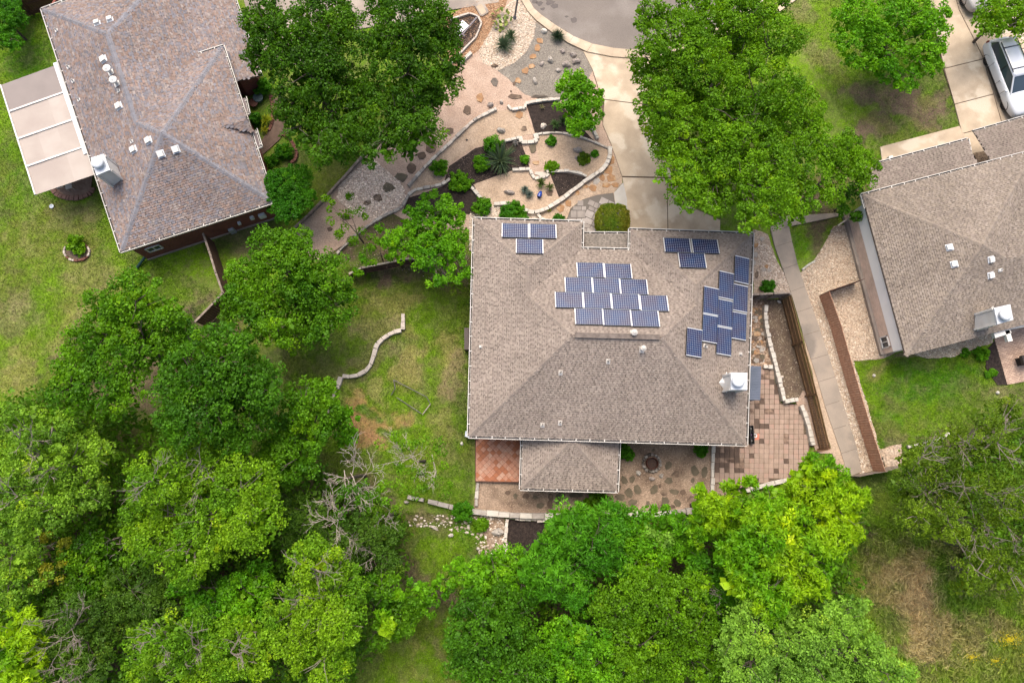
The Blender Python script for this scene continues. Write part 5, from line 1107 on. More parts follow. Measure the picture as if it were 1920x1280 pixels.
tree('sparse pale sapling foliage over the gravel slope', [(645, 385, 26), (665, 420, 30), (635, 410, 22), (690, 445, 26), (650, 445, 20), (705, 470, 22), (615, 380, 14)], 3.6, 'elm', .30, tr=.05, name='sapling')
tree('second sparse sapling just above the short wooden fence', [(715, 440, 26), (690, 480, 22), (735, 490, 18), (670, 500, 14)], 2.8, 'vivid', .35, tr=.04, name='sapling')
tree('thin dry branched shrub against the west gutter of the solar roof', [(850, 500, 26), (872, 470, 24), (835, 520, 20), (862, 540, 16)], 2.5, 'darkol', .45, tr=.05, tw=3)
# --- left woods
tree('tall green tree at the north end of the left woods', [(250, 560, 58), (180, 620, 58), (265, 630, 68), (150, 680, 52), (205, 720, 62), (315, 590, 36), (125, 735, 45), (215, 590, 40), (340, 620, 30), (180, 575, 28)], 8.5, 'mid', hv=.4)
tree('broad dark green tree left of the back lawn', [(395, 680, 72), (455, 710, 62), (380, 755, 72), (465, 775, 50), (325, 745, 48), (430, 645, 42), (350, 645, 42), (490, 735, 38), (420, 815, 42), (350, 690, 50), (330, 800, 40)], 9, 'deep', hv=.35)
tree('green tree with yellow tinged tips between the woods and the back lawn', [(570, 765, 52), (545, 820, 50), (555, 860, 42), (515, 850, 38), (600, 735, 30), (590, 820, 26), (520, 890, 30)], 6, 'mid', hv=.4, accents=[(600, 752, 18, 'elm', 5.4), (575, 805, 22, 'elm', 5.6)])
tree('small rounded green tree on the lawn edge at the end of the stones', [(635, 795, 34), (650, 815, 24), (618, 780, 22), (640, 770, 20)], 3.2, 'vivid', 1.0, tr=.07)
tree('pale green tree cut by the left edge of the photo, with bare limbs', [(55, 850, 58), (125, 865, 62), (38, 930, 52), (150, 930, 42), (92, 955, 45), (20, 795, 42), (185, 850, 28), (95, 800, 32), (10, 880, 40)], 7.5, 'pale', .95, hv=.35, tw=3, bark=TWIGD)
tree('large yellow green live oak in the left woods, the widest one', [(290, 900, 55), (375, 895, 62), (455, 910, 55), (300, 970, 72), (395, 975, 72), (475, 980, 48), (265, 1025, 42), (345, 1040, 52), (250, 950, 30), (500, 930, 28), (320, 860, 28)], 8, 'olive', hv=.3, tw=2, bark=TWIGD)
tree('leafy mid green tree just south of the widest live oak', [(460, 1110, 45), (400, 1130, 45), (440, 1155, 36), (480, 1080, 28), (350, 1100, 30), (380, 1165, 28)], 5.5, 'vivid', hv=.3)
tree('yellow green live oak with a twisted branch, in the bottom left centre', [(585, 1065, 52), (620, 1120, 60), (550, 1135, 52), (600, 1185, 64), (535, 1195, 38), (640, 1180, 42), (605, 1245, 48), (590, 1030, 26), (650, 1090, 28), (510, 1150, 22)], 7.5, 'olive', hv=.3, tw=2, bark=TWIGD)
tree('olive coloured live oak at the very bottom, with grey limbs showing', [(300, 1200, 42), (365, 1210, 55), (435, 1220, 50), (390, 1270, 50), (330, 1250, 36), (480, 1185, 25), (255, 1260, 28), (480, 1245, 30), (260, 1195, 26)], 7, 'olive', hv=.3, tw=3, bark=TWIGD)
tree('bright yellow green tree in the bottom left corner', [(15, 1195, 45), (45, 1225, 38), (10, 1260, 45), (60, 1260, 22)], 6, 'lime', .9, hv=.3, bark=TWIGD)
tree('dull green tree at the left edge above the leaning fence', [(15, 1040, 42), (48, 1080, 32), (10, 1100, 36), (55, 1040, 22)], 5.5, 'pale', .8, hv=.3)
tree('grey green feathery tree with dead branches near the left bottom corner', [(130, 1150, 42), (150, 1210, 48), (110, 1250, 42), (170, 1160, 26), (95, 1205, 26), (160, 1265, 35)], 5, 'juniper', .8, hv=.3, tw=0)
tree('dark bushy tree in the hollow between the live oaks', [(175, 1030, 42), (150, 1080, 42), (130, 1040, 30), (195, 1080, 26)], 4, 'mid', .9, hv=.4)
tree('yellowing shrub beside the leaning wooden fence', [(90, 1075, 22), (110, 1050, 16), (75, 1100, 14), (88, 1010, 14), (120, 1020, 10)], 4.4, 'yellow', .6, tr=.05, name='shrub', cat='shrub')
tree('low dark tree filling the gap right of the hollow', [(240, 1105, 48), (205, 1150, 46), (285, 1140, 40), (260, 1185, 24), (300, 1090, 30)], 4, 'juniper', .9, hv=.4)
tree('dark juniper left of the bleached dead tree', [(575, 965, 42), (540, 940, 32), (600, 1000, 32), (555, 1000, 26)], 4, 'juniper', .95, hv=.3)
tree('dark green cedar below the bleached dead tree', [(660, 1020, 42), (705, 1040, 36), (690, 985, 30), (725, 1005, 26), (730, 1060, 24), (625, 1015, 28)], 4.5, 'juniper', .9, hv=.3, tw=2)
tree('narrow tree with a lime green top beside the lower lawn', [(715, 1105, 32), (735, 1150, 38), (715, 1190, 30), (760, 1180, 22), (750, 1120, 24)], 5, 'mid', hv=.35, accents=[(747, 1115, 12, 'lime', 5), (718, 1150, 14, 'lime', 5.2), (727, 1175, 14, 'lime', 5.2)])
tree('airy light leaved tree at the head of the lower lawn', [(790, 1105, 26), (800, 1140, 20), (840, 1085, 22), (775, 1135, 18), (820, 1110, 16)], 3.5, 'vivid', .6, hv=.3)
# --- bottom centre thicket
tree('dark feathery tree at the bottom just right of the lower lawn', [(900, 1175, 55), (955, 1215, 60), (885, 1240, 46), (960, 1150, 45), (930, 1260, 45), (870, 1200, 30), (1000, 1260, 40)], 6, 'deep', hv=.35)
tree('glossy green bushy tree south of the creek side mulch', [(885, 1085, 30), (925, 1065, 36), (970, 1060, 36), (910, 1115, 36), (860, 1070, 20), (985, 1100, 36)], 4.5, 'vivid', hv=.35)
tree('feathery pecan tree reaching over the grey garden wall', [(1065, 985, 38), (1030, 1020, 38), (1115, 1010, 52), (1090, 1060, 52), (1145, 975, 36), (1020, 1075, 42), (1075, 1110, 38), (1095, 960, 24), (1150, 1050, 36)], 6, 'feather', 1.1, hv=.3)
tree('pale flowering tree against the garden wall, right of the pecan', [(1195, 1000, 42), (1250, 995, 38), (1215, 1045, 42), (1285, 1030, 34), (1225, 975, 22), (1280, 985, 24)], 5, 'vivid', .95, hv=.3, accents=[(1250, 1010, 16, 'frost', 4.8), (1215, 1000, 12, 'frost', 5)])
tree('yellow green tree in the middle of the bottom thicket', [(1200, 1115, 52), (1150, 1150, 46), (1262, 1135, 46), (1230, 1080, 36), (1310, 1110, 30)], 6, 'elm', hv=.3)
tree('bright green tree at the bottom edge below the thicket centre', [(1090, 1200, 52), (1050, 1250, 46), (1130, 1245, 42), (1040, 1195, 30), (1085, 1270, 35)], 5.5, 'vivid', hv=.3, accents=[(1080, 1190, 18, 'lime', 5.4)])
tree('mottled green tree at the bottom edge left of the pale one', [(1200, 1215, 52), (1265, 1225, 46), (1310, 1180, 40), (1240, 1262, 40), (1320, 1245, 36), (1175, 1262, 30)], 5.5, 'elm', hv=.35)
tree('dark feathery gap filling tree with bare twigs left of the lime one', [(1355, 1110, 40), (1335, 1145, 32), (1310, 1070, 30), (1375, 1070, 24)], 4.5, 'feather', .8, hv=.3, tw=2)
tree('lime green tree with rosette leaf tufts over the paver patio corner', [(1335, 940, 34), (1375, 925, 22), (1325, 975, 28), (1360, 970, 36), (1385, 960, 26), (1405, 905, 14), (1310, 1000, 24)], 6, 'lime', .95, hv=.3)
tree('largest lime green tree with yellow rosette tufts, bottom right of centre', [(1440, 995, 52), (1485, 985, 42), (1425, 1055, 60), (1480, 1060, 52), (1530, 1040, 46), (1450, 1115, 46), (1390, 1040, 38), (1400, 1100, 32), (1510, 1090, 36), (1540, 1090, 28)], 7.5, 'lime', 1.1, hv=.25)
tree('fresh green tree overhanging the end of the concrete trail', [(1545, 880, 26), (1520, 865, 18), (1570, 905, 32), (1610, 925, 26), (1530, 925, 42), (1580, 960, 42), (1475, 935, 30), (1500, 905, 24), (1600, 990, 28), (1440, 935, 20), (1560, 1000, 36)], 6.5, 'lime', 1.0, hv=.3)
tree('silvery pale green tree at the bottom edge, the right hand one', [(1420, 1180, 52), (1490, 1205, 58), (1580, 1165, 40), (1600, 1215, 55), (1655, 1235, 42), (1400, 1245, 52), (1540, 1260, 55), (1670, 1265, 36), (1460, 1260, 45), (1615, 1130, 18), (1370, 1200, 30), (1700, 1270, 22), (1550, 1200, 40)], 7, 'frost', 1.0, hv=.3)
# --- right oak
tree('dark olive spreading oak with grey twigs at the right edge', [(1725, 855, 42), (1790, 830, 50), (1865, 830, 52), (1735, 925, 55), (1820, 915, 62), (1895, 925, 55), (1850, 1010, 55), (1785, 985, 40), (1905, 1070, 50), (1835, 1075, 36), (1705, 895, 26), (1900, 780, 40), (1850, 785, 30), (1720, 970, 30), (1770, 880, 40)], 8, 'darkol', .85, hv=.35, tw=6, bark=TWIGD)
tree('low tree on the edge of the right oak, over the straw grass', [(1860, 1060, 36), (1820, 1100, 28), (1890, 1095, 30)], 4, 'darkol', .7, hv=.3, tw=1)
tree('dark tree in the top left corner', [(10, 30, 34), (-5, 60, 30), (20, 75, 18), (5, 5, 30)], 2.6, 'bushd', .6, tr=.08)

# --- bare and sparse trees
def bare(label, px, py, h, spread, n, L, m=TWIG, sp=None, lobes=(), thin=.25, seed=1, depth=3, r=.034):
    p = P(px, py, h*.8); root = empty('bare_tree', (p.x, p.y, 0)); tag(root, label, 'tree', 'bare and sparse trees'); rg = random.Random(seed)
    MB().tube((p.x, p.y, -.1), (p.x, p.y, h*.82), .11, .07, 8).obj('trunk', BARK, root)
    b = MB()
    for i in range(n):
        a = 6.283*i/n+rg.uniform(-.3, .3); d = Vector((math.cos(a), math.sin(a), rg.uniform(.1, .6))).normalized(); branchset(b, Vector((p.x+rg.gauss(0, .35), p.y+rg.gauss(0, .35), h*.8)), d, L*.8*rg.uniform(.6, 1.35), r*rg.uniform(.5, 1), depth, rg, .42, .12, 2, .012)
    b.obj('branches', m, root, kind='stuff')
    if sp:
        LL = []
        for x, y, rr in lobes:
            rm = rr*(CH-h)/FPX; q = P(x, y, h); LL.append((q.x, q.y, h-rm*.6, rm))
        crown('crown', LL, sp, root, thin)
    return root
bare('bleached leafless branches in the middle of the woods edge, upper clump', 655, 895, 6, 1, 8, 1.15, sp='mid', lobes=[(650, 950, 40), (700, 930, 30)], thin=.3, seed=5)
bare('bleached star shaped dead branches above the yellow live oak', 638, 965, 5.5, 1, 8, 1.0, seed=9)
bare('small bleached dead tree left of the broken grey wall', 728, 968, 4.5, 1, 6, .75, seed=12, depth=2)
bare('thin leaved pale tree with whitish twigs over the back lawn', 785, 865, 4.2, 1, 8, 1.1, m=TWIG, sp='elm', lobes=[(785, 850, 60), (740, 900, 42), (820, 900, 40), (765, 810, 34), (740, 830, 30), (720, 940, 30), (775, 930, 30)], thin=.2, seed=21, r=.035)
bare('reddish dead twigs beside the widest live oak', 215, 1010, 4, 1, 6, .7, m=TWIGD, seed=33, depth=2)
bare('grey dead crown in the left bottom corner, upper fan', 140, 1170, 6, 1, 7, .95, m=TWIGD, seed=35)
bare('grey dead crown in the left bottom corner, lower fan', 120, 1262, 5.6, 1, 7, .9, m=TWIGD, seed=37)
bare('dead brown twigs in the hollow above the leaning fence', 75, 1035, 4, 1, 7, .6, m=TWIGD, seed=39, depth=2)
bare('grey bare branch fan inside the right oak', 1850, 975, 7.6, 1, 8, 1.0, m=TWIGD, seed=41)
bare('pale dead branches at the bottom of the right oak', 1895, 1040, 7, 1, 7, .9, m=TWIGD, seed=43)

# forest undergrowth (one continuous mass below the crowns)
def under(label, polys, n, sp='under', zr=(.2, 1.1)):
    C = []
    for poly in polys:
        Q = W2(poly); X = rng.uniform(min(q[0] for q in Q), max(q[0] for q in Q), n*2); Y = rng.uniform(min(q[1] for q in Q), max(q[1] for q in Q), n*2); k = pip(X, Y, Q)
        X = X[k][:n]; Y = Y[k][:n]; C.append(np.stack([X, Y, rng.uniform(*zr, len(X))], 1))
    C = np.concatenate(C); s = SP[sp]; V, K = leaves(C, s['cr']*rng.uniform(.6, 1.3, len(C)), s['m'], s['sz'], s['c0'], s['c1'], lj=.4)
    tag(link('undergrowth', fastmesh('undergrowth', V, 4, LEAF, K)), label, 'undergrowth', kind='stuff')
under('dark low undergrowth beneath the left woods', [[(-30, 780), (100, 740), (230, 760), (330, 800), (500, 850), (620, 880), (760, 960), (760, 1060), (700, 1100), (700, 1220), (640, 1300), (-40, 1310)]], 2300, zr=(.4, 3.0))
under('low undergrowth beneath the bottom thicket', [[(860, 1080), (1000, 1040), (1040, 985), (1300, 980), (1400, 930), (1560, 920), (1600, 1000), (1560, 1110), (1640, 1300), (880, 1310)]], 1200, zr=(.4, 2.8))
under('sparse weeds under the right oak', [[(1720, 880), (1930, 800), (1960, 1080), (1820, 1060)]], 320)

# ---------------------------------------------------------------- shrubs
def shrub(label, px, py, r, h, sp='shrub', name='shrub', sq=False, thin=1, acc=None):
    p = P(px, py, h*.6); rm = r*.0335; root = empty(name, (p.x, p.y, 0)); tag(root, label, 'shrub', 'shrubs in the gardens')
    MB().tube((p.x, p.y, -.05), (p.x, p.y, h*.5), .04, .03, 6).obj('stem', BARK, root)
    L = [(p.x, p.y, h*.35, rm*.85)]
    if sq:
        V = []; n = 420; X = rng.uniform(-1, 1, n); Y = rng.uniform(-1, 1, n); q = (np.abs(X)**3.2+np.abs(Y)**3.2)**(1/3.2); k = q < 1; X, Y, q = X[k], Y[k], q[k]
        Z = h*(1-.22*q**3)-.1; ed = rng.uniform(0, 6.283, 220); rr = 1/(np.abs(np.cos(ed))**3.2+np.abs(np.sin(ed))**3.2)**(1/3.2)
        C = np.concatenate([np.stack([p.x+X*rm*.9, p.y+Y*rm*.9, Z], 1), np.stack([p.x+rr*np.cos(ed)*rm*.9, p.y+rr*np.sin(ed)*rm*.9, rng.uniform(.1, h*.75, 220)], 1)])
        s_ = SP[sp]; Vq, Kq = leaves(C, np.full(len(C), .13), 60, .07, s_['c0'], s_['c1'], lj=.35, flat=.6); o = link('foliage', fastmesh('foliage', Vq, 4, LEAF, Kq), root); o.matrix_parent_inverse = PINV(root); return root
    if False: L = [(p.x+sx*rm*.38, p.y+sy*rm*.38, h*.5, rm*.58) for sx in (-1, 1) for sy in (-1, 1)]+[(p.x, p.y, h*.55, rm*.75)]
    else:
        for i in range(6):
            a = i*1.05+px+R.uniform(-.4, .4); q = R.uniform(.3, .62); L.append((p.x+q*rm*math.cos(a), p.y+q*rm*math.sin(a), h*R.uniform(.2, .4), rm*R.uniform(.3, .55)))
    crown('foliage', L, sp, root, thin, flat=h/(rm*1.3), shell=(.55, 1.15), zmin=.02)
    return root
SP['hedge'] = dict(c0=(.12, .20, .012), c1=(.22, .22, .02), sz=.065, m=80, cr=.17, dens=46, lj=.4)
shrub('big clipped square shrub with yellow red tips at the front door', 1149, 413, 33, 1.5, 'hedge', sq=True, thin=.9)
for a in [('bright feathery shrub on the gravel, highest of three in a row', 822, 312, 19, .7), ('feathery shrub at the west tip of the black mulch, left of the yucca', 862, 340, 24, .7), ('feathery green shrub touching the west side of the yucca', 902, 307, 20, .7), ('feathery shrub just north of the yucca', 925, 272, 23, .8),
          ('feathery shrub between mulch and lower terrace, next to the roof edge', 903, 386, 21, .7), ('dark clipped dome shrub at the north gutter of the solar roof', 963, 400, 29, .8, 'bushd'), ('small dark shrub by the door path at the gutter', 1047, 410, 11, .4, 'bushd'), ('dark little shrub in the upper east terrace, left', 1034, 263, 10, .35, 'bushd'),
          ('small fine leaved shrub under the pitted boulder on the east terrace', 1096, 297, 10, .35, 'darkol'), ('round bright little shrub nearest the driveway side edging', 1116, 288, 7, .3), ('light green seedling shrub at the middle step', 1036, 312, 11, .35, 'elm'), ('green shrub at the east edge of the yucca bed', 984, 297, 9, .4),
          ('green round bush at the end of the long garden wall', 868, 960, 21, .9, 'bushd'), ('leafy bush in the corner between porch roof and house', 1172, 848, 20, 1.0, 'bushd'), ('low bush under the south gutter left of the white strip', 1316, 843, 16, .6, 'bushd'), ('light green shrub on the neighbour lawn in its brick ring', 138, 458, 20, .9, 'elm'),
          ('bright green plant wedge behind the side fence', 1441, 538, 15, .4, 'bushd'), ('dark green bush in the neighbour front bed, upper', 490, 162, 20, 1.0, 'bushd'), ('green mound inside the curling brick edging', 532, 285, 20, .7, 'bushd'), ('dark bush beside the neighbour bay roof', 478, 222, 14, .8, 'bushd'), ('dark ferny plant low in the neighbour front bed', 508, 300, 14, .5, 'bushd'),
          ('leafy shrub in the corner bed of the right brick patio', 1842, 662, 15, .6), ('small leafy plant low in that corner bed', 1863, 698, 7, .3), ('tiny plant at the tip of the corner bed', 1852, 702, 5, .25), ('ground hugging plant left of the corner bed', 1812, 662, 10, .3), ('small tuft left of the fire pit wall, by the garden wall', 1247, 952, 6, .4),
          ('leafy weeds beside the creek mulch rubble', 902, 984, 10, .3, 'elm'), ('green clump below the tan terrace near the house wall', 1120, 938, 22, .8, 'elm')]:
    shrub(*a)
# strappy plants
def rosette(label, px, py, r, n, w, h, c0, c1, name, cat='plant', seed=1, lift=.5, pitch=(.1, 1.2)):
    p = P(px, py, 0); rm = r*.0335; rg = np.random.default_rng(seed); VV = []; KK = []
    a = rg.uniform(0, 6.283, n); e = rg.uniform(*pitch, n); L = rm*rg.uniform(.75, 1.1, n)
    for i in range(n):
        d = np.array([math.cos(a[i])*math.cos(e[i]), math.sin(a[i])*math.cos(e[i]), math.sin(e[i])]); s = np.array([-math.sin(a[i]), math.cos(a[i]), 0])
        o = np.array([p.x, p.y, .08]); k = np.array(c0)*(1-(t := rg.random()))+np.array(c1)*t
        m1 = o+d*L[i]*.5+np.array([0, 0, lift*.15]); m2 = o+d*L[i]+np.array([0, 0, -lift*.1*(1-math.sin(e[i]))]); ww = w*rg.uniform(.7, 1.2)
        up = np.array([0, 0, ww*.35])
        VV += [o-s*ww*.4, m1-s*ww*.5+up, m1, o, o, m1, m1+s*ww*.5+up, o+s*ww*.4, m1-s*ww*.5+up, m2, m2, m1, m1, m2, m2, m1+s*ww*.5+up]; KK += [k*.8]*4+[k]*4+[k*.8]*4+[k]*4
    V = np.array(VV); V[:, 2] = np.maximum(V[:, 2], .03)
    o = link(name, fastmesh(name, V-np.array([p.x, p.y, 0]), 4, LEAF, np.array(KK)), None, (p.x, p.y, 0)); tag(o, label, cat)
rosette('very large spiky yucca in the black mulch', 938, 303, 44, 95, .09, .6, (.05, .085, .055), (.11, .16, .07), 'yucca', seed=3)
rosette('dark round grass tussock in the grey gravel by the kerb', 1045, 72, 21, 260, .025, .5, (.03, .065, .04), (.06, .10, .05), 'grass_tussock', seed=4, pitch=(.2, 1.4))
rosette('light green spiky agave in the upper mulch triangle', 1040, 236, 15, 60, .05, .3, (.08, .16, .05), (.13, .21, .07), 'agave', seed=5)
rosette('darker spiky agave right of the light green one', 1055, 230, 17, 60, .045, .3, (.05, .10, .04), (.08, .14, .05), 'agave', seed=6)
rosette('blue grey agave on the lower terrace, upper left of the pair', 984, 358, 13, 80, .035, .3, (.11, .16, .14), (.18, .23, .19), 'agave', seed=7)
rosette('blue grey agave on the lower terrace, beside the blue pot', 993, 368, 13, 80, .035, .3, (.11, .16, .14), (.18, .23, .19), 'agave', seed=8)
rosette('blue green spiky plant at the bottom of the roadside pebbles', 945, 88, 26, 150, .045, .4, (.06, .10, .06), (.12, .17, .09), 'yucca', seed=9, pitch=(.1, 1.3))
rosette('second blue green spiky plant of the roadside pebbles, nearer the road', 958, 72, 20, 90, .045, .4, (.06, .11, .05), (.12, .17, .08), 'yucca', seed=10, pitch=(.1, 1.3))
rosette('tiny yellow green potted rosette by the sandstone path', 1030, 395, 6, 40, .03, .2, (.22, .26, .03), (.3, .32, .05), 'small_plant', seed=11)
rosette('leggy green plant beside the blue pot', 1013, 345, 16, 60, .05, .3, (.08, .13, .04), (.14, .2, .05), 'desert_plant', seed=12, pitch=(.2, 1.4))
rosette('second leggy plant right of the blue pot', 1030, 352, 13, 40, .045, .3, (.09, .13, .04), (.15, .2, .06), 'desert_plant', seed=13)
rosette('grey weathered succulent in the corner of the yucca bed', 967, 270, 8, 30, .06, .2, (.25, .24, .22), (.38, .36, .33), 'succulent', seed=14)
rosette('pale spindly plant in the upper black mulch', 1016, 203, 9, 18, .03, .2, (.2, .2, .09), (.3, .28, .14), 'small_plant', seed=15)
rosette('yellow leaved spider plant in the dark neighbour bed', 500, 228, 18, 50, .09, .4, (.25, .33, .02), (.35, .4, .03), 'yellow_plant', seed=16)
rosette('lower half of the yellow plants in the dark neighbour bed', 498, 246, 11, 30, .07, .3, (.28, .33, .02), (.35, .36, .03), 'yellow_plant', seed=17)
# prickly pear: stacked pads
pp = P(940, 42); pr_ = empty('prickly_pear', (pp.x, pp.y, 0)); tag(pr_, 'yellow green prickly pear cactus in the pebbles by the lamp post', 'cactus')
PADM = [mat('cactus_pad', (.16, .24, .05), .5, (.22, .27, .06), 6), mat('young_cactus_pad', (.30, .34, .06), .5, (.22, .30, .05), 6)]
for i in range(46):
    a = R.uniform(0, 6.28); d = R.uniform(.0, .75)**.7*.95; c = Vector((pp.x+d*math.cos(a), pp.y+d*1.1*math.sin(a), R.uniform(.1, .55))); n = 9; M = Matrix.Rotation(R.uniform(0, 6.28), 3, 'Z') @ Matrix.Rotation(R.uniform(.2, 1.3), 3, 'X'); rx, ry = R.uniform(.07, .12), R.uniform(.12, .17)
    b = MB(); V = [c+M @ Vector((rx*math.cos(k*6.283/n), ry*math.sin(k*6.283/n), s)) for s in (-.015, .015) for k in range(n)]
    b.add(V, [tuple(range(n-1, -1, -1)), tuple(range(n, 2*n))]+[(k, (k+1) % n, n+(k+1) % n, n+k) for k in range(n)]).obj('pad', PADM[i % 2], pr_)

# ---------------------------------------------------------------- grass blades (nobody could count them)
def blades(n, region, hmin, hmax, wb, seed, dens_fn=None, label='', name='grass', tint=1.0, allk=False):
    Q = W2(region); X = rng.uniform(min(q[0] for q in Q), max(q[0] for q in Q), n*2); Y = rng.uniform(min(q[1] for q in Q), max(q[1] for q in Q), n*2); k = pip(X, Y, Q)
    for h_ in HARD:
        hx = [q[0] for q in h_]; hy = [q[1] for q in h_]
        bb = k & (X > min(hx)-.1) & (X < max(hx)+.1) & (Y > min(hy)-.1) & (Y < max(hy)+.1)
        ii = np.nonzero(bb)[0]
        if len(ii): k[ii] &= ~pip(X[ii], Y[ii], h_)
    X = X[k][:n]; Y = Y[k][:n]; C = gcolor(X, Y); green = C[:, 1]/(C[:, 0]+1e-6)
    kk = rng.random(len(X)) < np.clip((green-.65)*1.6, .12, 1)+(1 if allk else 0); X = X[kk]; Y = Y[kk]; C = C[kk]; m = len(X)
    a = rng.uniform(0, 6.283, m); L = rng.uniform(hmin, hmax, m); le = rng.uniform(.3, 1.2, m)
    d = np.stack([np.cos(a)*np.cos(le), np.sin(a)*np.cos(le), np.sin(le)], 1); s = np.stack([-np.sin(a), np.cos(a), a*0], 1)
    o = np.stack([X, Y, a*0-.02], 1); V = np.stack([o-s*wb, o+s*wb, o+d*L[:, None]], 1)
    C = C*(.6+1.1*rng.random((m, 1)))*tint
    tag(link(name, fastmesh(name, V.reshape(-1, 3), 3, GRASSM, np.repeat(C, 3, 0))), label, 'grass', kind='stuff')
blades(70000, [(-40, -20), (120, 0), (230, 470), (300, 490), (430, 560), (350, 620), (180, 800), (-40, 800)], .06, .15, .017, 1, label='green and tan lawn on the left beside the mauve roofed house')
blades(6000, [(560, 240), (690, 280), (620, 370), (560, 420), (540, 330)], .05, .11, .013, 1, label='small shaded lawn strip between the two upper left houses')
blades(66000, [(520, 620), (640, 500), (885, 520), (885, 960), (560, 900)], .06, .15, .017, 2, label='patchy back lawn west of the solar roofed house')
blades(40000, [(690, 960), (950, 960), (960, 1080), (880, 1300), (640, 1300), (760, 1100)], .06, .16, .018, 3, label='lower lawn at the bottom edge between the trees')
blades(34000, [(1440, -10), (1770, -10), (1815, 260), (1640, 300), (1560, 440), (1480, 500), (1480, 420), (1600, 250)], .05, .13, .016, 4, label='worn lawn under the maple at the top right')
blades(30000, [(1598, 676), (1860, 660), (1930, 720), (1930, 830), (1660, 870)], .06, .14, .017, 5, label='bright green fenced lawn south of the right house')
blades(60000, [(1590, 890), (1700, 880), (1960, 1080), (1960, 1310), (1620, 1310), (1560, 1100)], .15, .5, .014, 6, allk=True, tint=1.6, label='tall green and straw coloured meadow grass at the bottom right')
n = 12000; Q = W2([(1600, 1000), (1690, 940), (1930, 1090), (1960, 1310), (1700, 1310), (1620, 1120)]); X = rng.uniform(min(q[0] for q in Q), max(q[0] for q in Q), n*2); Y = rng.uniform(min(q[1] for q in Q), max(q[1] for q in Q), n*2); k = pip(X, Y, Q)
X = X[k][:n]; Y = Y[k][:n]; m = len(X); C = gcolor(X, Y); th = fbm(X, Y, .35, 501)*9+rng.normal(0, .9, m); Ls = rng.uniform(.12, .5, m); ww = rng.uniform(.010, .022, m)
d = np.stack([np.cos(th), np.sin(th), 0*th], 1); s = np.stack([-np.sin(th), np.cos(th), 0*th], 1)*ww[:, None]; o = np.stack([X, Y, rng.uniform(.12, .32, m)], 1); e = np.array([0, 0, 1.])
V = np.stack([o-s, o+s, o+s*.3+d*Ls[:, None]+e*rng.uniform(-.1, .12, (m, 1)), o-s*.3+d*Ls[:, None]], 1)
t = rng.random((m, 1))*np.clip(C[:, :1]*4.5-.35, 0, 1); K = C*1.45*(1-t)+np.array((.46, .38, .19))*t; K = K*(.7+.6*rng.random((m, 1)))
tag(link('dry_grass', fastmesh('dry_grass', V.reshape(-1, 3), 4, GRASSM, np.repeat(K, 4, 0))), 'long flattened dry grass stems swirling across the meadow', 'dry grass', kind='stuff')
# flowers in the meadow
fl = []
for cx, cy, rx, ry, n in [(1885, 1195, 30, 16, 330), (1815, 1228, 22, 10, 110), (1860, 1235, 20, 10, 70), (1915, 1225, 10, 8, 50)]:
    for _ in range(n):
        a = R.uniform(0, 6.28); k = abs(R.gauss(0, .5)); p = P(cx+rx*k*math.cos(a), cy+ry*k*math.sin(a), 0); z = R.uniform(.25, .42); s = R.uniform(.014, .03)
        fl += [(p.x-s, p.y, z), (p.x, p.y-s, z), (p.x+s, p.y, z+.005), (p.x, p.y+s, z)]
tag(link('wildflowers', fastmesh('wildflowers', np.array(fl), 4, LEAF, np.tile((.60, .50, .02), (len(fl), 1)))), 'yellow wildflowers scattered in the meadow at the bottom right corner', 'wildflowers', kind='stuff')
print('leaves', NLEAF)
# ---------------------------------------------------------------- fences
pk_cache = {}
def fence(label, tops, h, mw, side=1, step=.15, rails='near', capm=None, gap=.012, cat='fence', post=2.4):
    """tops: pixel line of the fence top; pickets one by one; side = which side carries the rails"""
    L = [P(a, b, h) for a, b in tops]; root = empty('fence', (L[0].x, L[0].y, 0)); tag(root, label, cat, 'wooden fences between the yards')
    for a, b in zip(L, L[1:]):
        v = b-a; n = max(1, int(v.length/step)); rz = math.atan2(v.y, v.x); t = v.normalized(); no = Vector((-t.y, t.x, 0))*side; w_ = v.length/n-gap
        key = (mw.name, round(w_, 3), h)
        if key not in pk_cache: pk_cache[key] = MB().box((0, 0, h/2), (w_, .025, h)).me('picket', mw)
        for i in range(n):
            p = a+v*((i+.5)/n); o = link('picket', pk_cache[key], root, (p.x, p.y, R.uniform(-.015, .015)), rz+R.uniform(-.03, .03)); o.matrix_parent_inverse = PINV(root)
        if rails:
            for z in (.3, h*.55, h-.22):
                MB().box((a+b)/2+no*.04+Vector((0, 0, z-h)), (v.length, .045, .1), rz).obj('rail', mw, root)
            k = max(1, round(v.length/post))
            for i in range(k+1):
                p = a+v*(i/k)+no*.09; MB().box((p.x, p.y, h/2), (.09, .09, h+.02), rz).obj('post', mw, root)
        if capm: MB().box((a+b)/2+Vector((0, 0, .02)), (v.length+.05, .12, .04), rz).obj('cap_rail', capm, root)
    return root
fence('dark brown fence running down from the red brick wall', [(381, 438), (392, 470), (405, 512), (418, 549)], 1.7, WOODD, 1, capm=WOODG, rails=None)
fence('dark fence leg turning toward the woods, deep in shade', [(418, 549), (400, 568), (366, 603)], 1.7, WOODD, 1, capm=WOODG, rails=None)
fence('short grey fence stub meeting the dark fence corner', [(419, 549), (436, 552), (452, 562)], 1.6, WOODG, 1, rails=None)
fence('weathered wooden fence with capped top above the back lawn', [(655, 513), (678, 502), (748, 488)], 1.3, WOODD, -1, capm=TWIG)
fence('slightly higher last panel of that fence, half under the rounded tree', [(749, 485.5), (770, 485), (800, 487)], 1.35, WOODD, -1, capm=TWIG)
fence('grey fence across the narrow side yard', [(1405, 552), (1424, 551.5), (1450, 550), (1482, 548.5)], 1.5, WOODG, -1, capm=WOODG)
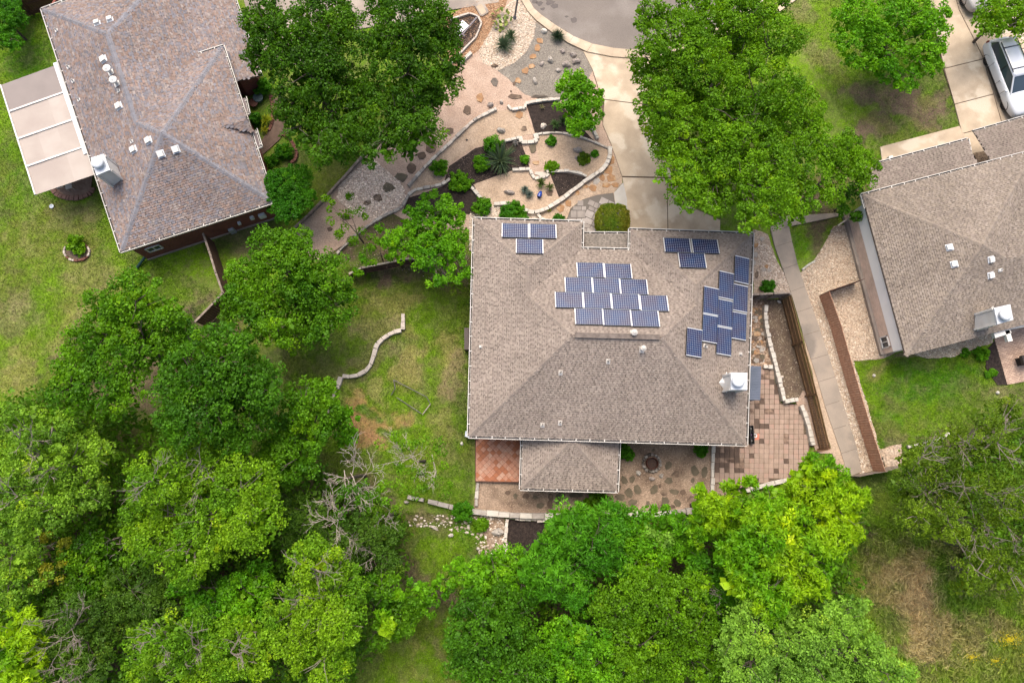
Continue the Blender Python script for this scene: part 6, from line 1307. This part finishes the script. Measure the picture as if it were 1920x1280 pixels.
fence('oiled wood fence with bare rails left of the trail', [(1482, 549), (1506, 640), (1532, 738), (1557, 841)], 1.45, WOODO, -1, capm=None)
fence('short end panel closing the oiled wood fence', [(1557, 842), (1541, 846)], 1.45, WOODO, 1, rails=None)
fence('reddish brown picket fence right of the trail', [(1555, 546), (1577, 608), (1603, 700), (1630, 790), (1660, 884)], 1.35, WOOD, 1, rails=None)
fence('thin brown fence between pebble beds reaching the pale brick wall', [(1555, 545), (1585, 535), (1622, 522)], 1.4, WOODD, -1, rails=None)
fence('low fence closing the south end of the trail pebbles', [(1612, 893), (1640, 887), (1662, 884), (1690, 874)], 1.2, WOODG, 1, rails=None)
fence('dark wooden fence in the top left corner behind the mauve roof', [(-10, 8), (30, -6), (80, -22)], 1.8, WOODD, -1)
fence('broken pale fence rails at the left edge in the woods', [(-5, 1139), (25, 1143), (50, 1146)], 1.5, WOODG, -1, capm=TWIG)
fence('leaning grey fence piece beside the yellowing shrub', [(54, 1115), (57, 1145), (56, 1175)], 1.5, WOODG, 1, capm=TWIG)
# white topped gate by the right house
ga, gb = P(1571, 423, 1.2), P(1621, 389, 1.2); v = gb-ga; g = empty('gate', (ga.x, ga.y, 0)); tag(g, 'narrow gate with a pale top rail beside the right brick house', 'gate')
MB().box((ga+gb)/2, (v.length, .09, .06), math.atan2(v.y, v.x)).obj('top_rail', TWIG, g)
for i in range(11):
    p = ga+v*((i+.5)/11); MB().box((p.x, p.y, .6), (.12, .03, 1.15), math.atan2(v.y, v.x)).obj('picket', WOODG, g)

# ---------------------------------------------------------------- fire ring
fc = P(1221, 868); fr = empty('fire_ring', (fc.x, fc.y, 0)); tag(fr, 'round fire pit of stacked grey stones with a rusty inner ring', 'fire pit')
for lay in range(2):
    for i in range(15):
        a = 6.283*(i+.5*lay)/15; b = rockmesh('stone', ROCK, .115*R.uniform(.85, 1.15), .10*R.uniform(.85, 1.1), .17, 900+i+lay*40)
        q = MB(); M = Matrix.Rotation(a+1.57, 3, 'Z'); q.add([M @ v+Vector((fc.x+.53*math.cos(a), fc.y+.53*math.sin(a), .14*lay)) for v in b.V], b.F); q.obj('stone', R.choice([LIMEG, ROCK, ROCKD, LIMEG]), fr)
b = MB(); n = 24
for r0, r1 in ((.33, .36),):
    V = []
    for r_, z in ((r0, .02), (r0, .36), (r1, .36), (r1, .02)): V += [(fc.x+r_*math.cos(6.283*i/n), fc.y+r_*math.sin(6.283*i/n), z) for i in range(n)]
    b.add(V, [(k*n+i, ((k+1) % 4)*n+i, ((k+1) % 4)*n+(i+1) % n, k*n+(i+1) % n) for k in range(4) for i in range(n)])
b.obj('rust_ring', mat('rust', (.16, .05, .03), .8, (.08, .03, .02), 10), fr)
MB().lathe(fc+Vector((0, 0, .03)), [(.33, 0), (.33, .06), (.01, .1)], 16).obj('ash_bed', mat('ash', (.06, .045, .04), .95, (.12, .07, .05), 12, speck=.4), fr)

# ---------------------------------------------------------------- garden things
pb = P(1012, 366); bp = empty('garden_pot', (pb.x, pb.y, 0)); tag(bp, 'glossy cobalt blue pot tipped over on the lower terrace', 'pot')
M = Matrix.Rotation(-.35, 3, 'Z') @ Matrix.Rotation(1.35, 3, 'X'); q = MB().lathe((0, 0, -.22), [(.09, 0), (.12, .1), (.155, .25), (.14, .38), (.105, .42), (.13, .46)], 14); q.V = [M @ v+Vector((pb.x, pb.y, .15)) for v in q.V]
q.obj('pot_body', mat('blue_glaze', (.01, .05, .30), .15, spec=.7), bp, smooth=True)
q = MB().lathe((0, 0, .235), [(.1, 0), (.1, .006)], 14); q.V = [M @ v+Vector((pb.x, pb.y, .15)) for v in q.V]; q.obj('pot_mouth', DARK, bp)
# toppled sign with a grey bar, by the kerb
sg = P(868, 48); s_ = empty('toppled_sign', (sg.x, sg.y, 0)); tag(s_, 'white board and grey post lying in the brown mulch bed', 'sign')
def quad3(px, z=.1): return [P(a, b, z) for a, b in px]
MB().prism([(q.x, q.y) for q in quad3([(855, 53), (867, 38), (879, 48), (866, 61)], .25)], .22, .26).obj('board', mat('sign_white', (.85, .85, .85), .5), s_)
MB().prism([(q.x, q.y) for q in quad3([(852, 59), (856, 57), (865, 64), (862, 68)], .2)], .17, .2).obj('rider_board', mat('sign_white2', (.8, .8, .8), .5), s_)
for a, b in (((860, 47), (866, 51)), ((859, 52), (864, 48)), ((862, 53), (864, 50))):
    p0, p1 = P(*a, .262), P(*b, .262); MB().tube(p0, p1, .02, .015, 5).obj('black_mark', DARK, s_)
p0, p1 = P(867, 65, .3), P(894, 33, .3); MB().tube(p0, p1, .055, .055, 6).obj('post', mat('grey_purple_post', (.27, .24, .25), .6), s_)
p0, p1 = P(862, 62, .28), P(872, 68, .28); MB().tube(p0, p1, .04, .04, 6).obj('cross_arm', mat('grey_arm', (.3, .27, .28), .6), s_)
# meter lid slab
ut = empty('meter_cover', P(903, 18)); tag(ut, 'rounded concrete utility lid set in the orange chips by the street', 'utility lid')
MB().prism(W2([(890, 13), (892, 8), (900, 4), (905, 5), (915, 20), (916, 25), (905, 32), (900, 31)]), -.02, .1).obj('lid', CONCG, ut)
MB().prism(W2([(893, 13), (900, 8), (904, 9), (911, 21), (911, 24), (903, 28)], .1), .1, .108).obj('lid_inset', CONC, ut)
# lamp post
lp = P(965, 34); l_ = empty('street_lamp', (lp.x, lp.y, 0)); tag(l_, 'grey street lamp post beside the kerb, its head out of frame', 'street lamp')
GP = mat('grey_post', (.2, .19, .21), .5); tp = P(973, -12, 3.2)
MB().tube(lp, (lp.x+.3, lp.y, 4.5), .075, .055, 10).obj('pole', GP, l_)
MB().lathe((lp.x, lp.y, 0), [(.14, 0), (.13, .12), (.08, .16)], 12).obj('base', GP, l_)
MB().lathe((lp.x+.3, lp.y, 4.5), [(.1, 0), (.16, .05), (.16, .3), (.2, .34), (.05, .5)], 12).obj('lamp_head', GP, l_)
# dark storage chest west, ac unit, shed east
def chest(label, name, c4, h, m, cat):
    Q = W2(c4, h); o = empty(name, (Q[0][0], Q[0][1], 0)); tag(o, label, cat); MB().prism(Q, 0, h-.06).obj('body', m, o)
    c = sum((Vector(q) for q in Q), Vector((0, 0)))/4; MB().prism([c+(Vector(q)-c)*1.04 for q in Q], h-.055, h).obj('lid', m, o); return o
chest('dark brown deck box along the west wall, partly under the roof edge', 'storage_box', [(871, 615), (900, 616), (900, 655), (871, 654)], .9, mat('brown_plastic', (.085, .062, .055), .5), 'storage box')
acb = chest('blue grey air conditioner poking out at the southwest roof corner', 'air_conditioner', [(873, 808), (894, 810), (893, 822), (872, 818)], .7, GREYM, 'air conditioner')
sh = empty('shed', P(1400, 718)); tag(sh, 'lean-to shed with a ribbed blue grey metal roof on the east side', 'shed')
Q = [P(x, y, 2.2) for x, y in ((1372, 685), (1428, 686), (1426, 750), (1372, 749))]
SHM = mat('ribbed_metal', (.155, .18, .235), .45, (.13, .155, .20), 1.5, metal=.2)
MB().prism([(q.x, q.y) for q in Q], 2.08, 2.12).obj('roof', SHM, sh)
for i in range(21):
    t = (i+.5)/21; a = lerp(Q[0], Q[3], t); b = lerp(Q[1], Q[2], t); v = b-a; MB().box((a+b)/2-Vector((0, 0, .06)), (v.length, .045, .05), math.atan2(v.y, v.x)).obj('roof_rib', SHM, sh)
c = sum(Q, Vector())/4; MB().prism([(c.x+(q.x-c.x)*.92, c.y+(q.y-c.y)*.95) for q in Q], 0, 2.07).obj('wall', mat('shed_wall', (.2, .19, .18), .8), sh)
bn = P(1406, 815); be = empty('planter', (bn.x, bn.y, 0)); tag(be, 'narrow black three part planter trough by the east gutter', 'planter')
BLK = mat('black_plastic', (.015, .015, .017), .5)
for s in (-1, 1): MB().box((bn.x+s*.1, bn.y, .2), (.04, 1.15, .4)).obj('side_board', BLK, be)
for i in range(4): MB().box((bn.x, bn.y-.56+i*.373, .2), (.16, .04, .38)).obj('divider', BLK, be)
MB().box((bn.x, bn.y, .05), (.16, 1.1, .06)).obj('floor_board', BLK, be)
for i in range(3): MB().lathe((bn.x, bn.y-.37+i*.373, .1), [(.06, 0), (.07, .12), (.055, .13)], 10).obj('pot', mat('pot_grey', (.2, .2, .19), .7) if i != 1 else mat('pot_purple', (.1, .06, .12), .6), be)
tb = P(1417, 818); tt_ = empty('garden_mat', (tb.x, tb.y, 0)); tag(tt_, 'faded orange mat with a white ring lying beside the black planter', 'mat')
MB().prism([(tb.x-.12, tb.y-.22), (tb.x+.18, tb.y-.2), (tb.x+.22, tb.y+.2), (tb.x+.05, tb.y+.15), (tb.x-.02, tb.y-.02)], .04, .075).obj('mat', mat('orange_mat', (.55, .2, .13), .7), tt_)
b = MB(); n = 16
for k in range(n):
    a0, a1 = 6.283*k/n, 6.283*(k+1)/n; b.tube((tb.x-.07+.1*math.cos(a0), tb.y+.05+.1*math.sin(a0), .1), (tb.x-.07+.1*math.cos(a1), tb.y+.05+.1*math.sin(a1), .1), .03, .03, 5, cap=False)
b.obj('white_ring', mat('ring_white', (.75, .75, .75), .4), tt_)
# goal frame lying in the lawn
gf = empty('goal_frame', P(765, 740)); tag(gf, 'rusty metal tube frame lying on the back lawn', 'metal frame')
FRG = mat('frame_grey', (.17, .17, .15), .6, (.1, .09, .07), 8)
for a, b, z0, z1, m in [((738, 712), (800, 744), .1, .3, FRG), ((800, 744), (807, 757), .3, .2, FRG), ((807, 757), (792, 777), .2, .1, TWIG), ((744, 745), (790, 775), .08, .1, FRG), ((738, 712), (741, 728), .1, .3, FRG), ((741, 728), (733, 741), .3, .05, FRG)]:
    MB().tube(P(*a, z0), P(*b, z1), .03, .03, 6).obj('tube', m, gf)
# sprinkler lid, green downspout, grill, pipes
p = P(97, 387); o = tag(MB().lathe(p, [(.14, 0), (.14, .04), (.08, .045), (.08, .03), (.02, .03)], 16).obj('drain_cover', GREYM), 'round grey drain cover in the left lawn', 'drain cover')
p0, p1 = P(274, 479, .25), P(256, 503, .08); o = tag(MB().tube(p0, p1, .09, .09, 8).obj('downspout_extension', mat('green_pipe', (.015, .06, .045), .5)), 'dark green drain pipe at the corner of the red brick house', 'drain pipe')
gp_ = P(1909, 676); gr = empty('grill', (gp_.x, gp_.y, 0)); tag(gr, 'black covered barbecue grill on the brick patio at the right edge', 'grill')
MB().box((gp_.x+.3, gp_.y, .5), (1.0, .5, .9), .25).obj('cover', mat('grill_cover', (.035, .03, .028), .7), gr); MB().tube((gp_.x-.1, gp_.y-.3, .75), (gp_.x-.2, gp_.y+.25, .75), .25, .25, 10).obj('hood', mat('grill_hood', (.06, .05, .045), .5), gr)
for x, y in ((898, 960), (907, 958)):
    p = P(x, y); b = MB(); n = 14
    V = []
    for r_, z in ((.10, 0), (.10, .35), (.14, .35), (.14, 0)): V += [(p.x+r_*math.cos(6.283*i/n), p.y+r_*math.sin(6.283*i/n), z) for i in range(n)]
    b.add(V, [(k*n+i, ((k+1) % 4)*n+i, ((k+1) % 4)*n+(i+1) % n, k*n+(i+1) % n) for k in range(4) for i in range(n)])
    tag(b.obj('clay_pipe', mat('clay', (.5, .4, .28), .8)), 'left one of two hollow clay pipes by the long garden wall' if x < 900 else 'right one of two hollow clay pipes by the long garden wall', 'clay pipe')
pq = P(487, 188); o = tag(MB().lathe(pq, [(.2, 0), (.3, .25), (.34, .4), (.3, .42), (.26, .36)], 14).obj('garden_pot', mat('dull_blue_pot', (.08, .12, .13), .5)), 'dull blue green bowl in the dark bed by the neighbour entry', 'pot')
pq = P(478, 197); o = tag(MB().lathe(pq, [(.18, 0), (.26, .25), (.3, .35), (.25, .36), (.2, .3)], 14).obj('garden_pot', mat('brown_pot', (.13, .05, .035), .6)), 'reddish brown bowl left of the blue green one', 'pot')
# patio chair remnants below the plastic roof
for x, y in ((136, 353), (119, 351)):
    p = P(x, y); c_ = empty('patio_chair', (p.x, p.y, 0), .3); tag(c_, 'pale chair seat showing right of the rail below the plastic roof' if x > 130 else 'pale chair seat showing left of the rail below the plastic roof', 'chair')
    for nm, cc, dd in (('seat', (0, 0, .42), (.42, .42, .05)), ('backrest', (0, .2, .65), (.42, .05, .5)), ('leg', (-.18, -.18, .2), (.04, .04, .4)), ('leg', (.18, -.18, .2), (.04, .04, .4)), ('leg', (-.18, .18, .2), (.04, .04, .4)), ('leg', (.18, .18, .2), (.04, .04, .4))):
        o = link(nm, MB().box(cc, dd).me(nm, TANST), c_)
# ---------------------------------------------------------------- cars
PAINT = mat('white_car_paint', (.66, .69, .73), .22, spec=.6); SILV = mat('silver_car_paint', (.42, .40, .39), .3, spec=.6)
CG = mat('car_glass', (.035, .055, .07), .08, spec=1.0); TYRE = mat('tyre', (.02, .02, .02), .8); RIM = mat('alloy', (.14, .12, .115), .35, metal=.6); TRIM = mat('black_trim', (.015, .015, .017), .5); LAMPM = mat('lamp_glass', (.35, .38, .42), .1, spec=.8)
def car(label, px, py, ang, paint, L=4.75, W=1.98):
    p = P(px, py); root = empty('car', (p.x, p.y, .06), ang); tag(root, label, 'car')
    # lower body: lofted sections along x (front = +x)
    def loft(secs, n=None):
        V = []; F = []; k = len(secs[0][1])
        for x, ring in secs: V += [Vector((x, y, z)) for y, z in ring]
        for i in range(len(secs)-1):
            for j in range(k): a = i*k+j; b = i*k+(j+1) % k; F.append((a, a+k, b+k, b))
        F.append(tuple(range(k))); F.append(tuple(range((len(secs)-1)*k+k-1, (len(secs)-1)*k-1, -1))); return V, F
    def ring(w_, zb, zs, zt, cr=.1): w_ = w_/2; return [(-w_*.95, zb), (w_*.95, zb), (w_, zb+.12), (w_, zs), (w_*.96, zs+(zt-zs)*.6), (w_*.8, zt), (0, zt+cr*.3), (-w_*.8, zt), (-w_*.96, zs+(zt-zs)*.6), (-w_, zs), (-w_, zb+.12)]
    secs = [(-L/2, ring(W*.72, .42, .6, .8)), (-L/2+.06, ring(W*.86, .32, .68, .98)), (-L/2+.28, ring(W*.95, .26, .75, 1.06)), (-L*.3, ring(W, .24, .78, 1.04)), (0, ring(W*.985, .24, .74, 1.02)), (L*.2, ring(W*.985, .24, .72, 1.02)), (L*.31, ring(W, .24, .70, 1.0)), (L*.42, ring(W*.94, .26, .66, .92)), (L/2-.1, ring(W*.8, .28, .58, .8)), (L/2, ring(W*.58, .36, .5, .66))]
    V, F = loft(secs); o = link('body', mesh('body', V, F, paint, True), root)
    m = o.modifiers.new('sub', 'SUBSURF'); m.levels = 1; m.render_levels = 2
    # greenhouse: glass shell and roof panel
    zt = 1.56
    def gr_(w0, w1, z0, z1): return [(-w0/2, z0), (w0/2, z0), (w1/2, z1), (-w1/2, z1)]
    xs = [(-L*.475, 1.0, W*.80), (-L*.40, 1.50, W*.66), (-L*.1, zt, W*.68), (L*.08, zt-.03, W*.66), (L*.245, 1.0, W*.80)]
    tz = [(-L*.465, .98, W*.78, W*.72, 1.0), (-L*.405, .98, W*.83, W*.62, 1.48), (-L*.1, .98, W*.83, W*.64, zt), (L*.07, .98, W*.83, W*.62, zt-.04), (L*.24, .96, W*.80, W*.74, 1.0)]
    V, F = loft([(x, [(-a/2, z0), (a/2, z0), (b/2, z1-.02), (b*.25, z1), (-b*.25, z1), (-b/2, z1-.02)]) for x, z0, a, b, z1 in tz]); link('glass_house', mesh('glass_house', V, F, CG, False), root)
    rp = [(-L*.42, W*.63, 1.475), (-L*.3, W*.66, zt-.01), (-L*.1, W*.675, zt+.015), (L*.03, W*.65, zt), (L*.075, W*.63, zt-.03)]
    V = []; 
    for x, w_, z in rp: V += [(x, -w_/2, z-.03), (x, -w_*.3, z+.02), (x, 0, z+.03), (x, w_*.3, z+.02), (x, w_/2, z-.03)]
    F = [(i*5+j, (i+1)*5+j, (i+1)*5+j+1, i*5+j+1) for i in range(4) for j in range(4)]
    rfo = link('roof', mesh('roof', V, F, paint, True), root); sm = rfo.modifiers.new('s', 'SOLIDIFY'); sm.thickness = .04
    for s in (-1, 1):
        for (x0, z0, y0), (x1, z1, y1) in ((((L*.24), .98, W*.385), (L*.07, zt-.03, W*.315)), ((-L*.46, .98, W*.37), (-L*.41, 1.48, W*.315))):
            link('pillar', MB().tube((x0, s*y0, z0), (x1, s*y1, z1), .055, .05, 6).me('pillar', paint), root)
        link('pillar', MB().tube((-L*.08, s*W*.42, 1.0), (-L*.1, s*W*.325, zt-.03), .035, .03, 6).me('pillar', TRIM), root)
        link('roof_rail', MB().tube((-L*.38, s*W*.30, zt+.02), (L*.02, s*W*.30, zt+.06), .028, .028, 6).me('roof_rail', TRIM), root)
        link('mirror', MB().lathe((L*.19, s*(W/2+.06), .98), [(.03, 0), (.1, .03), (.11, .1), (.06, .15)], 10).me('mirror', paint, True), root)
        link('side_skirt', MB().box((0, s*(W/2-.03), .3), (L*.42, .05, .14)).me('side_skirt', TRIM), root)
        hl_ = MB().add([(L*.40, s*W*.43, .86), (L*.455, s*W*.36, .76), (L*.478, s*W*.24, .72), (L*.445, s*W*.28, .84), (L*.40, s*W*.40, .8), (L*.46, s*W*.34, .68), (L*.485, s*W*.24, .66), (L*.42, s*W*.28, .76)], [(0, 1, 2, 3), (4, 7, 6, 5), (0, 4, 5, 1), (1, 5, 6, 2), (2, 6, 7, 3), (3, 7, 4, 0)])
        link('headlight', hl_.me('headlight', LAMPM), root)
        link('tail_light', MB().box((-L*.475, s*W*.39, .86), (.12, .22, .16), s*.3).me('tail_light', mat('tail_red', (.25, .05, .03), .3) if s < 0 else bpy.data.materials['tail_red']), root)
        for x in (-L*.29, L*.315):
            n = 20; w_ = MB(); V = []
            for r_, y in ((.2, .0), (.33, .0), (.345, .03), (.345, .19), (.33, .22), (.2, .22)): V += [(x+r_*math.cos(6.283*i/n), s*(W/2-.30+y), .345+r_*math.sin(6.283*i/n)) for i in range(n)]
            w_.add(V, [(k*n+i, ((k+1) % 6)*n+i, ((k+1) % 6)*n+(i+1) % n, k*n+(i+1) % n) for k in range(6) for i in range(n)]); wo = link('wheel', w_.me('wheel', TYRE), root)
            rm_ = MB().tube((x, s*(W/2-.16), .345), (x, s*(W/2-.13), .345), .2, .2, 14)
            for i in range(7):
                a = 6.283*i/7; rm_.tube((x, s*(W/2-.10), .345), (x+.2*math.cos(a), s*(W/2-.09), .345+.2*math.sin(a)), .03, .022, 5)
            link('rim', rm_.me('rim', RIM), wo)
            # wheel arch
            ar = MB()
            for i in range(10):
                a0, a1 = math.pi*i/10, math.pi*(i+1)/10; ar.tube((x+.37*math.cos(a0), s*(W/2-.05), .35+.37*math.sin(a0)), (x+.37*math.cos(a1), s*(W/2-.05), .35+.37*math.sin(a1)), .035, .035, 5, cap=False)
            link('wheel_arch', ar.me('wheel_arch', TRIM), root)
    for s in (-1, 1):
        for x in (-L*.2, L*.03, L*.17): link('door_seam', MB().box((x, s*W*.4935, .66), (.018, .02, .5)).me('door_seam', TRIM), root)
        for x in (-L*.13, L*.08): link('door_handle', MB().box((x-.25, s*W*.497, .86), (.18, .03, .035)).me('door_handle', paint), root)
    for x in (-L*.30, -L*.02): link('roof_crossbar', MB().box((x, 0, zt+.06), (.05, W*.62, .03)).me('roof_crossbar', TRIM), root)
    link('grille', MB().box((L*.488, 0, .6), (.08, W*.4, .16)).me('grille', TRIM), root)
    link('bumper', MB().box((L*.475, 0, .36), (.12, W*.66, .1)).me('bumper', TRIM), root)
    return root
ctr = (P(1848.5, 115, .3)+P(1881, 199, .3))/2; fw = (P(1881, 199, .3)-P(1848.5, 115, .3)).normalized(); ang = math.atan2(fw.y, fw.x)
wb = (P(1881, 199, .3)-P(1848.5, 115, .3)).length; Lc = wb/.605; Wc = 1.98
cen = ctr-fw*(.0125*Lc)+Vector((-fw.y, fw.x, 0))*(Wc/2-.1)
c1 = car('white crossover with black roof rails parked on the right driveway', 0, 0, ang, PAINT, Lc, Wc); c1.location = (cen.x, cen.y, .06)
c2 = car('silver pickup like vehicle mostly hidden by the corner tree at the top right', 0, 0, ang, SILV, Lc, Wc); q = P(1822, 18, .6)
c2.location = (q.x-fw.x*Lc*.47-fw.y*Wc*.35, q.y-fw.y*Lc*.47+fw.x*Wc*.35, .06)
c2['label'] = 'silver car mostly hidden by the tree in the top right corner'
